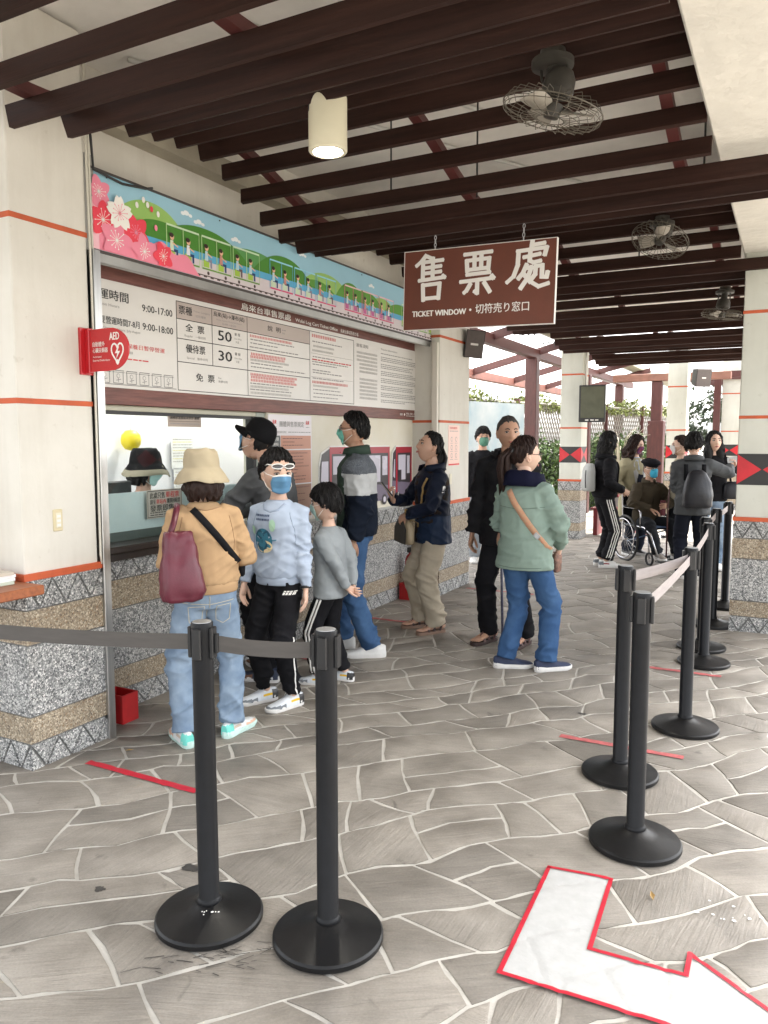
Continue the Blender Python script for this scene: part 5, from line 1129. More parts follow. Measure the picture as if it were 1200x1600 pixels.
def make_shoe(parent, loc, yaw, s, up, low, heel, sole, lace=True, accent=None, tall=0., lift=0.):
    R = Matrix.Translation(loc) @ Matrix.Rotation(yaw, 4, 'Z') @ Matrix.Scale(s, 4)
    sec = [(-.078, .020, .074 + tall), (-.066, .030, .082 + tall), (-.03, .035, .086 + tall), (.0, .036, .088 + tall), (.035, .037, .082), (.075, .041, .066), (.115, .0445, .052), (.15, .043, .046), (.178, .034, .040), (.194, .016, .030)]
    v = []; f = []; mi = []; n = 14; zb = .020
    for y, w, h in sec:
        for k in range(n):
            a = pi * k / (n - 1); ca = cos(a); v.append((w * (abs(ca) ** .75) * (1 if ca > 0 else -1) + .006 * max(0, y / .2), y, zb + (h - zb) * max(0., sin(a)) ** .72))
    for i in range(len(sec) - 1):
        for k in range(n - 1):
            f.append((i * n + k, i * n + k + 1, (i + 1) * n + k + 1, (i + 1) * n + k)); zc = sum(v[q][2] for q in f[-1]) / 4; yc = (sec[i][0] + sec[i + 1][0]) / 2
            mi.append(2 if yc < -.035 and zc < .075 else (1 if (zc < .040 and yc > .06) or yc > .165 else (3 if accent and -.03 < yc < .05 and .035 < zc < .055 else 0)))
    f += [tuple(range(n)), tuple(range((len(sec) - 1) * n, len(sec) * n))[::-1]]; mi += [2, 1]
    mb = MB(); mb.v = [tuple(R @ Vector(p)) for p in v]; mb.f = [list(q) for q in f]; mb.m = mi
    sh = mb.build('shoe', [up, low, heel, accent or up], parent, 50)
    outl = [(-.082, .0), (-.076, .024), (-.05, .036), (0, .038), (.05, .040), (.10, .047), (.15, .046), (.182, .036), (.200, .012)]
    ol = [(w, y) for y, w in outl] + [(-w + .004, y) for y, w in outl[::-1]]; k = len(ol); v = []
    for z, g in ((.0, .94), (.006, 1.), (.024, 1.03), (.030, .99)): v += [(x * g + .006 * max(0, y / .2), y * (1 + (g - 1) * .3), z + (.006 if y > .15 and z < .01 else 0) + (.008 if y < -.02 and z > .01 else 0)) for x, y in ol]
    f = [tuple(range(k))[::-1], tuple(range(3 * k, 4 * k))]
    for j in range(3): f += [(j * k + i, j * k + (i + 1) % k, (j + 1) * k + (i + 1) % k, (j + 1) * k + i) for i in range(k)]
    MB().add([R @ Vector(p) for p in v], f).build('sole', sole, sh, 50)
    if lace:
        mb = MB()
        for i in range(5):
            y = .030 + .016 * i; h = .0865 - .0145 * i * .78; mb.tube([R @ Vector(p) for p in ((-.020, y - .004, h - .010), (0, y, h + .003), (.022, y + .004, h - .010))], .0028 * s, 5)
        for q in (-1, 1): mb.tube([R @ Vector(p) for p in ((0, .028, .092), (.016 * q, .024, .100), (.030 * q, .030, .088), (.038 * q, .036, .070))], .002 * s, 5)
        mb.build('laces', lace_w if lace is True else lace, sh)
    return sh
def make_sandal(parent, body_mb, loc, yaw, s, m_sole, m_strap):
    R = Matrix.Translation(loc) @ Matrix.Rotation(yaw, 4, 'Z') @ Matrix.Scale(s, 4)
    body_mb.tube([R @ Vector(p) for p in ((0, -.06, .058), (0, -.02, .070), (0, .03, .068), (.002, .08, .052), (.004, .12, .042))], [(.026 * s, .026 * s), (.033 * s, .036 * s), (.034 * s, .032 * s), (.039 * s, .022 * s), (.040 * s, .015 * s)], 12, ref=(R.to_3x3() @ Vector((1, 0, 0))), round_cap=1)
    for k, (x, l) in enumerate(((.030, .062), (.014, .062), (0, .056), (-.014, .050), (-.027, .043))): body_mb.tube([R @ Vector(p) for p in ((x, .115, .040), (x * 1.05, .115 + l * .5, .040), (x * 1.05, .115 + l, .034))], [.0085 * s, .0085 * s, .006 * s], 7, round_cap=1)
    outl = [(-.085, .0), (-.076, .026), (-.05, .036), (0, .036), (.05, .039), (.10, .048), (.15, .048), (.182, .038), (.198, .012)]
    ol = [(w, y) for y, w in outl] + [(-w + .004, y) for y, w in outl[::-1]]; k = len(ol); v = []
    for z, g in ((.0, .96), (.006, 1.), (.022, 1.0), (.026, .98)): v += [(x * g, y, z) for x, y in ol]
    f = [tuple(range(k))[::-1], tuple(range(3 * k, 4 * k))]
    for j in range(3): f += [(j * k + i, j * k + (i + 1) % k, (j + 1) * k + (i + 1) % k, (j + 1) * k + i) for i in range(k)]
    sh = MB().add([R @ Vector(p) for p in v], f).build('sandal', m_sole, parent, 50)
    for pts in (((-.042, .10, .022), (-.03, .10, .052), (.0, .10, .064), (.034, .10, .052), (.046, .10, .022)), ((-.036, .045, .024), (-.028, .04, .066), (0, .04, .094), (.03, .04, .066), (.036, .045, .024)), ((-.035, -.01, .024), (-.036, -.03, .075), (-.026, -.07, .088), (0, -.088, .090), (.026, -.07, .088), (.036, -.03, .075), (.035, -.01, .024)), ((0, .10, .066), (0, .04, .098))):
        MB().tube([R @ Vector(p) for p in pts], [(.0115 * s, .003 * s)] * len(pts), 6, ref=(R.to_3x3() @ Vector((0, 1, 0)))).build('strap', m_strap, sh)
    return sh
def person(sp):
    H = sp['H']; hh = sp.get('head', .246); hs = hh / .226; s = (H - hh) / (1.7 - .226); bulk = sp.get('bulk', 1.); fem = sp.get('fem', False); vox = sp.get('vox', .011); seed = sp.get('seed', 1)
    phi = RAD(sp['phi']); hd = Vector((_fw[0], _fw[1], 0)).normalized() * cos(phi) + Vector((_rt[0], _rt[1], 0)) * sin(phi); rz = math.atan2(-hd.x, hd.y)
    po = sp.get('pose', {}); lean = RAD(po.get('lean', 2)); tw = RAD(po.get('twist', 0)); slean = RAD(po.get('side', 0)); pel = Vector(po.get('pelvis', (0, 0, .905))) * s
    def V(p): return Vector(p) * s
    Rt = Matrix.Rotation(tw, 3, 'Z')
    # spine
    SPN = [pel.copy()]; N = 30; dh = .60 / N
    for i in range(N):
        a = lean * min(1, (i * dh) / .28); SPN.append(SPN[-1] + Vector((sin(slean), sin(a), cos(a) * cos(slean))) * dh * s)
    def spn(h):
        if h < 0: return pel + Vector((0, 0, h * s))
        k = min(N - 1e-3, h / dh); i = int(k); return SPN[i].lerp(SPN[i + 1], k - i)
    def fr(h):  # local right / forward at height
        t_ = max(0, min(1, h / .45)); r = Matrix.Rotation(tw * t_, 3, 'Z'); a = lean * min(1, max(0, h) / .28); return r @ Vector((1, 0, 0)), r @ Vector((0, cos(a), -sin(a)))
    sw = (.148 if fem else .164) * po.get('shw', 1.)
    sh = {}; el = {}; wr = {}; hip = {}; kn = {}; an = {}
    for k, sd in (('L', -1), ('R', 1)):
        r_, f_ = fr(.48); sh[k] = spn(.452) + r_ * (sw * sd * s * (.9 + .1 * bulk)) - f_ * (.005 * s)
        arm = po.get('arm' + k, dict(w=(.235 * sd, .03, .80), pole=(sd * .6, -1, 0)))
        el[k], wr[k] = ik(sh[k], V(arm['w']), .285 * s, .248 * s, arm.get('pole', (sd, -1, -.3)))
        ft = po.get('foot' + k, (.095 * sd, 0, 8 * -sd)); hip[k] = pel + Vector((.083 * sd, 0, -.035)) * s
        an[k] = V((ft[0], ft[1], (ft[3] if len(ft) > 3 else 0) + .083)); kn[k], an[k] = ik(hip[k], an[k], .415 * s, .405 * s, (po.get('kneeout', .12) * sd - sin(RAD(ft[2])) * .5, 1, 0))
    TS = [(-.085, .130, .098), (-.03, .158, .112), (.05, .156, .112), (.14, .138 if not fem else .128, .100), (.26, .150, .110), (.36, .162, .116), (.425, .156, .108), (.465, .128, .090), (.50, .094, .074), (.53, .066, .063), (.56, .054, .056), (.62, .053, .057)]
    if fem: TS = [(h, a * (.95 if h > .2 else 1.03), b * (1.04 if .2 < h < .4 else 1.)) for h, a, b in TS]
    def loft(mb, secs, n=22, belly=0.):
        v = []; f = []
        for h, a, b in secs:
            c = spn(h); r_, f_ = fr(h); bl = belly * math.exp(-((h - .13) / .13) ** 2)
            for k in range(n):
                t = 2 * pi * k / n; y = b * s * sin(t); y += bl * s * max(0, sin(t)); v.append(c + r_ * (a * s * cos(t)) + f_ * y)
        m = len(secs)
        for j in range(m - 1): f += [(j * n + i, j * n + (i + 1) % n, (j + 1) * n + (i + 1) % n, (j + 1) * n + i) for i in range(n)]
        f += [tuple(range(n))[::-1], tuple(range((m - 1) * n, m * n))]; mb.add(v, f)
    # ---- body: one continuous skin surface, then head and hands grown on
    mb = MB(); loft(mb, [(h, a * bulk * .96, b * bulk * .96) if h < .5 else (h, a, b) for h, a, b in TS])
    for k in 'LR':
        mb.tube([sh[k] * .8 + spn(.46) * .2, sh[k], sh[k].lerp(el[k], .5), el[k], el[k].lerp(wr[k], .4), wr[k]], [r * s for r in (.048, .046, .037, .030, .030, .024)], 12, round_cap=1)
        mb.tube([hip[k], hip[k].lerp(kn[k], .45), kn[k], kn[k].lerp(an[k], .35), an[k]], [r * s for r in (.082, .07, .052, .05, .034)], 12, round_cap=1)
    body = remesh(mb, vox * 1.15, 3)
    nb = spn(.56); hc = nb + Vector((0, .020 * s, 0)) + (spn(.60) - spn(.5)).normalized() * (.045 * s) + Vector((0, 0, .093 * hs)); off_ = po.get('headoff', (0, 0, 0)); hc = hc + V(off_)
    if 'pelvis' not in po and lean < .2: hc.z = H - .113 * hs
    HM = Matrix.Translation(hc) @ Matrix.Rotation(RAD(po.get('hyaw', 0)), 4, 'Z') @ Matrix.Rotation(RAD(-po.get('hpitch', 0)), 4, 'X') @ Matrix.Rotation(RAD(po.get('hroll', 0)), 4, 'Y') @ Matrix.Scale(hs, 4)
    hv, hf = head_grid(lambda T, Q: head_pts(T, Q, sp.get('nose', 1.)))
    ex = MB(); tr = lambda A: [HM @ Vector(p) for p in A]
    ex.add(tr(hv), hf); ex.tube([HM @ Vector((0, -.020, -.06)), hc.lerp(nb, .55), nb, spn(.52)], [.050 * hs, .050 * s * bulk ** .5, .054 * s * bulk ** .5, .06 * s], 14)
    for sd in (-1, 1):
        ea = [(sd * .074 + sd * .006 * cos(a) * .6 * (1 if k else 1), -.008 - .012 * cos(a) - .004 * sin(a), -.004 + .030 * sin(a)) for k, a in enumerate(np.linspace(0, 2 * pi, 13))]
        ex.tube(tr(ea), .006 * hs, 6, cap=False); ex.tube(tr([(sd * .066, -.004, .018), (sd * .075, -.010, -.002), (sd * .066, -.002, -.026)]), [.010 * hs, .014 * hs, .009 * hs], 8)
    for k, sd in (('L', -1), ('R', 1)):
        arm = po.get('arm' + k, {}); d = wr[k] - el[k]; dd = Vector(arm['hd']) if 'hd' in arm else d; nn = Vector(arm.get('palm', (-sd, 0, 0)))
        make_hand(ex, wr[k], dd, nn, sd, arm.get('curl', .35), s * (1.0 if not fem else .93), 0, arm.get('thumb', .6))
    ft_sp = sp.get('shoes')
    sandals = []
    # feet / shoes are added after the root exists, so keep the bare-foot geometry first
    pend = []
    for k, sd in (('L', -1), ('R', 1)):
        ft = po.get('foot' + k, (.095 * sd, 0, 8 * -sd)); loc = (an[k].x, an[k].y, (ft[3] if len(ft) > 3 else 0) * s); pend.append((loc, RAD(ft[2])))
    if ft_sp and ft_sp.get('kind') == 'sandal':
        tmp_parent = bpy.data.objects.new('tmp_parent', None); COL.objects.link(tmp_parent)
        for loc, yw in pend: sandals.append(make_sandal(tmp_parent, ex, loc, yw, s * 1.02, ft_sp['sole'], ft_sp['strap']))
    # join into one mesh
    bv = co_of(body).tolist(); bf = [list(p.vertices) for p in body.polygons]; bpy.data.meshes.remove(body); allm = MB(); allm.add(bv, bf); allm.add(ex.v, ex.f)
    root = allm.build('person', SKIN[sp.get('skin', 'a')], None, True, label=sp['label'], cat='person', group=sp.get('group', 'visitors at the ticket hall'), loc=(sp['x'], sp['y'], sp.get('z', 0)), rot=(0, 0, rz))
    for o in sandals: o.parent = root
    if sandals: bpy.data.objects.remove(tmp_parent)
    def part(name, mb_, m, smooth=True, parent=None): return mb_.build(name, m, parent or root, smooth)
    # ---- face
    for sd in (-1, 1):
        c = Vector((sd * .031, .0755, .005)); v = []; f = []; n = 12
        e = MB(); e.lathe([(0, -.010), (.006, -.008), (.0105, -.002), (.0115, .0), (.0105, .003), (.007, .0075), (.0, .0095)], 14, M=HM @ Matrix.Translation(c) @ Matrix.Rotation(RAD(-90), 4, 'X') @ Matrix.Diagonal((1.25, .62, 1, 1)))
        e.lathe([(.0062, .0082), (.0050, .0105), (0, .0112)], 12, mi=1, M=HM @ Matrix.Translation(c + Vector((sp.get('gaze', 0) * .004, 0, 0))) @ Matrix.Rotation(RAD(-90), 4, 'X') @ Matrix.Diagonal((1, .85, 1, 1))); part('eye', e, [eye_w, eye_d])
        lid = MB(); lid.tube(tr([(sd * .016, .083, .006), (sd * .024, .0855, .0125), (sd * .034, .0845, .0135), (sd * .047, .074, .008)]), .0018 * hs, 5); part('eyelid', lid, brow_m)
        bw = MB(); bw.tube(tr([(sd * .014, .0890, .024), (sd * .028, .0885, .030), (sd * .046, .0775, .026)]), [(.002 * hs, .0036 * hs), (.002 * hs, .0042 * hs), (.001 * hs, .002 * hs)], 6); part('eyebrow', bw, brow_m)
    if not sp.get('mask'):
        lp = MB(); lp.tube(tr([(-.022, .0775, -.062), (-.010, .0870, -.0595), (0, .0890, -.0605), (.010, .0870, -.0595), (.022, .0775, -.062)]), [(.001, .002), (.003, .004), (.003, .004), (.003, .004), (.001, .002)], 8); lp.tube(tr([(-.018, .079, -.064), (0, .0890, -.068), (.018, .079, -.064)]), [(.001, .002), (.004, .0045), (.001, .002)], 8); part('lips', lp, lip_m)
    # ---- hair
    hr = sp.get('hair')
    if hr and sp.get('hat') and sp['hat']['kind'] != 'beret': hr = dict(hr, thick=min(hr.get('thick', .016), .007), strands=0)
    if hr:
        h_ = make_hair(hr.get('style', 'short'), hr.get('thick', .016), hr.get('L', 0), seed, hr.get('curl', 0), int(hr.get('strands', 220) * 1.6), hr.get('wide', 1.)); h_.v = [tuple(HM @ Vector(p)) for p in h_.v]
        if hr.get('pony'):
            q = hr['pony']; h_.tube(tr(q), [.020, .030, .034, .030, .024, .006][:len(q)], 14, round_cap=1)
            rr = np.random.default_rng(seed)
            for k in range(26):
                o3 = rr.normal(size=3) * .011; h_.tube(tr([(p[0] + o3[0] * (1 + i * .5), p[1] + o3[1] * (1 + i * .5) , p[2] + o3[2] * .4 - (i == len(q) - 1) * rr.uniform(0, .03)) for i, p in enumerate(q)]), [.012, .016, .018, .014, .010, .002][:len(q)], 6)
        ho = part('hair', h_, hr.get('m', hair_black))
        if hr.get('tie'):
            tm = MB(); tm.lathe([(.022, -.012), (.034, -.010), (.036, 0), (.034, .010), (.022, .012)], 16, M=HM @ Matrix.Translation(hr['tie']) @ Matrix.Rotation(RAD(60), 4, 'X')); part('hair_tie', tm, MATS['black plastic'], True, ho)
    # ---- mask
    if sp.get('mask'):
        mm = sp['mask']; v = []; f = []; nu, nv = 18, 14
        for j in range(nv):
            tv = j / (nv - 1); z = .004 - tv * .108
            for i in range(nu):
                u = -1 + 2 * i / (nu - 1); hw = .058 * (1 - .22 * abs(tv - .45) * 1.2); x = u * hw; dz = -.010 * u * u * (1 - tv) - .0 + .016 * u * u * tv
                zz = z + dz; th = np.arccos(np.clip(zz / .113, -1, 1)); 
                yb = .088 * math.sqrt(max(.02, 1 - (x / .0725) ** 2)) * (.9 + .1 * (1 - tv)) * math.sqrt(max(.25, 1 - (zz / .135) ** 2))
                nose = .021 * math.exp(-(x / .022) ** 2) * math.exp(-((tv - .30) / .30) ** 2); pl = .0016 * sin(tv * 2 * pi * 4) * (1 - abs(u) ** 4); v.append((x, yb + .009 + nose + pl + .006 * math.exp(-((tv - .95) / .1) ** 2), zz))
        mi = []
        for j in range(nv - 1):
            for i in range(nu - 1): f.append((j * nu + i, j * nu + i + 1, (j + 1) * nu + i + 1, (j + 1) * nu + i)); mi.append(1 if mm.get('edge') and (j == 0) else 0)
        m_ = MB(); m_.v = [tuple(HM @ Vector(p)) for p in v]; m_.f = [list(q) for q in f]; m_.m = mi
        mo = part('face_mask', m_, [mm['m'], white_print]); md = mo.modifiers.new('t', 'SOLIDIFY'); md.thickness = .0015; md.offset = 1
        for sd in (-1, 1):
            for a, zc in ((0, -.006), (nv - 1, -.085)):
                p0 = v[a * nu + (0 if sd < 0 else nu - 1)]; lo_ = MB(); lo_.tube(tr([p0, (sd * .071, .035, (p0[2] * .6 + (.012 if a == 0 else -.030) * .4)), (sd * .078, .0, .014 if a == 0 else -.028)]), .0017 * hs, 5); part('ear_loop', lo_, white_print, True, mo)
    # ---- glasses
    gl = sp.get('glasses')
    if gl:
        zo = gl.get('z', .004); yo = gl.get('y', 0); g_ = MB()
        for sd in (-1, 1):
            rx, rz_ = gl.get('size', (.025, .018)); ring = [(sd * .033 + rx * cos(a), .098 + yo - .010 * abs(cos(a) * sd * .5 + .5) * (1 if cos(a) * sd > 0 else .2), zo + rz_ * sin(a)) for a in np.linspace(0, 2 * pi, 21)]
            g_.tube(tr(ring), gl.get('w', .0016) * hs, 5, cap=False); g_.tube(tr([(sd * .057, .088 + yo, zo + .006), (sd * .072, .05, zo + .008), (sd * .078, -.002, .018 + (zo - .004) * .5)]), gl.get('w', .0016) * 1.1 * hs, 5)
        g_.tube(tr([(-.010, .100 + yo, zo + .004), (0, .103 + yo, zo + .006), (.010, .100 + yo, zo + .004)]), gl.get('w', .0016) * hs, 5); go = part('glasses', g_, gl['m'])
        for sd in (-1, 1):
            rx, rz_ = gl.get('size', (.025, .018)); l_ = MB(); ring = [(sd * .033 + rx * cos(a), .0975 + yo - .010 * abs(cos(a) * sd * .5 + .5) * (1 if cos(a) * sd > 0 else .2), zo + rz_ * sin(a)) for a in np.linspace(0, 2 * pi, 16, endpoint=False)]; l_.add(tr(ring), [tuple(range(16))]); part('lens', l_, gl.get('lens', glass), False, go)
    # ---- hats
    ht = sp.get('hat')
    if ht:
        mm = ht['m']; q = MB(); T0 = HM @ Matrix.Rotation(RAD(ht.get('tilt', 0)), 4, 'X')
        if ht['kind'] == 'bucket':
            n = 40; prof = [(.0, .138), (.045, .137), (.066, .131), (.078, .115), (.084, .08), (.087, .05), (.0885, .040)]; br = ht.get('brim', .045); prof += [(.096, .030), (.087 + br * .62, .002), (.087 + br, -.034), (.086 + br, -.037), (.084 + br * .55, -.003), (.094, .022), (.082, .030)]
            v = []; f = []
            for j, (r, z) in enumerate(prof):
                for i in range(n):
                    a = 2 * pi * i / n; wv = max(0, (r - .10)) * (.22 * sin(a * 3 + seed) + .12 * sin(a * 5 + 1)); v.append((r * 1.04 * cos(a), r * 1.17 * sin(a) - .004, z + wv - .008 + (.006 * sin(a * 4 + j) if 1 < j < 5 else 0)))
            for j in range(len(prof) - 1): f += [(j * n + i, (j + 1) * n + i, (j + 1) * n + (i + 1) % n, j * n + (i + 1) % n) for i in range(n)]
            q.add([T0 @ Vector(p) for p in v], f); ii = 9 * n; 
            q.m = [1 if k >= 8 * n else 0 for k in range(len(f))]; part('bucket_hat', q, [mm, ht.get('under', mm)])
        elif ht['kind'] == 'cap':
            n = 36; prof = [(.0, .140), (.04, .136), (.070, .118), (.084, .088), (.089, .05), (.090, .022), (.086, .02)]; v = []; f = []
            for r, z in prof:
                for i in range(n): a = 2 * pi * i / n; v.append((r * .93 * cos(a), r * 1.12 * sin(a) - .004, z + .012))
            for j in range(len(prof) - 1): f += [(j * n + i, (j + 1) * n + i, (j + 1) * n + (i + 1) % n, j * n + (i + 1) % n) for i in range(n)]
            q.add([T0 @ Vector(p) for p in v], f); co_ = part('cap', q, mm)
            b2 = MB(); v = []; 
            for z in (.034, .029):
                for i in range(15):
                    a = RAD(18 + i * 144 / 14); v.append((.084 * cos(a), .100 * sin(a), z + .006))
                for i in range(15):
                    a = RAD(18 + i * 144 / 14); v.append((.090 * cos(a), .100 * sin(a) + .068 * max(0., sin((a - RAD(18)) / RAD(144) * pi)) ** .6, z - .010 - .012 * abs(cos(a))))
            f = [(i, i + 1, 15 + i + 1, 15 + i) for i in range(14)] + [(30 + i + 1, 30 + i, 45 + i, 45 + i + 1) for i in range(14)] + [(15 + i, 15 + i + 1, 45 + i + 1, 45 + i) for i in range(14)]
            b2.add([T0 @ Vector(p) for p in v], f); part('brim', b2, mm, True, co_)
        elif ht['kind'] == 'beret':
            n = 36; v = []; f = []; prof = [(.0, .122), (.06, .120), (.095, .108), (.112, .088), (.110, .072), (.092, .060), (.086, .045), (.084, .035)]
            for r, z in prof:
                for i in range(n): a = 2 * pi * i / n; v.append((r * .92 * cos(a), r * 1.12 * sin(a) + .020 * max(0, sin(a)) * (r > .09), z + .008 - .028 * max(0, sin(a)) * (r > .08) + .012 * max(0, -sin(a))))
            for j in range(len(prof) - 1): f += [(j * n + i, (j + 1) * n + i, (j + 1) * n + (i + 1) % n, j * n + (i + 1) % n) for i in range(n)]
            q.add([T0 @ Vector(p) for p in v], f); part('flat_cap', q, mm)
    # ---- trousers
    tr_ = sp['trousers']; st = dict(slim=(.090, .084, .066, .058, .050), straight=(.093, .089, .076, .071, .069), wide=(.096, .096, .088, .086, .086), jogger=(.094, .090, .078, .065, .046))[tr_.get('fit', 'straight')]
    mb = MB(); g_ = .010; zt = min(.10, min(g['hem'] - (.035 if g.get('rib') else 0) for g in sp['tops']) - .905 + .05); zt = max(zt, -.02)
    loft(mb, [(-.09, .135 * bulk, .108 * bulk)] + [(h, a * bulk + g_, b * bulk + g_) for h, a, b in TS if -.05 < h < zt] + [(zt, .150 * bulk + g_, .106 * bulk + g_)])
    for k, sd in (('L', -1), ('R', 1)):
        hem = tr_.get('hem', .02); e_ = an[k] + (kn[k] - an[k]).normalized() * ((hem - .0) * s); 
        if tr_.get('fit') != 'jogger': e_ = e_ + Vector((0, 0, -.03 * s))
        mb.tube([hip[k] + Vector((0, 0, -.02 * s)), hip[k].lerp(kn[k], .4), hip[k].lerp(kn[k], .8), kn[k], kn[k].lerp(e_, .3), kn[k].lerp(e_, .7), e_], [r * s * bulk ** .7 for r in (st[0], st[1], (st[1] + st[2]) / 2, st[2], (st[2] + st[3]) / 2, st[3], st[4])], 16)
    tm = remesh(mb, vox, 3); cs = []
    for k in 'LR': cs += [(kn[k], .13, 1.2), (hip[k] + Vector((0, .08, -.10)) * s, .09, .6), (an[k] + Vector((0, 0, .07 * s)), .11, 1.6)]
    folds(tm, [(tuple(c), r * s, a) for c, r, a in cs], tr_.get('amp', .0105), seed + 3, s); shade(tm, tr_['m']); tro = link('trousers', tm, root)
    # ---- top garments
    def garment(g, name, seed2):
        mb = MB(); d = g.get('d', .022) * .86; hem = g.get('hem', .85) - .905; fl = g.get('flare', 0.); co = g.get('collar', .535)
        secs = [(hem, TS[1][1] * bulk + d + fl - g.get('cinch', 0), TS[1][2] * bulk + d + fl - g.get('cinch', 0))]
        if hem < -.12: secs.append((-.05, TS[1][1] * bulk + d + fl * .7, TS[1][2] * bulk + d + fl * .7))
        for h, a, b in TS:
            if h > hem + .03 and h < co: bl = 1.2 if h < .2 else 1.; secs.append((h, max(a, .15 if h < .3 and not g.get('fitted') else 0) * bulk + d * bl * (1 if h < .48 else .55), b * bulk + d * bl * (1 if h < .48 else .55)))
        secs.append((co, g.get('neck', .070), g.get('neck', .070) * 1.0)); loft(mb, secs, belly=g.get('belly', 0))
        if g.get('sleeve', True):
            sl = g.get('r', (.068, .064, .056, .052, .044))
            for k in 'LR':
                w_ = el[k].lerp(wr[k], g.get('cuff', .97)); mb.tube([sh[k] * .75 + spn(.45) * .25, sh[k], sh[k].lerp(el[k], .5), el[k], el[k].lerp(w_, .45), w_], [r * s * (.6 + .4 * bulk) for r in (sl[0], sl[0], sl[1], sl[2], sl[3], sl[4])], 14)
        me = remesh(mb, vox, g.get('it', 3)); cs = [(spn(hem + .03), .14, .6)]
        for k in 'LR': cs += [(el[k], .11, 1.4), (wr[k], .09, 1.0), (sh[k] + Vector((0, 0, -.07 * s)), .09, .8)]
        folds(me, [(tuple(c), r * s, a) for c, r, a in cs], g.get('amp', .015), seed2, s)
        ms = g['m']; shade(me, ms)
        if isinstance(ms, (list, tuple)) and g.get('pick'):
            c_ = co_of(me) / s; pi_ = []
            for p in me.polygons: q = c_[list(p.vertices)].mean(0); pi_.append(g['pick'](q))
            me.polygons.foreach_set('material_index', pi_)
        o = link(name, me, root)
        if g.get('rib'):
            b2 = MB(); a_, c_ = secs[0][1] - .004, secs[0][2] - .004; loft(b2, [(hem - .048, a_ - .004, c_ - .004), (hem - .040, a_, c_), (hem - .01, a_ + .002, c_ + .002), (hem + .02, a_, c_)], 60); link('ribbed_hem', shade(b2.mesh('ribbed_hem', g['m']), g['m']), o)
        return o
    gs = []
    for i, g in enumerate(sp['tops']): gs.append(garment(g, g.get('name', 'shirt'), seed + 11 * i))
    # ---- shoes
    if ft_sp and ft_sp.get('kind') != 'sandal':
        for loc, yw in pend: make_shoe(root, loc, yw, s * ft_sp.get('s', 1.10), ft_sp['up'], ft_sp.get('low', ft_sp['up']), ft_sp.get('heel', ft_sp['up']), ft_sp.get('sole', sole_w), ft_sp.get('lace', True), ft_sp.get('accent'))
    return dict(root=root, tops=gs, trousers=tro, HM=HM, s=s, sh=sh, el=el, wr=wr, hip=hip, kn=kn, an=an, spn=spn, hc=hc, fr=fr)
def bvh_of(o):
    me = o.data; return BVHTree.FromPolygons([v.co.copy() for v in me.vertices], [list(p.vertices) for p in me.polygons])
def snap(bv, p, d, lift=.004):
    """shoot from outside towards the garment and land on it"""
    p = Vector(p); d = Vector(d).normalized(); h = bv.ray_cast(p, d)
    if h[0] is None: n = bv.find_nearest(p); return n[0] + n[1] * lift
    return h[0] - d * lift
def strap(parent, name, bvs, pts, w, m, th=.004, lift=.006):
    """ribbon that follows the clothes: pts = list of (point, inward direction)"""
    C_ = []
    for p, d in pts:
        best = None
        for bv in bvs:
            h = bv.ray_cast(Vector(p), Vector(d).normalized())
            if h[0] is not None and (best is None or h[3] < best[1]): best = (h[0] - Vector(d).normalized() * lift, h[3])
        if best: C_.append((best[0], Vector(d).normalized()))
    if len(C_) < 2: return None
    v = []; f = []; n = len(C_)
    for i, (c, d) in enumerate(C_):
        t = (C_[min(n - 1, i + 1)][0] - C_[max(0, i - 1)][0]).normalized(); sd = t.cross(d).normalized() * (w / 2)
        for a, b in ((-1, 0), (1, 0), (1, 1), (-1, 1)): v.append(c + sd * a - d * (th * b))
    for i in range(n - 1):
        for a in range(4): b = (a + 1) % 4; f.append((i * 4 + a, i * 4 + b, i * 4 + 4 + b, i * 4 + 4 + a))
    f += [(0, 1, 2, 3)[::-1], tuple(4 * (n - 1) + k for k in range(4))]; return MB().add(v, f).build(name, m, parent, True)
def decal(parent, name, bv, o, ux, uy, d, shapes, mats, lift=.0025):
    """flat print wrapped onto a garment: shapes = [(polygon2d, material index)]"""
    o = Vector(o); ux = Vector(ux); uy = Vector(uy); d = Vector(d).normalized(); mb = MB()
    for k, (poly, mi) in enumerate(shapes):
        c = (sum(a for a, b in poly) / len(poly), sum(b for a, b in poly) / len(poly)); pts = [c] + list(poly); V3 = []
        for a, b in pts:
            h = bv.ray_cast(o + ux * a + uy * b - d * .5, d); V3.append((h[0] if h[0] is not None else o + ux * a + uy * b) - d * (lift + .0006 * k))
        n = len(poly); mb.add(V3, [(0, i + 1, (i + 1) % n + 1) for i in range(n)], mi)
    return mb.build(name, mats, parent)
# ---------------------------------------------------------------- who stands where
def held(name, label, cat, P, group=None):
    r = P['root']; return link(name, None, None, label, cat, group, None, tuple(r.location), tuple(r.rotation_euler))
mk_green = mat('mask green', (.16, .52, .42), .7, .05, 12, .2, 90, bdist=.001); mk_blue = mat('mask blue', (.10, .25, .42), .7, .08, 12, .2, 90, bdist=.001); mk_pale = mat('mask pale', (.42, .62, .58), .7, .05, 12); mk_cyan = mat('mask cyan', (.06, .48, .72), .7, .06, 12); mk_navy = mat('mask navy red', (.02, .03, .12), .7, .2, 30, col2=(.30, .03, .06)); mk_dgreen = mat('mask dark green', (.07, .20, .14), .7, .06, 12); mk_white = mat('mask white', (.62, .60, .58), .7, .05, 12)
black_cloth = fab('black', (.010, .010, .012), var=.3); black2 = fab('black jacket', (.014, .014, .016), .7, var=.3); wireb = mat('black wire', (.015, .013, .012), .3); dk_lens = mat('dark lens', (.01, .01, .012), .08, coat=.5)
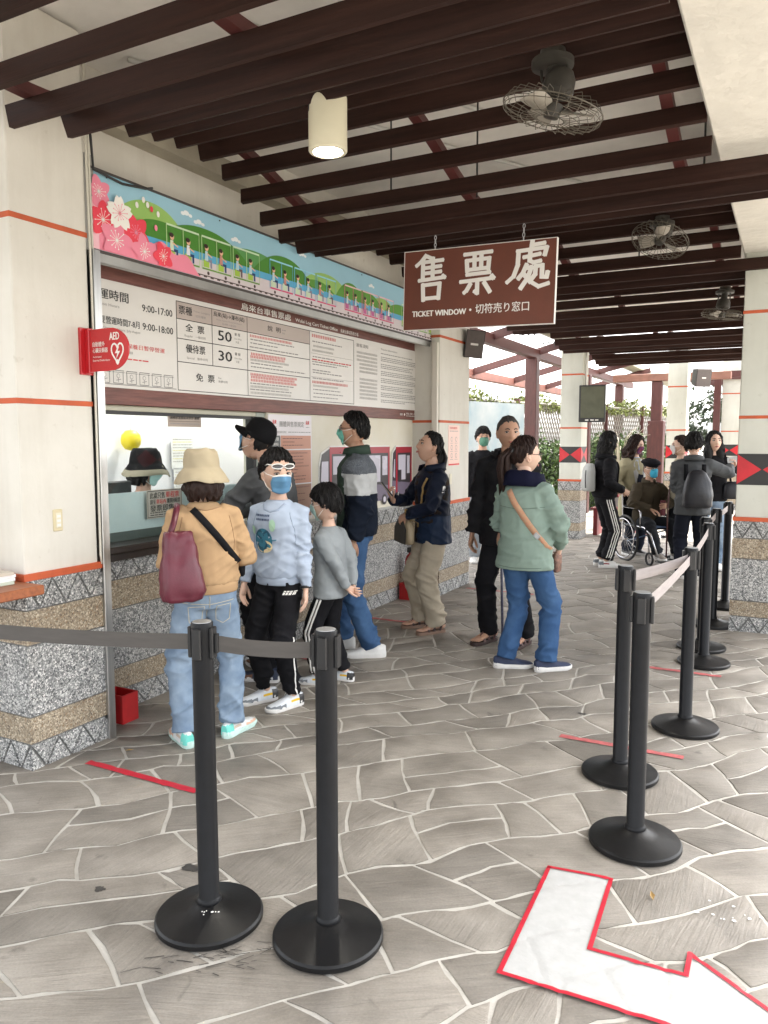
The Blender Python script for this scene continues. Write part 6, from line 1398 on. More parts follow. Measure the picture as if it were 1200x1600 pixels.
jean_l = fab('light jeans', (.12, .18, .27), var=.3, vscale=5, col2=(.29, .37, .46), bump=.35); jean_b = fab('blue jeans', (.028, .070, .165), var=.25, vscale=5, col2=(.06, .125, .25), bump=.35); jean_d = fab('mid jeans', (.03, .07, .16), var=.2, vscale=5, col2=(.07, .14, .27), bump=.35)
PEOPLE = {}
# 1 clerk
PEOPLE['clerk'] = person(dict(label='clerk in black bucket hat and pale green mask sitting behind the window glass', x=-4.02, y=3.93, phi=95, H=1.60, fem=True, seed=5, vox=.013, skin='b', hair=dict(style='bob', thick=.014, L=.10), mask=dict(m=mk_pale), hat=dict(kind='bucket', m=fab('black hat', (.010, .010, .011)), under=fab('hat lining', (.30, .27, .20)), brim=.044, tilt=8),
    pose=dict(pelvis=(0, 0, .81), lean=6, hpitch=8, hyaw=-5, armL=dict(w=(-.18, .30, .98)), armR=dict(w=(.18, .30, .98)), footL=(-.1, .38, 0, .20), footR=(.1, .38, 0, .20)), tops=[dict(name='jacket', m=black_cloth, hem=.85)], trousers=dict(m=black_cloth), shoes=dict(up=black_cloth)))
# 2 woman in tan sweater
tan = fab('tan knit', (.43, .285, .160), var=.07, bump=.3, bscale=340)
PEOPLE['tan'] = person(dict(label='woman in beige bucket hat, tan sweater and light jeans seen from behind at the window', x=-2.70, y=3.09, phi=-24, H=1.535, head=.228, fem=True, bulk=1.06, seed=2, vox=.009, hair=dict(style='bob', thick=.018, L=.135, m=hair_brown, strands=420, wide=1.3), hat=dict(kind='bucket', m=fab('beige canvas', (.40, .34, .235), var=.10, bump=.35, bscale=240), brim=.046, tilt=4),
    pose=dict(lean=3, hpitch=6, hyaw=12, armR=dict(w=(.17, .24, 1.02), pole=(.55, -.9, -.25), curl=.6), armL=dict(w=(-.16, .26, 1.08), pole=(-.35, -.7, -.6), curl=.6), footL=(-.145, -.02, 10), footR=(.15, .02, -48)),
    tops=[dict(name='sweater', m=tan, hem=.955, rib=1, d=.032, neck=.068, r=(.074, .068, .060, .054, .046), amp=.015, cuff=.95, cinch=.004)], trousers=dict(m=jean_l, fit='straight', amp=.015), shoes=dict(up=mat('shoe pale', (.66, .68, .68), .6, .08, 14), low=mat('shoe peach', (.60, .38, .27), .6), heel=mat('shoe mint', (.16, .62, .54), .5), sole=mat('sole mint white', (.55, .74, .69), .55, .2, 20), accent=mat('shoe sand', (.55, .45, .36), .6))))
# 3 man with cap at the window
PEOPLE['cap'] = person(dict(label='man in black cap and grey shirt leaning towards the window glass', x=-3.05, y=4.16, phi=-66, H=1.735, bulk=1.04, seed=3, vox=.010, skin='b', hair=dict(style='short', thick=.010), mask=dict(m=mk_blue), glasses=dict(m=wireb), hat=dict(kind='cap', m=fab('black cap', (.008, .008, .009)), tilt=0),
    pose=dict(lean=13, pelvis=(0, -.06, .895), hpitch=-30, hyaw=4, headoff=(0, .05, -.02), armL=dict(w=(-.18, .42, 1.05), pole=(-.6, -.6, -.6), curl=.5), armR=dict(w=(.18, .42, 1.05), pole=(.6, -.6, -.6), curl=.5), footL=(-.12, -.02, 10), footR=(.12, .10, -6)),
    tops=[dict(name='shirt', m=fab('charcoal knit', (.085, .088, .092), var=.08), hem=.84, d=.022, neck=.072, r=(.072, .066, .056, .05, .042))], trousers=dict(m=black_cloth), shoes=dict(up=mat('shoe navy', (.02, .03, .06), .6), low=mat('shoe brown', (.17, .08, .045), .6), heel=mat('shoe navy', (.02, .03, .06), .6))))
# 4 boy in pale blue sweatshirt
boyshoe = dict(up=mat('shoe white mesh', (.66, .70, .74), .65, .06, 60), low=mat('shoe grey', (.16, .18, .20), .6), heel=mat('shoe black', (.02, .02, .022), .4), accent=mat('shoe yellow', (.80, .50, .02), .45), sole=sole_w)
skyb = fab('pale blue fleece', (.37, .435, .54), var=.05, bump=.25, bscale=300)
PEOPLE['boy'] = person(dict(label='boy in pale blue sweatshirt with globe print, blue mask and sunglasses pushed up', x=-2.69, y=3.74, phi=200, H=1.525, head=.250, bulk=.97, seed=4, vox=.009, skin='d', gaze=.9, nose=.8, hair=dict(style='short', thick=.020, strands=420), mask=dict(m=mk_blue, edge=1), glasses=dict(m=mat('white frame', (.75, .75, .73), .3), lens=dk_lens, z=.046, y=-.004, size=(.030, .013), w=.0030),
    pose=dict(lean=0, twist=12, shw=.90, hyaw=50, hpitch=4, armL=dict(w=(-.225, .05, .83), pole=(-.5, -1, 0), palm=(1, .3, 0), curl=.35), armR=dict(w=(.25, .05, .85), pole=(.5, -1, 0)), footL=(-.11, .04, -26), footR=(.12, .0, -34)),
    tops=[dict(name='sweatshirt', m=skyb, hem=.905, rib=1, d=.030, neck=.066, r=(.068, .066, .060, .055, .044), amp=.015, cinch=.006)], trousers=dict(m=black_cloth, fit='jogger', amp=.015), shoes=boyshoe))
# 5 small boy
PEOPLE['small'] = person(dict(label='small boy in grey shirt with hands clasped behind his back', x=-2.63, y=4.22, phi=-70, H=1.295, head=.228, seed=6, vox=.009, skin='d', bulk=1.0, nose=.7, hair=dict(style='fringe', thick=.022, strands=420), mask=dict(m=mk_pale),
    pose=dict(lean=2, hyaw=8, hpitch=4, twist=-6, armL=dict(w=(-.07, -.20, .90), pole=(-1, -.5, 0), hd=(.8, -.2, -.4), palm=(0, -1, 0), curl=.5), armR=dict(w=(.09, -.19, .88), pole=(1, -.5, 0), hd=(-.8, -.3, -.2), palm=(0, -1, 0), curl=.5), footL=(-.10, .09, 6), footR=(.10, -.10, -6)),
    tops=[dict(name='shirt', m=fab('heather grey', (.27, .295, .31), var=.08, bump=.3), hem=.80, d=.028, neck=.064, r=(.072, .066, .058, .052, .042), flare=.014)], trousers=dict(m=black_cloth, fit='jogger'), shoes=boyshoe))
# 6 man in two-tone jacket
jg = fab('dark green knit', (.035, .055, .042), var=.15); jn = fab('navy knit', (.008, .012, .022), var=.2); jw = fab('pale grey knit', (.44, .45, .45), var=.06, bump=.4); jm = fab('speckled grey knit', (.04, .05, .06), var=.5, vscale=160, col2=(.17, .18, .20))
def pick6(q):
    arm = abs(q[0]) > .155; z = q[2]
    if arm or q[1] < -.04: return 1 if z > 1.295 else (2 if z > 1.155 else 3)
    return 0 if q[1] > .02 else (1 if z > 1.295 else (2 if z > 1.155 else 3))
wht_shoe = dict(up=mat('shoe white leather', (.70, .70, .68), .5, .06, 20), sole=sole_w, heel=mat('shoe white leather', (.7, .7, .68), .5))
PEOPLE['jacket'] = person(dict(label='tall man with glasses, green mask and grey-white-navy jacket facing the wall', x=-2.83, y=4.93, phi=-86, H=1.785, bulk=.98, seed=7, vox=.010, skin='c', hair=dict(style='short', thick=.017, strands=420), mask=dict(m=mk_green), glasses=dict(m=wireb),
    pose=dict(lean=1, hpitch=-5, armL=dict(w=(-.255, .01, .845), pole=(-.4, -1, 0), palm=(1, 0, 0), curl=.55), armR=dict(w=(.2, .12, .9)), footL=(-.11, -.12, 8), footR=(.11, .12, -8)),
    tops=[dict(name='jacket', m=[jg, jm, jw, jn], pick=pick6, hem=.86, d=.034, collar=.56, neck=.070, r=(.084, .078, .070, .066, .056), amp=.015)], trousers=dict(m=jean_d, fit='straight'), shoes=wht_shoe))
# 7 woman with phone
navy = fab('navy shell', (.008, .012, .026), .55, .25, bump=.12); navy2 = fab('navy blue shell', (.016, .028, .058), .5, .2, bump=.12)
PEOPLE['phone'] = person(dict(label='woman with long ponytail in navy jacket and beige trousers looking at her phone', x=-2.63, y=5.84, phi=-112, H=1.655, fem=True, bulk=1.02, seed=8, vox=.010, skin='b', hair=dict(style='tied', thick=.010, pony=[(0, -.085, .02), (.0, -.120, -.03), (.01, -.125, -.12), (.015, -.115, -.21), (.02, -.11, -.29), (.02, -.11, -.36)]),
    pose=dict(lean=2, hyaw=-4, hpitch=-20, armR=dict(w=(.10, .34, 1.15), pole=(.8, -.3, -.7), hd=(-.1, .5, .8), palm=(-.3, -.8, .4), curl=.75), armL=dict(w=(-.02, .27, 1.03), pole=(-.9, -.2, -.6), hd=(.7, .3, -.5), palm=(0, -1, -.2), curl=.5), footL=(-.13, .02, 6), footR=(.12, .04, -2)),
    tops=[dict(name='shirt', m=fab('black print shirt', (.010, .010, .012), var=.4, vscale=14, col2=(.055, .035, .022)), hem=.86, d=.020, neck=.068, sleeve=False), dict(name='jacket', m=[navy, navy2], pick=lambda q: 1 if q[2] < 1.02 else 0, hem=.775, d=.034, flare=.012, neck=.085, collar=.53, r=(.074, .070, .064, .060, .052), amp=.015)],
    trousers=dict(m=fab('beige cotton', (.43, .375, .29), .8, .06, bump=.3), fit='wide', amp=.015), shoes=dict(kind='sandal', sole=mat('sandal sole tan', (.22, .14, .10), .7), strap=mat('sandal strap', (.045, .022, .018), .6))))
# 8 old man in black with cane
PEOPLE['cane'] = person(dict(label='close-cropped older man in black jacket behind the woman in green, looking right', x=-1.93, y=5.70, phi=203, H=1.77, bulk=1.04, seed=9, vox=.011, skin='c', gaze=.8, hair=dict(style='crop', thick=.007, m=hair_grey, strands=0),
    pose=dict(lean=1, hyaw=30, hpitch=0, armR=dict(w=(.26, .06, .83), pole=(.6, -1, 0), curl=.5), armL=dict(w=(.0, .24, .84), pole=(-.8, -.6, 0), hd=(0, .3, -.6), palm=(0, 0, -1), curl=.8), footL=(-.14, .0, -16), footR=(.13, .0, -24)),
    tops=[dict(name='shirt', m=black_cloth, hem=.86, d=.018, sleeve=False), dict(name='jacket', m=black2, hem=.76, d=.040, neck=.08, collar=.53, flare=.012, r=(.084, .078, .068, .062, .054))], trousers=dict(m=black_cloth, fit='straight', amp=.008), shoes=dict(kind='sandal', sole=mat('sandal sole dark', (.045, .025, .022), .6), strap=mat('sandal strap brown', (.075, .028, .025), .5))))
# 9 masked boy far behind
PEOPLE['far'] = person(dict(label='youth in black jacket and dark green mask standing far behind the older man', x=-3.56, y=9.45, phi=176, H=1.745, seed=10, vox=.014, skin='b', hair=dict(style='fringe', thick=.020), mask=dict(m=mk_dgreen), pose=dict(), tops=[dict(name='jacket', m=black_cloth, hem=.84, d=.036, r=(.08, .075, .066, .06, .052))], trousers=dict(m=fab('pale grey denim', (.32, .35, .38), var=.1), fit='straight'), shoes=dict(up=mat('shoe white leather', (.7, .7, .68), .5), accent=mat('shoe red', (.5, .03, .03), .5))))
# 10 woman in green jacket
sage = fab('sage green shell', (.205, .275, .235), .7, .08, bump=.12)
PEOPLE['green'] = person(dict(label='woman in sage green jacket and blue jeans with striped bag strap, seen from behind', x=-1.60, y=5.10, phi=32, H=1.61, fem=True, bulk=1.05, seed=11, vox=.010, skin='d', hair=dict(style='tied', thick=.012, m=hair_brown, tie=(0, -.098, .035), pony=[(0, -.095, .04), (-.01, -.135, .0), (-.02, -.135, -.08), (-.025, -.115, -.16), (-.03, -.10, -.23)]), glasses=dict(m=wireb),
    pose=dict(lean=4, side=-3, hyaw=-46, hpitch=-2, hroll=4, twist=-6, armR=dict(w=(.20, .20, .93), pole=(.8, -.7, -.2), curl=.6), armL=dict(w=(-.12, .26, 1.05), pole=(-.4, -.5, -.7)), footL=(-.135, -.03, -58), footR=(.155, .05, -40)),
    tops=[dict(name='jacket', m=sage, hem=.775, d=.040, neck=.10, collar=.50, flare=.018, r=(.080, .078, .074, .068, .056), amp=.020)],
    trousers=dict(m=jean_b, fit='straight'), shoes=dict(up=mat('shoe knit navy', (.02, .03, .07), .7, .2, 60), sole=sole_w)))
# 11 girl with backpack
PEOPLE['girl'] = person(dict(label='girl with bob haircut in black hoodie and white-striped track pants facing right', x=-2.06, y=9.80, phi=84, H=1.68, fem=True, seed=12, vox=.013, hair=dict(style='bob', thick=.020, L=.145, strands=200, wide=.5), pose=dict(hpitch=2, armR=dict(w=(.20, .16, 1.0), pole=(.5, -1, -.2)), armL=dict(w=(-.2, .2, 1.0))), tops=[dict(name='hoodie', m=black_cloth, hem=.90, d=.040, neck=.085, collar=.555, r=(.08, .076, .068, .062, .05), amp=.015)], trousers=dict(m=black_cloth, fit='straight', hem=.05), shoes=dict(up=mat('shoe white leather', (.7, .7, .68), .5), heel=mat('shoe grey', (.16, .18, .2), .6), accent=mat('shoe dark red', (.25, .02, .03), .5))))
# 12 curly haired woman in a beige coat
PEOPLE['curly'] = person(dict(label='curly haired woman in beige coat and dark patterned mask behind the wheelchair', x=-1.93, y=11.02, phi=158, H=1.64, fem=True, seed=13, vox=.013, hair=dict(style='long', thick=.022, L=.22, curl=1., m=hair_brown, strands=300, wide=1.6), mask=dict(m=mk_navy), pose=dict(hpitch=10, hyaw=22, armL=dict(w=(-.2, .22, .95)), armR=dict(w=(.24, .12, .9))),
    tops=[dict(name='blouse', m=fab('pale blue blouse', (.38, .43, .5)), hem=.9, d=.018, sleeve=False), dict(name='waistcoat', m=fab('dark navy knit', (.01, .012, .022)), hem=.86, d=.024, sleeve=False, collar=.42, neck=.10), dict(name='coat', m=fab('beige trench', (.34, .31, .205), .75, .07), hem=.50, d=.040, collar=.52, neck=.085, flare=.035, r=(.082, .076, .068, .062, .054))], trousers=dict(m=fab('dark denim', (.02, .025, .04)), fit='straight'), shoes=dict(up=mat('shoe black', (.02, .02, .022), .4))))
# 13 seated man in wheelchair
PEOPLE['elder'] = person(dict(label='elderly man in dark cap, olive jacket and cyan mask sitting in the wheelchair', x=-1.66, y=10.62, phi=166, H=1.64, bulk=1.08, seed=14, vox=.012, skin='b', hair=dict(style='crop', thick=.004, m=hair_grey, strands=0), mask=dict(m=mk_cyan), glasses=dict(m=wireb), hat=dict(kind='beret', m=fab('dark wool', (.010, .010, .013), var=.2)),
    pose=dict(pelvis=(0, -.05, .565), lean=8, hpitch=-4, hyaw=4, armL=dict(w=(-.07, .33, .80), pole=(-1, -.3, -.3), curl=.85, palm=(1, 0, 0)), armR=dict(w=(.14, .27, .74), pole=(1, -.3, -.2), palm=(0, 0, -1), curl=.4), footL=(-.13, .50, 8, .08), footR=(.12, .46, -8, .08), kneeout=.2),
    tops=[dict(name='jacket', m=fab('olive brown cotton', (.060, .048, .032), .75, .12), hem=.80, d=.036, neck=.075, collar=.545, r=(.084, .080, .074, .066, .054), amp=.015)], trousers=dict(m=fab('charcoal wool', (.022, .024, .028)), fit='straight'), shoes=dict(up=mat('shoe taupe', (.25, .22, .19), .6))))
# 14-16 group by the far posts
PEOPLE['light'] = person(dict(label='short-haired person in light jacket and white mask beside the far pillar', x=-1.27, y=10.72, phi=-82, H=1.63, seed=15, vox=.014, skin='d', hair=dict(style='short', thick=.020, m=hair_brown), mask=dict(m=mk_white), pose=dict(hpitch=-6), tops=[dict(name='jacket', m=fab('light khaki', (.38, .35, .26)), hem=.84, d=.036, r=(.08, .075, .066, .06, .05))], trousers=dict(m=fab('charcoal wool', (.022, .024, .028))), shoes=dict(up=mat('shoe black', (.02, .02, .022), .4))))
PEOPLE['grey'] = person(dict(label='person in charcoal jacket with black backpack seen from behind, arm raised to the right', x=-.99, y=9.42, phi=14, H=1.665, seed=16, vox=.012, skin='d', hair=dict(style='fringe', thick=.020, strands=320), pose=dict(hpitch=2, hyaw=-18, armR=dict(w=(.46, .36, 1.33), pole=(.5, -.6, -.6), hd=(.6, .5, .3), palm=(-.3, .8, .2), curl=.7), armL=dict(w=(-.12, .28, 1.05), pole=(-.35, -.8, -.5)), footL=(-.1, 0, 8), footR=(.1, 0, -8)), tops=[dict(name='jacket', m=fab('charcoal shell', (.062, .066, .070), .65, .1), hem=.77, d=.042, neck=.08, collar=.54, flare=.012, r=(.086, .08, .07, .064, .052), amp=.015)], trousers=dict(m=fab('dark navy wool', (.010, .012, .02)), fit='straight'), shoes=dict(up=mat('shoe black', (.02, .02, .022), .4))))
PEOPLE['tall'] = person(dict(label='long-haired woman in black top holding up a phone beside the right pillar', x=-.86, y=10.25, phi=196, H=1.69, fem=True, seed=17, vox=.014, skin='d', hair=dict(style='long', thick=.014, L=.26, strands=200), pose=dict(hpitch=-8, hyaw=14, armL=dict(w=(-.18, .36, 1.30), pole=(-1, -.3, -.6), hd=(0, .3, .9), palm=(.4, .8, 0), curl=.7), armR=dict(w=(.2, .2, .95))), tops=[dict(name='top', m=black_cloth, hem=.86, d=.030)], trousers=dict(m=jean_l, fit='slim'), shoes=wht_shoe))
# 17 seated in pink on the bench
PEOPLE['pink'] = person(dict(label='small figure in pink and white top sitting on the far red bench', x=-2.36, y=13.08, phi=172, H=1.35, head=.212, seed=18, vox=.015, skin='d', hair=dict(style='fringe', thick=.02, m=hair_brown), pose=dict(pelvis=(0, 0, .70), armL=dict(w=(-.12, .28, .75)), armR=dict(w=(.12, .28, .75)), footL=(-.1, .44, 0, .05), footR=(.1, .44, 0, .05)), tops=[dict(name='top', m=fab('pink print', (.72, .26, .30), var=.3, vscale=18, col2=(.85, .65, .62)), hem=.86, d=.03)], trousers=dict(m=fab('rose cotton', (.62, .3, .3))), shoes=dict(up=mat('shoe white leather', (.7, .7, .68), .5))))
# ---------------------------------------------------------------- things people carry, prints on clothes
def bag_loft(secs, n=20, p=3.2):
    """soft bag: sections (z, half width, half depth, x, y)"""
    v = []; f = []
    for z, a, b, cx, cy in secs:
        for k in range(n):
            t = 2 * pi * k / n; c, s_ = cos(t), sin(t); r = (abs(c) ** p + abs(s_) ** p) ** (-1 / p); v.append((cx + a * r * c, cy + b * r * s_, z))
    m = len(secs)
    for j in range(m - 1): f += [(j * n + i, j * n + (i + 1) % n, (j + 1) * n + (i + 1) % n, (j + 1) * n + i) for i in range(n)]
    f += [tuple(range(n))[::-1], tuple(range((m - 1) * n, m * n))]; return MB().add(v, f)
def crumple(o, amp, sc, seed=0):
    me = o.data; p = co_of(me); n = no_of(me); r = np.random.default_rng(seed); d = np.zeros(len(p))
    for _ in range(5): k = r.normal(size=3) * sc; d += np.sin(p @ k + r.uniform(0, 6) + 1.2 * np.sin(p @ (k[[1, 2, 0]] * .5)))
    me.vertices.foreach_set('co', (p + n * (d * amp / 2.5)[:, None]).astype('f').ravel()); me.update()
def densify(o, lv=2):
    me = o.data; bm = bmesh.new(); bm.from_mesh(me); bmesh.ops.subdivide_edges(bm, edges=bm.edges[:], cuts=lv, use_grid_fill=True); bm.to_mesh(me); bm.free(); me.polygons.foreach_set('use_smooth', [True] * len(me.polygons)); me.update(); return o
def collar(P, h, r, hgt, m, gap=40, flare=.012, name='collar', parent=None, thick=.006):
    s = P['s']; c = P['spn'](h); R_, F = P['fr'](h); v = []; f = []; n = 28; a0 = RAD(gap / 2)
    for i in range(n):
        a = a0 + (2 * pi - 2 * a0) * i / (n - 1); d = R_ * sin(a) + F * cos(a); fall = .02 * (1 - cos(a)) * .5
        for rr, z in ((r, 0), (r + flare * .2, hgt + fall), (r + flare, hgt + fall - .004), (r + flare + .012, hgt * .15)): v.append(c + d * (rr * s) + Vector((0, 0, z * s)))
    for i in range(n - 1):
        for k in range(3): f.append((i * 4 + k, i * 4 + k + 1, i * 4 + 5 + k, i * 4 + 4 + k))
    o = MB().add(v, f).build(name, m, parent or P['root'], True); md = o.modifiers.new('t', 'SOLIDIFY'); md.thickness = thick; return o
def arc(n, r, cx=0, cy=0, ry=None, a0=0, a1=2 * pi): return [(cx + r * cos(a0 + (a1 - a0) * i / n), cy + (ry or r) * sin(a0 + (a1 - a0) * i / n)) for i in range(n)]
# --- tan woman: tote, crossbody strap, jeans seams
P = PEOPLE['tan']; s = P['s']; bt = bvh_of(P['tops'][0]); btr = bvh_of(P['trousers'])
burg = mat('burgundy leather', (.105, .012, .026), .42, .15, 10, .3, 120, bdist=.002)
t = held('tote_bag', 'burgundy leather tote bag hanging from the shoulder of the woman in tan', 'bag', P)
o = densify(bag_loft([(.805, .080, .040, -.150, -.205), (.81, .095, .054, -.150, -.205), (.85, .112, .062, -.152, -.205), (.96, .098, .054, -.155, -.195), (1.07, .080, .042, -.158, -.180), (1.14, .068, .030, -.16, -.168), (1.145, .060, .024, -.16, -.168)], p=4).build('pouch', burg, t, True), 2); crumple(o, .006, 30, 3)
for dy, dx in ((-.03, .0), (.02, .0)):
    MB().tube([(-.20 + dx, -.165 + dy, 1.13), (-.175, -.14 + dy, 1.19), (-.150, -.085 + dy, 1.255), (-.135, -.01 + dy, 1.272), (-.14, .06, 1.22)], [(.011, .003)] * 5, 6, ref=(1, 0, 0)).build('handle', burg, t, True)
t = held('crossbody_bag', 'black strap and pouch slung across the back of the woman in tan', 'bag', P)
strap(t, 'strap', [bt], [((x, -.8, z), (0, 1, 0)) for x, z in zip(np.linspace(-.085, .165, 16), np.linspace(1.265, .955, 16))], .036, black_cloth, .004, .006)
o = densify(bag_loft([(.86, .014, .04, .205, .08), (.87, .02, .055, .205, .08), (.93, .024, .06, .205, .08), (.97, .016, .045, .205, .08)]).build('pouch', black_cloth, t, True), 1)
seam = mat('seam thread', (.42, .40, .33), .8); jp = fab('light jeans patch', (.17, .26, .40), var=.2)
def seamline(bv, pts, w, parent, m, d=(0, 1, 0), name='seam'):
    full = []
    for (a, b), (c, e) in zip(pts[:-1], pts[1:]):
        for i in range(6): full.append((a + (c - a) * i / 6, b + (e - b) * i / 6))
    full.append(pts[-1]); strap(parent, name, [bv], [((x, -.8, z), d) for x, z in full], w, m, .001, .0015)
for x0 in (-.115, .045):
    pts = [(x0 - .004, .835), (x0 + .085, .84), (x0 + .080, .745), (x0 + .042, .722), (x0 + .004, .742), (x0 - .004, .835)]
    seamline(btr, [(a * s, b * s) for a, b in pts], .004, P['trousers'], seam)
seamline(btr, [(0, .90 * s), (0, .76 * s)], .004, P['trousers'], seam); seamline(btr, [(-.15 * s, .862 * s), (0, .850 * s), (.15 * s, .862 * s)], .004, P['trousers'], seam)
# --- boy: print on the sweatshirt, trouser logo, side stripe
P = PEOPLE['boy']; s = P['s']; bv = bvh_of(P['tops'][0]); bq = bvh_of(P['trousers'])
ux = (-1, 0, 0); uy = (0, 0, 1); O = Vector((.055 * s, .5, 1.165 * s)); pc = [pm('print teal', '2f6f86', .8), pm('print deep', '1e4d63', .8), pm('print cream', 'd9c9a0', .8), pm('print leaf', '9fc2a8', .8), pm('print ink', '22355a', .8)]
shp = [([(a * 1.22, b * 1.22) for a, b in q_], m_) for q_, m_ in [(arc(20, .052, 0, 0, .060), 0), ([(-.045, .03), (-.02, .055), (.03, .05), (.045, .02), (.01, .028), (-.01, .005)], 1), (arc(16, .046, .008, -.028, .030), 2), (arc(16, .030, -.004, -.020, .026), 1), (arc(14, .022, -.004, -.012, .020), 0), (arc(10, .016, .055, .075, .030), 3), (arc(10, .014, -.058, .05, .022), 3), ([(.05, .0), (.075, .004), (.075, .009), (.05, .005)], 0)]]
decal(P['tops'][0], 'printed_globe', bv, O, ux, uy, (0, -1, 0), shp, pc)
tx = []
rgb = np.random.default_rng(2)
for row, (y, x0, x1) in enumerate(((.150, -.056, .050), (.126, -.048, .056))):
    x = x0
    while x < x1: w = rgb.uniform(.004, .010); tx.append(([(x, y - .006), (x + w, y - .006), (x + w, y + .006), (x, y + .006)], 4)); x += w + .0035
decal(P['tops'][0], 'printed_words', bv, O, ux, uy, (0, -1, 0), tx, pc)
lg = []
for i in range(4): x = -.032 + i * .017; lg += [([(x + .004, .010), (x + .017, .010), (x + .016, .004), (x + .003, .004)], 0), ([(x + .002, .002), (x + .008, .002), (x + .004, -.012), (x - .002, -.012)], 0), ([(x + .009, .002), (x + .014, .002), (x + .010, -.012), (x + .005, -.012)], 0)]
decal(P['trousers'], 'logo', bq, Vector((-.125 * s, .5, .815 * s)), ux, uy, (0, -1, 0), lg, [white_print])
def side_stripe(P, k, sd, zs_, xs, w, m, fwd=.02):
    bq = bvh_of(P['trousers']); s = P['s']; pts = []
    for t_ in np.linspace(0, 1, 22):
        z = zs_[0] + (zs_[1] - zs_[0]) * t_; hp, kn, an = P['hip'][k], P['kn'][k], P['an'][k]
        c = hp.lerp(kn, max(0, (hp.z - z * s) / (hp.z - kn.z))) if z * s > kn.z else kn.lerp(an, (kn.z - z * s) / (kn.z - an.z)); pts.append(((c.x + sd * .5, c.y + xs * s, z * s), (-sd, 0, 0)))
    strap(P['trousers'], 'stripe', [bq], pts, w, m, .001, .0025)
side_stripe(P, 'L', -1, (.52, .10), .02, .016, white_print)
for dx in (-.012, .018): side_stripe(PEOPLE['small'], 'L', -1, (.80, .12), dx, .013, white_print)
for dx in (-.034, -.006, .022): side_stripe(PEOPLE['girl'], 'R', 1, (.88, .10), dx, .012, white_print)
o = MB().lathe([(.030, -.008), (.034, -.006), (.034, .006), (.030, .008)], 18, M=Matrix.Translation(P['wr']['L'] + (P['el']['L'] - P['wr']['L']).normalized() * .012) @ (P['wr']['L'] - P['el']['L']).to_track_quat('Z', 'Y').to_matrix().to_4x4()).build('wristband', cas_m, P['root'], True)
# --- tall man: zip and side bag strap
P = PEOPLE['jacket']; collar(P, .515, .074, .05, jg, 30)
# --- woman with phone
P = PEOPLE['phone']; s = P['s']; bj = bvh_of(P['tops'][1]); collar(P, .49, .088, .055, navy, 70, .02)
t = held('phone', 'mobile phone held up in the hand of the woman in navy', 'phone', P); w = P['wr']['R']; M = Matrix.Translation(w + Vector((-.030, .050, .075))) @ Matrix.Rotation(RAD(-12), 4, 'Z') @ Matrix.Rotation(RAD(-38), 4, 'X')
MB().box((-.036, -.005, -.05), (.036, .005, .10), M=M, bev=.004).build('body', cas_m, t); MB().box((-.032, -.0065, -.045), (.032, -.005, .095), M=M).build('display', mat('phone screen', (.10, .10, .09), .15, .2, 8), t); MB().box((-.034, .005, -.048), (.034, .0062, .098), M=M).build('back_cover', mat('phone case', (.42, .40, .36), .4), t)
t = held('shoulder_bag', 'small black and beige shoulder bag in front of the woman in navy', 'bag', P); bl = mat('bag black leather', (.012, .012, .013), .4, .2, 12); bb = mat('bag beige leather', (.36, .29, .19), .5, .1, 8)
o = densify(bag_loft([(.735, .105, .030, .05, .225), (.75, .125, .042, .05, .225), (.86, .115, .046, .05, .222), (.91, .080, .038, .045, .220), (.935, .05, .025, .04, .218)], p=3).build('pouch', bb, t, True), 1)
MB().prism([(-.125, -.09), (.10, -.10), (.115, .02), (.05, .10), (-.04, .105), (-.118, .03)], (.05, .272, .84), (-1, 0, 0), Z1, .006).build('flap', bl, t)
MB().tube([(.11, .24, .93), (.13, .26, 1.02), (.12, .27, 1.12), (.10, .27, 1.16)], [(.011, .003)] * 4, 6).build('white_strap', white_print, t, True)
yl = mat('strap ochre', (.30, .17, .05), .6, .3, 30, col2=(.45, .32, .12)); strap(t, 'strap', [bj], [((x, .9, z), (0, -1, 0)) for x, z in zip(np.linspace(-.115, -.02, 12) * s, np.linspace(1.345, .92, 12) * s)], .028, yl, .004, .007)
decal(P['tops'][1], 'sleeve_logo', bj, Vector((-.5, .0, 1.25 * s)), (0, -1, 0), (0, 0, 1), (1, 0, 0), [(arc(12, .016, 0, .014, .016, 0, pi) + [(-.016, -.01), (-.009, -.01), (-.009, .012), (.009, .012), (.009, -.01), (.016, -.01)], 0), ([(-.026, -.018), (.026, -.018), (.026, -.026), (-.026, -.026)], 0)], [white_print])
# --- older man: cane, pouch, collar
P = PEOPLE['cane']; collar(P, .50, .082, .06, black2, 70, .02); decal(P['tops'][0], 'chest_logo', bvh_of(P['tops'][1]), Vector((.02, .5, 1.22)), ux, uy, (0, -1, 0), [([(-.03, 0), (.03, .006), (.03, .014), (-.03, .008)], 0), ([(-.01, -.04), (.012, -.038), (.012, -.032), (-.01, -.034)], 0)], [white_print])
t = held('walking_cane', 'dark patterned walking cane beside the older man in black', 'cane', P); w = P['wr']['L']; hx, hy, hz = w + Vector((0, .05, -.02)); MB().tube([(hx - .02, hy - .02, .0), (hx, hy, hz)], .010, 10).build('shaft', mat('cane navy pattern', (.02, .025, .06), .35, .5, 60, col2=(.10, .10, .14)), t, True); MB().tube([(hx, hy - .06, hz + .012), (hx, hy - .02, hz + .022), (hx, hy + .05, hz + .016)], [.011, .013, .010], 10, round_cap=1).build('handle', black_metal, t, True); MB().lathe([(.016, 0), (.014, .03), (0, .03)], 12, (hx - .02, hy - .02, 0)).build('ferrule', black_metal, t, True)
mat('red check', (.10, .012, .02), .7, .4, 50)
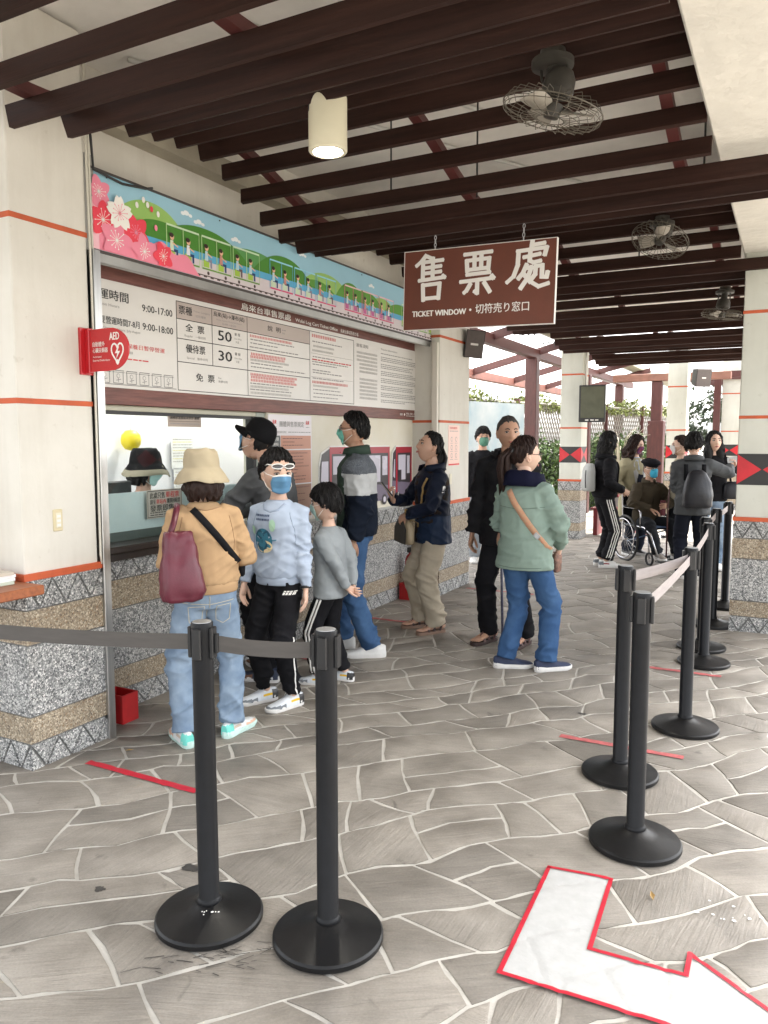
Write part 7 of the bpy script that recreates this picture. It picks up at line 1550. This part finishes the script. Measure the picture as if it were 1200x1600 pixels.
# --- woman in green: patterned strap and bag
P = PEOPLE['green']; s = P['s']; bj = bvh_of(P['tops'][0]); nh = fab('navy hood', (.006, .007, .022), var=.15); o = collar(P, .462, .078, .100, nh, 44, .060, 'hood', thick=.014); crumple(densify(o, 1), .008, 30, 2); t = held('shoulder_bag', 'woven striped strap and bag worn by the woman in sage green', 'bag', P)
stw = mat('woven strap', (.45, .33, .20), .8, .5, 70, .3, 200, col2=(.55, .22, .14)); strap(t, 'strap', [bj], [((x, -.9, z), (0, 1, 0)) for x, z in zip(np.linspace(-.085, .225, 18) * s, np.linspace(1.36, .90, 18) * s)], .042, stw, .004, .008)
bkl = MB().box((-.022, -.004, -.018), (.022, .004, .018), M=Matrix.Translation(snap(bj, (.135 * s, -.9, 1.035 * s), (0, 1, 0), .014)) @ Matrix.Rotation(RAD(40), 4, 'Y'), bev=.003).build('buckle', capm, t)
o = densify(bag_loft([(.67, .010, .035, .16, .21), (.68, .018, .055, .16, .21), (.78, .020, .060, .16, .21), (.82, .012, .045, .16, .21)]).build('pouch', mat('bag patterned', (.05, .025, .02), .6, .5, 40, col2=(.30, .16, .11)), t, True), 1)
# --- girl: backpack and hood
P = PEOPLE['girl']; s = P['s']; t = held('backpack', 'pale grey backpack on the back of the girl in black', 'backpack', P); gb = fab('pale grey nylon', (.36, .37, .36), .6, .08)
o = densify(bag_loft([(.955, .10, .035, 0, -.215), (.965, .135, .060, 0, -.215), (1.05, .145, .068, 0, -.218), (1.20, .135, .058, 0, -.21), (1.29, .10, .035, 0, -.20), (1.30, .07, .02, 0, -.20)], p=3).build('pack', gb, t, True), 2); crumple(o, .004, 20, 4)
for sd in (-1, 1): strap(t, 'strap', [bvh_of(P['tops'][0])], [((sd * .105 * s, .8, z * s), (0, -1, 0)) for z in np.linspace(1.36, 1.0, 10)], .04, black_cloth, .004, .006)
MB().tube([(.10, -.287, 1.22), (.102, -.292, 1.1), (.10, -.288, 1.0)], .006, 6).build('zip', black_cloth, t)
collar(P, .49, .095, .045, black_cloth, 100, .035, 'hood')
# --- curly woman lapels
P = PEOPLE['curly']; s = P['s']; bc = bvh_of(P['tops'][2]); lpm = fab('coat lining', (.42, .42, .42))
for sd in (-1, 1): decal(P['tops'][2], 'lapel', bc, Vector((0, .5, 0)), (1, 0, 0), uy, (0, -1, 0), [([(sd * .055 * s, 1.40 * s), (sd * .105 * s, 1.34 * s), (sd * .115 * s, 1.22 * s), (sd * .065 * s, 1.02 * s), (sd * .045 * s, 1.2 * s)], 0)], [lpm], .008)
decal(P['tops'][2], 'open_front', bc, Vector((0, .5, 0)), (1, 0, 0), uy, (0, -1, 0), [([(-.05 * s, 1.38 * s), (.05 * s, 1.38 * s), (.055 * s, 1.2 * s), (.06 * s, .95 * s), (-.06 * s, .95 * s), (-.055 * s, 1.2 * s)], 0)], [MATS['cloth dark navy knit']], .004)
decal(P['tops'][2], 'blouse_front', bc, Vector((0, .5, 0)), (1, 0, 0), uy, (0, -1, 0), [([(-.05 * s, 1.40 * s), (-.015 * s, 1.40 * s), (-.028 * s, 1.1 * s), (-.055 * s, 1.1 * s)], 0), ([(.05 * s, 1.40 * s), (.015 * s, 1.40 * s), (.03 * s, 1.25 * s), (.05 * s, 1.25 * s)], 0)], [MATS['cloth pale blue blouse']], .006)
# --- elder: wheelchair, cane, collar, zip
P = PEOPLE['elder']; collar(P, .515, .076, .05, P['tops'][0].data.materials[0], 40); decal(P['tops'][0], 'placket', bvh_of(P['tops'][0]), Vector((0, .6, 0)), (1, 0, 0), uy, (0, -1, 0), [([(-.012, .75), (.012, .75), (.012, 1.0), (-.012, 1.0)], 0)], [fab('placket', (.04, .032, .022))])
wc = held('wheelchair', 'folding wheelchair with spoked wheels carrying the elderly man', 'wheelchair', P); chrome = mat('chrome tube', (.55, .55, .57), .25, metal=1.); tyre = mat('tyre', (.03, .03, .032), .7)
for sd in (-1, 1):
    x = sd * .29; R0 = .295; wh = MB().tube([(x, -.06 + R0 * cos(a), R0 + R0 * sin(a)) for a in np.linspace(0, 2 * pi, 41)], .016, 8, cap=False).build('wheel', tyre, wc, True)
    MB().tube([(x + sd * .035, -.06 + .26 * cos(a), R0 + .26 * sin(a)) for a in np.linspace(0, 2 * pi, 41)], .008, 6, cap=False).build('hand_rim', chrome, wh, True); mb = MB()
    for k in range(18): a = 2 * pi * k / 18; mb.tube([(x, -.06, R0), (x, -.06 + .28 * cos(a), R0 + .28 * sin(a))], .0018, 4)
    mb.lathe([(.025, -.03), (.025, .03)], 12, M=Matrix.Translation((x, -.06, R0)) @ Matrix.Rotation(pi / 2, 4, 'Y')); mb.build('spokes', chrome, wh)
    MB().tube([(sd * .20, .44, .085 + .075 * sin(a)) if False else (sd * .22, .40 + .075 * cos(a), .078 + .075 * sin(a)) for a in np.linspace(0, 2 * pi, 25)], .014, 8, cap=False).build('caster', tyre, wc, True)
    MB().tube([(sd * .24, -.22, .93), (sd * .24, -.24, .90), (sd * .24, -.20, .45), (sd * .24, -.20, .30)], .012, 8).build('back_tube', chrome, wc, True); MB().tube([(sd * .24, -.20, .47), (sd * .24, .30, .47), (sd * .23, .42, .40), (sd * .20, .56, .12)], .012, 8).build('seat_tube', chrome, wc, True)
    MB().tube([(sd * .25, -.20, .70), (sd * .25, .18, .70), (sd * .25, .22, .66), (sd * .25, .22, .47)], .011, 8).build('arm_tube', chrome, wc, True); MB().box((sd * .25 - .025, -.15, .705), (sd * .25 + .025, .17, .73), bev=.008).build('armrest', black_cloth, wc); MB().tube([(sd * .24, -.23, .92), (sd * .24, -.36, .93)], .016, 8).build('push_grip', cas_m, wc, True)
    MB().box((sd * .14 - .07, .50, .055), (sd * .14 + .07, .66, .068), bev=.004).build('footplate', cas_m, wc); MB().tube([(sd * .22, .34, .45), (sd * .22, .40, .08)], .010, 8).build('fork', chrome, wc, True)
MB().box((-.23, -.20, .455), (.23, .28, .475), bev=.006).build('seat', mat('blue seat', (.06, .10, .18), .7), wc); MB().box((-.235, -.235, .48), (.235, -.225, .88)).build('back_rest', black_cloth, wc); MB().tube([(-.24, -.1, .25), (.24, .25, .45)], .010, 8).build('cross_brace', MATS['blue seat'], wc); MB().tube([(.24, -.1, .25), (-.24, .25, .45)], .010, 8).build('cross_brace', MATS['blue seat'], wc)
t = held('walking_cane', 'dark red brown cane held upright by the seated man', 'cane', P); w = P['wr']['L'] + Vector((.02, .05, 0)); MB().tube([(w.x + .03, w.y + .05, .10), (w.x, w.y, w.z), (w.x - .05, w.y - .03, 1.06)], .010, 8).build('shaft', mat('cane wood', (.07, .02, .015), .35), t, True); MB().tube([(w.x - .05, w.y - .03, 1.05), (w.x - .06, w.y - .01, 1.085), (w.x - .07, w.y + .04, 1.08), (w.x - .07, w.y + .09, 1.06)], [.011, .013, .012, .009], 8, round_cap=1).build('handle', black_metal, t, True)
t = held('hand_pouch', 'dark red patterned pouch in the lap of the seated man', 'pouch', P); MB().box((-.05, .28, .62), (.02, .33, .82), bev=.012).build('pouch', MATS['red check'], t)
# --- backpack of the person in charcoal, phone of the woman in black
P = PEOPLE['grey']; s = P['s']; t = held('backpack', 'black slouchy backpack on the person in charcoal', 'backpack', P); o = densify(bag_loft([(.84, .12, .05, .02, -.235), (.86, .155, .085, .02, -.235), (.98, .165, .095, .02, -.238), (1.12, .14, .075, .015, -.225), (1.22, .10, .045, .01, -.21), (1.26, .05, .02, .01, -.20)], p=2.6).build('pack', mat('black nylon', (.012, .013, .018), .42, .3, 8, .2, 40), t, True), 2); crumple(o, .008, 16, 6)
for sd in (-1, 1): strap(t, 'strap', [bvh_of(P['tops'][0])], [((sd * .10 * s, -.8, z * s), (0, 1, 0)) for z in np.linspace(1.37, 1.18, 6)], .045, black_cloth, .006, .008)
collar(P, .50, .085, .05, P['tops'][0].data.materials[0], 60, .02); strap(P['root'], 'shirt_collar', [bvh_of(P['tops'][0])], [((x, -.6, 1.455 * s - abs(x) * .1), (0, 1, 0)) for x in np.linspace(-.05, .05, 8)], .018, white_print, .003, .010)
P = PEOPLE['tall']; t = held('phone', 'pale phone held up by the woman in the black top near the pillar', 'phone', P); w = P['wr']['L']; MB().box((-.07, -.006, -.035), (.07, .006, .035), M=Matrix.Translation(w + Vector((0, .05, .09))) @ Matrix.Rotation(RAD(10), 4, 'Y'), bev=.004).build('body', capm, t)
t = held('shoulder_bag', 'black shoulder bag at the side of the woman in the black top', 'bag', P); o = densify(bag_loft([(.88, .08, .05, -.22, .10), (.90, .11, .06, -.22, .10), (1.04, .10, .055, -.22, .10), (1.09, .06, .03, -.22, .10)]).build('pouch', MATS['black nylon'], t, True), 1); MB().tube([(-.2, .1, 1.08), (-.17, .08, 1.25), (-.13, .02, 1.42)], [(.012, .004)] * 3, 6).build('strap', black_cloth, t)

def seam_on(P, gi, pts, w, m, back=False, name='seam'):
    bv = bvh_of(P['tops'][gi]); s = P['s']; full = []
    for (a, b), (c, e) in zip(pts[:-1], pts[1:]):
        for i in range(8): full.append((a + (c - a) * i / 8, b + (e - b) * i / 8))
    full.append(pts[-1]); y = -.9 if back else .9
    strap(P['tops'][gi], name, [bv], [((x * s, y, z * s), (0, 1 if back else -1, 0)) for x, z in full], w, m, .0008, .0012)
dk = lambda n, c: mat('seam ' + n, c, .9)
seam_on(PEOPLE['green'], 0, [(-.17, 1.24), (0, 1.225), (.17, 1.24)], .005, dk('sage', (.12, .17, .14)), True); seam_on(PEOPLE['green'], 0, [(-.17, .80), (0, .795), (.17, .80)], .006, MATS['seam sage'], True)
seam_on(PEOPLE['tan'], 0, [(-.10, 1.41), (0, 1.395), (.10, 1.41)], .006, dk('tan', (.28, .17, .09)), True)
for x0 in (-.16, .16): seam_on(PEOPLE['tan'], 0, [(x0 * .85, 1.36), (x0, 1.25), (x0 * 1.02, 1.15)], .004, MATS['seam tan'], True)
for x0 in (-.15, .15): seam_on(PEOPLE['boy'], 0, [(x0 * .8, 1.36), (x0, 1.25), (x0 * 1.05, 1.14)], .004, dk('blue', (.24, .29, .38)))
seam_on(PEOPLE['boy'], 0, [(-.075, 1.415), (-.05, 1.375), (0, 1.362), (.05, 1.375), (.075, 1.415)], .014, dk('neck rib', (.30, .36, .47)), name='neck_rib')
seam_on(PEOPLE['cane'], 1, [(0, 1.38), (0, .78)], .008, dk('zip', (.05, .05, .055)), name='zip'); seam_on(PEOPLE['phone'], 1, [(.015, 1.36), (.02, .79)], .05, MATS['cloth black print shirt'], name='open_front')
seam_on(PEOPLE['phone'], 1, [(-.14, .98), (-.05, .96)], .012, dk('navy', (.006, .009, .018))); seam_on(PEOPLE['grey'], 0, [(-.17, 1.25), (0, 1.235), (.17, 1.25)], .005, dk('charcoal', (.03, .032, .035)), True)

for k in ('tan', 'clerk'):
    for c in PEOPLE[k]['root'].children:
        if c.name.startswith('bucket_hat'): densify(c, 1); crumple(c, .003, 34, 8)
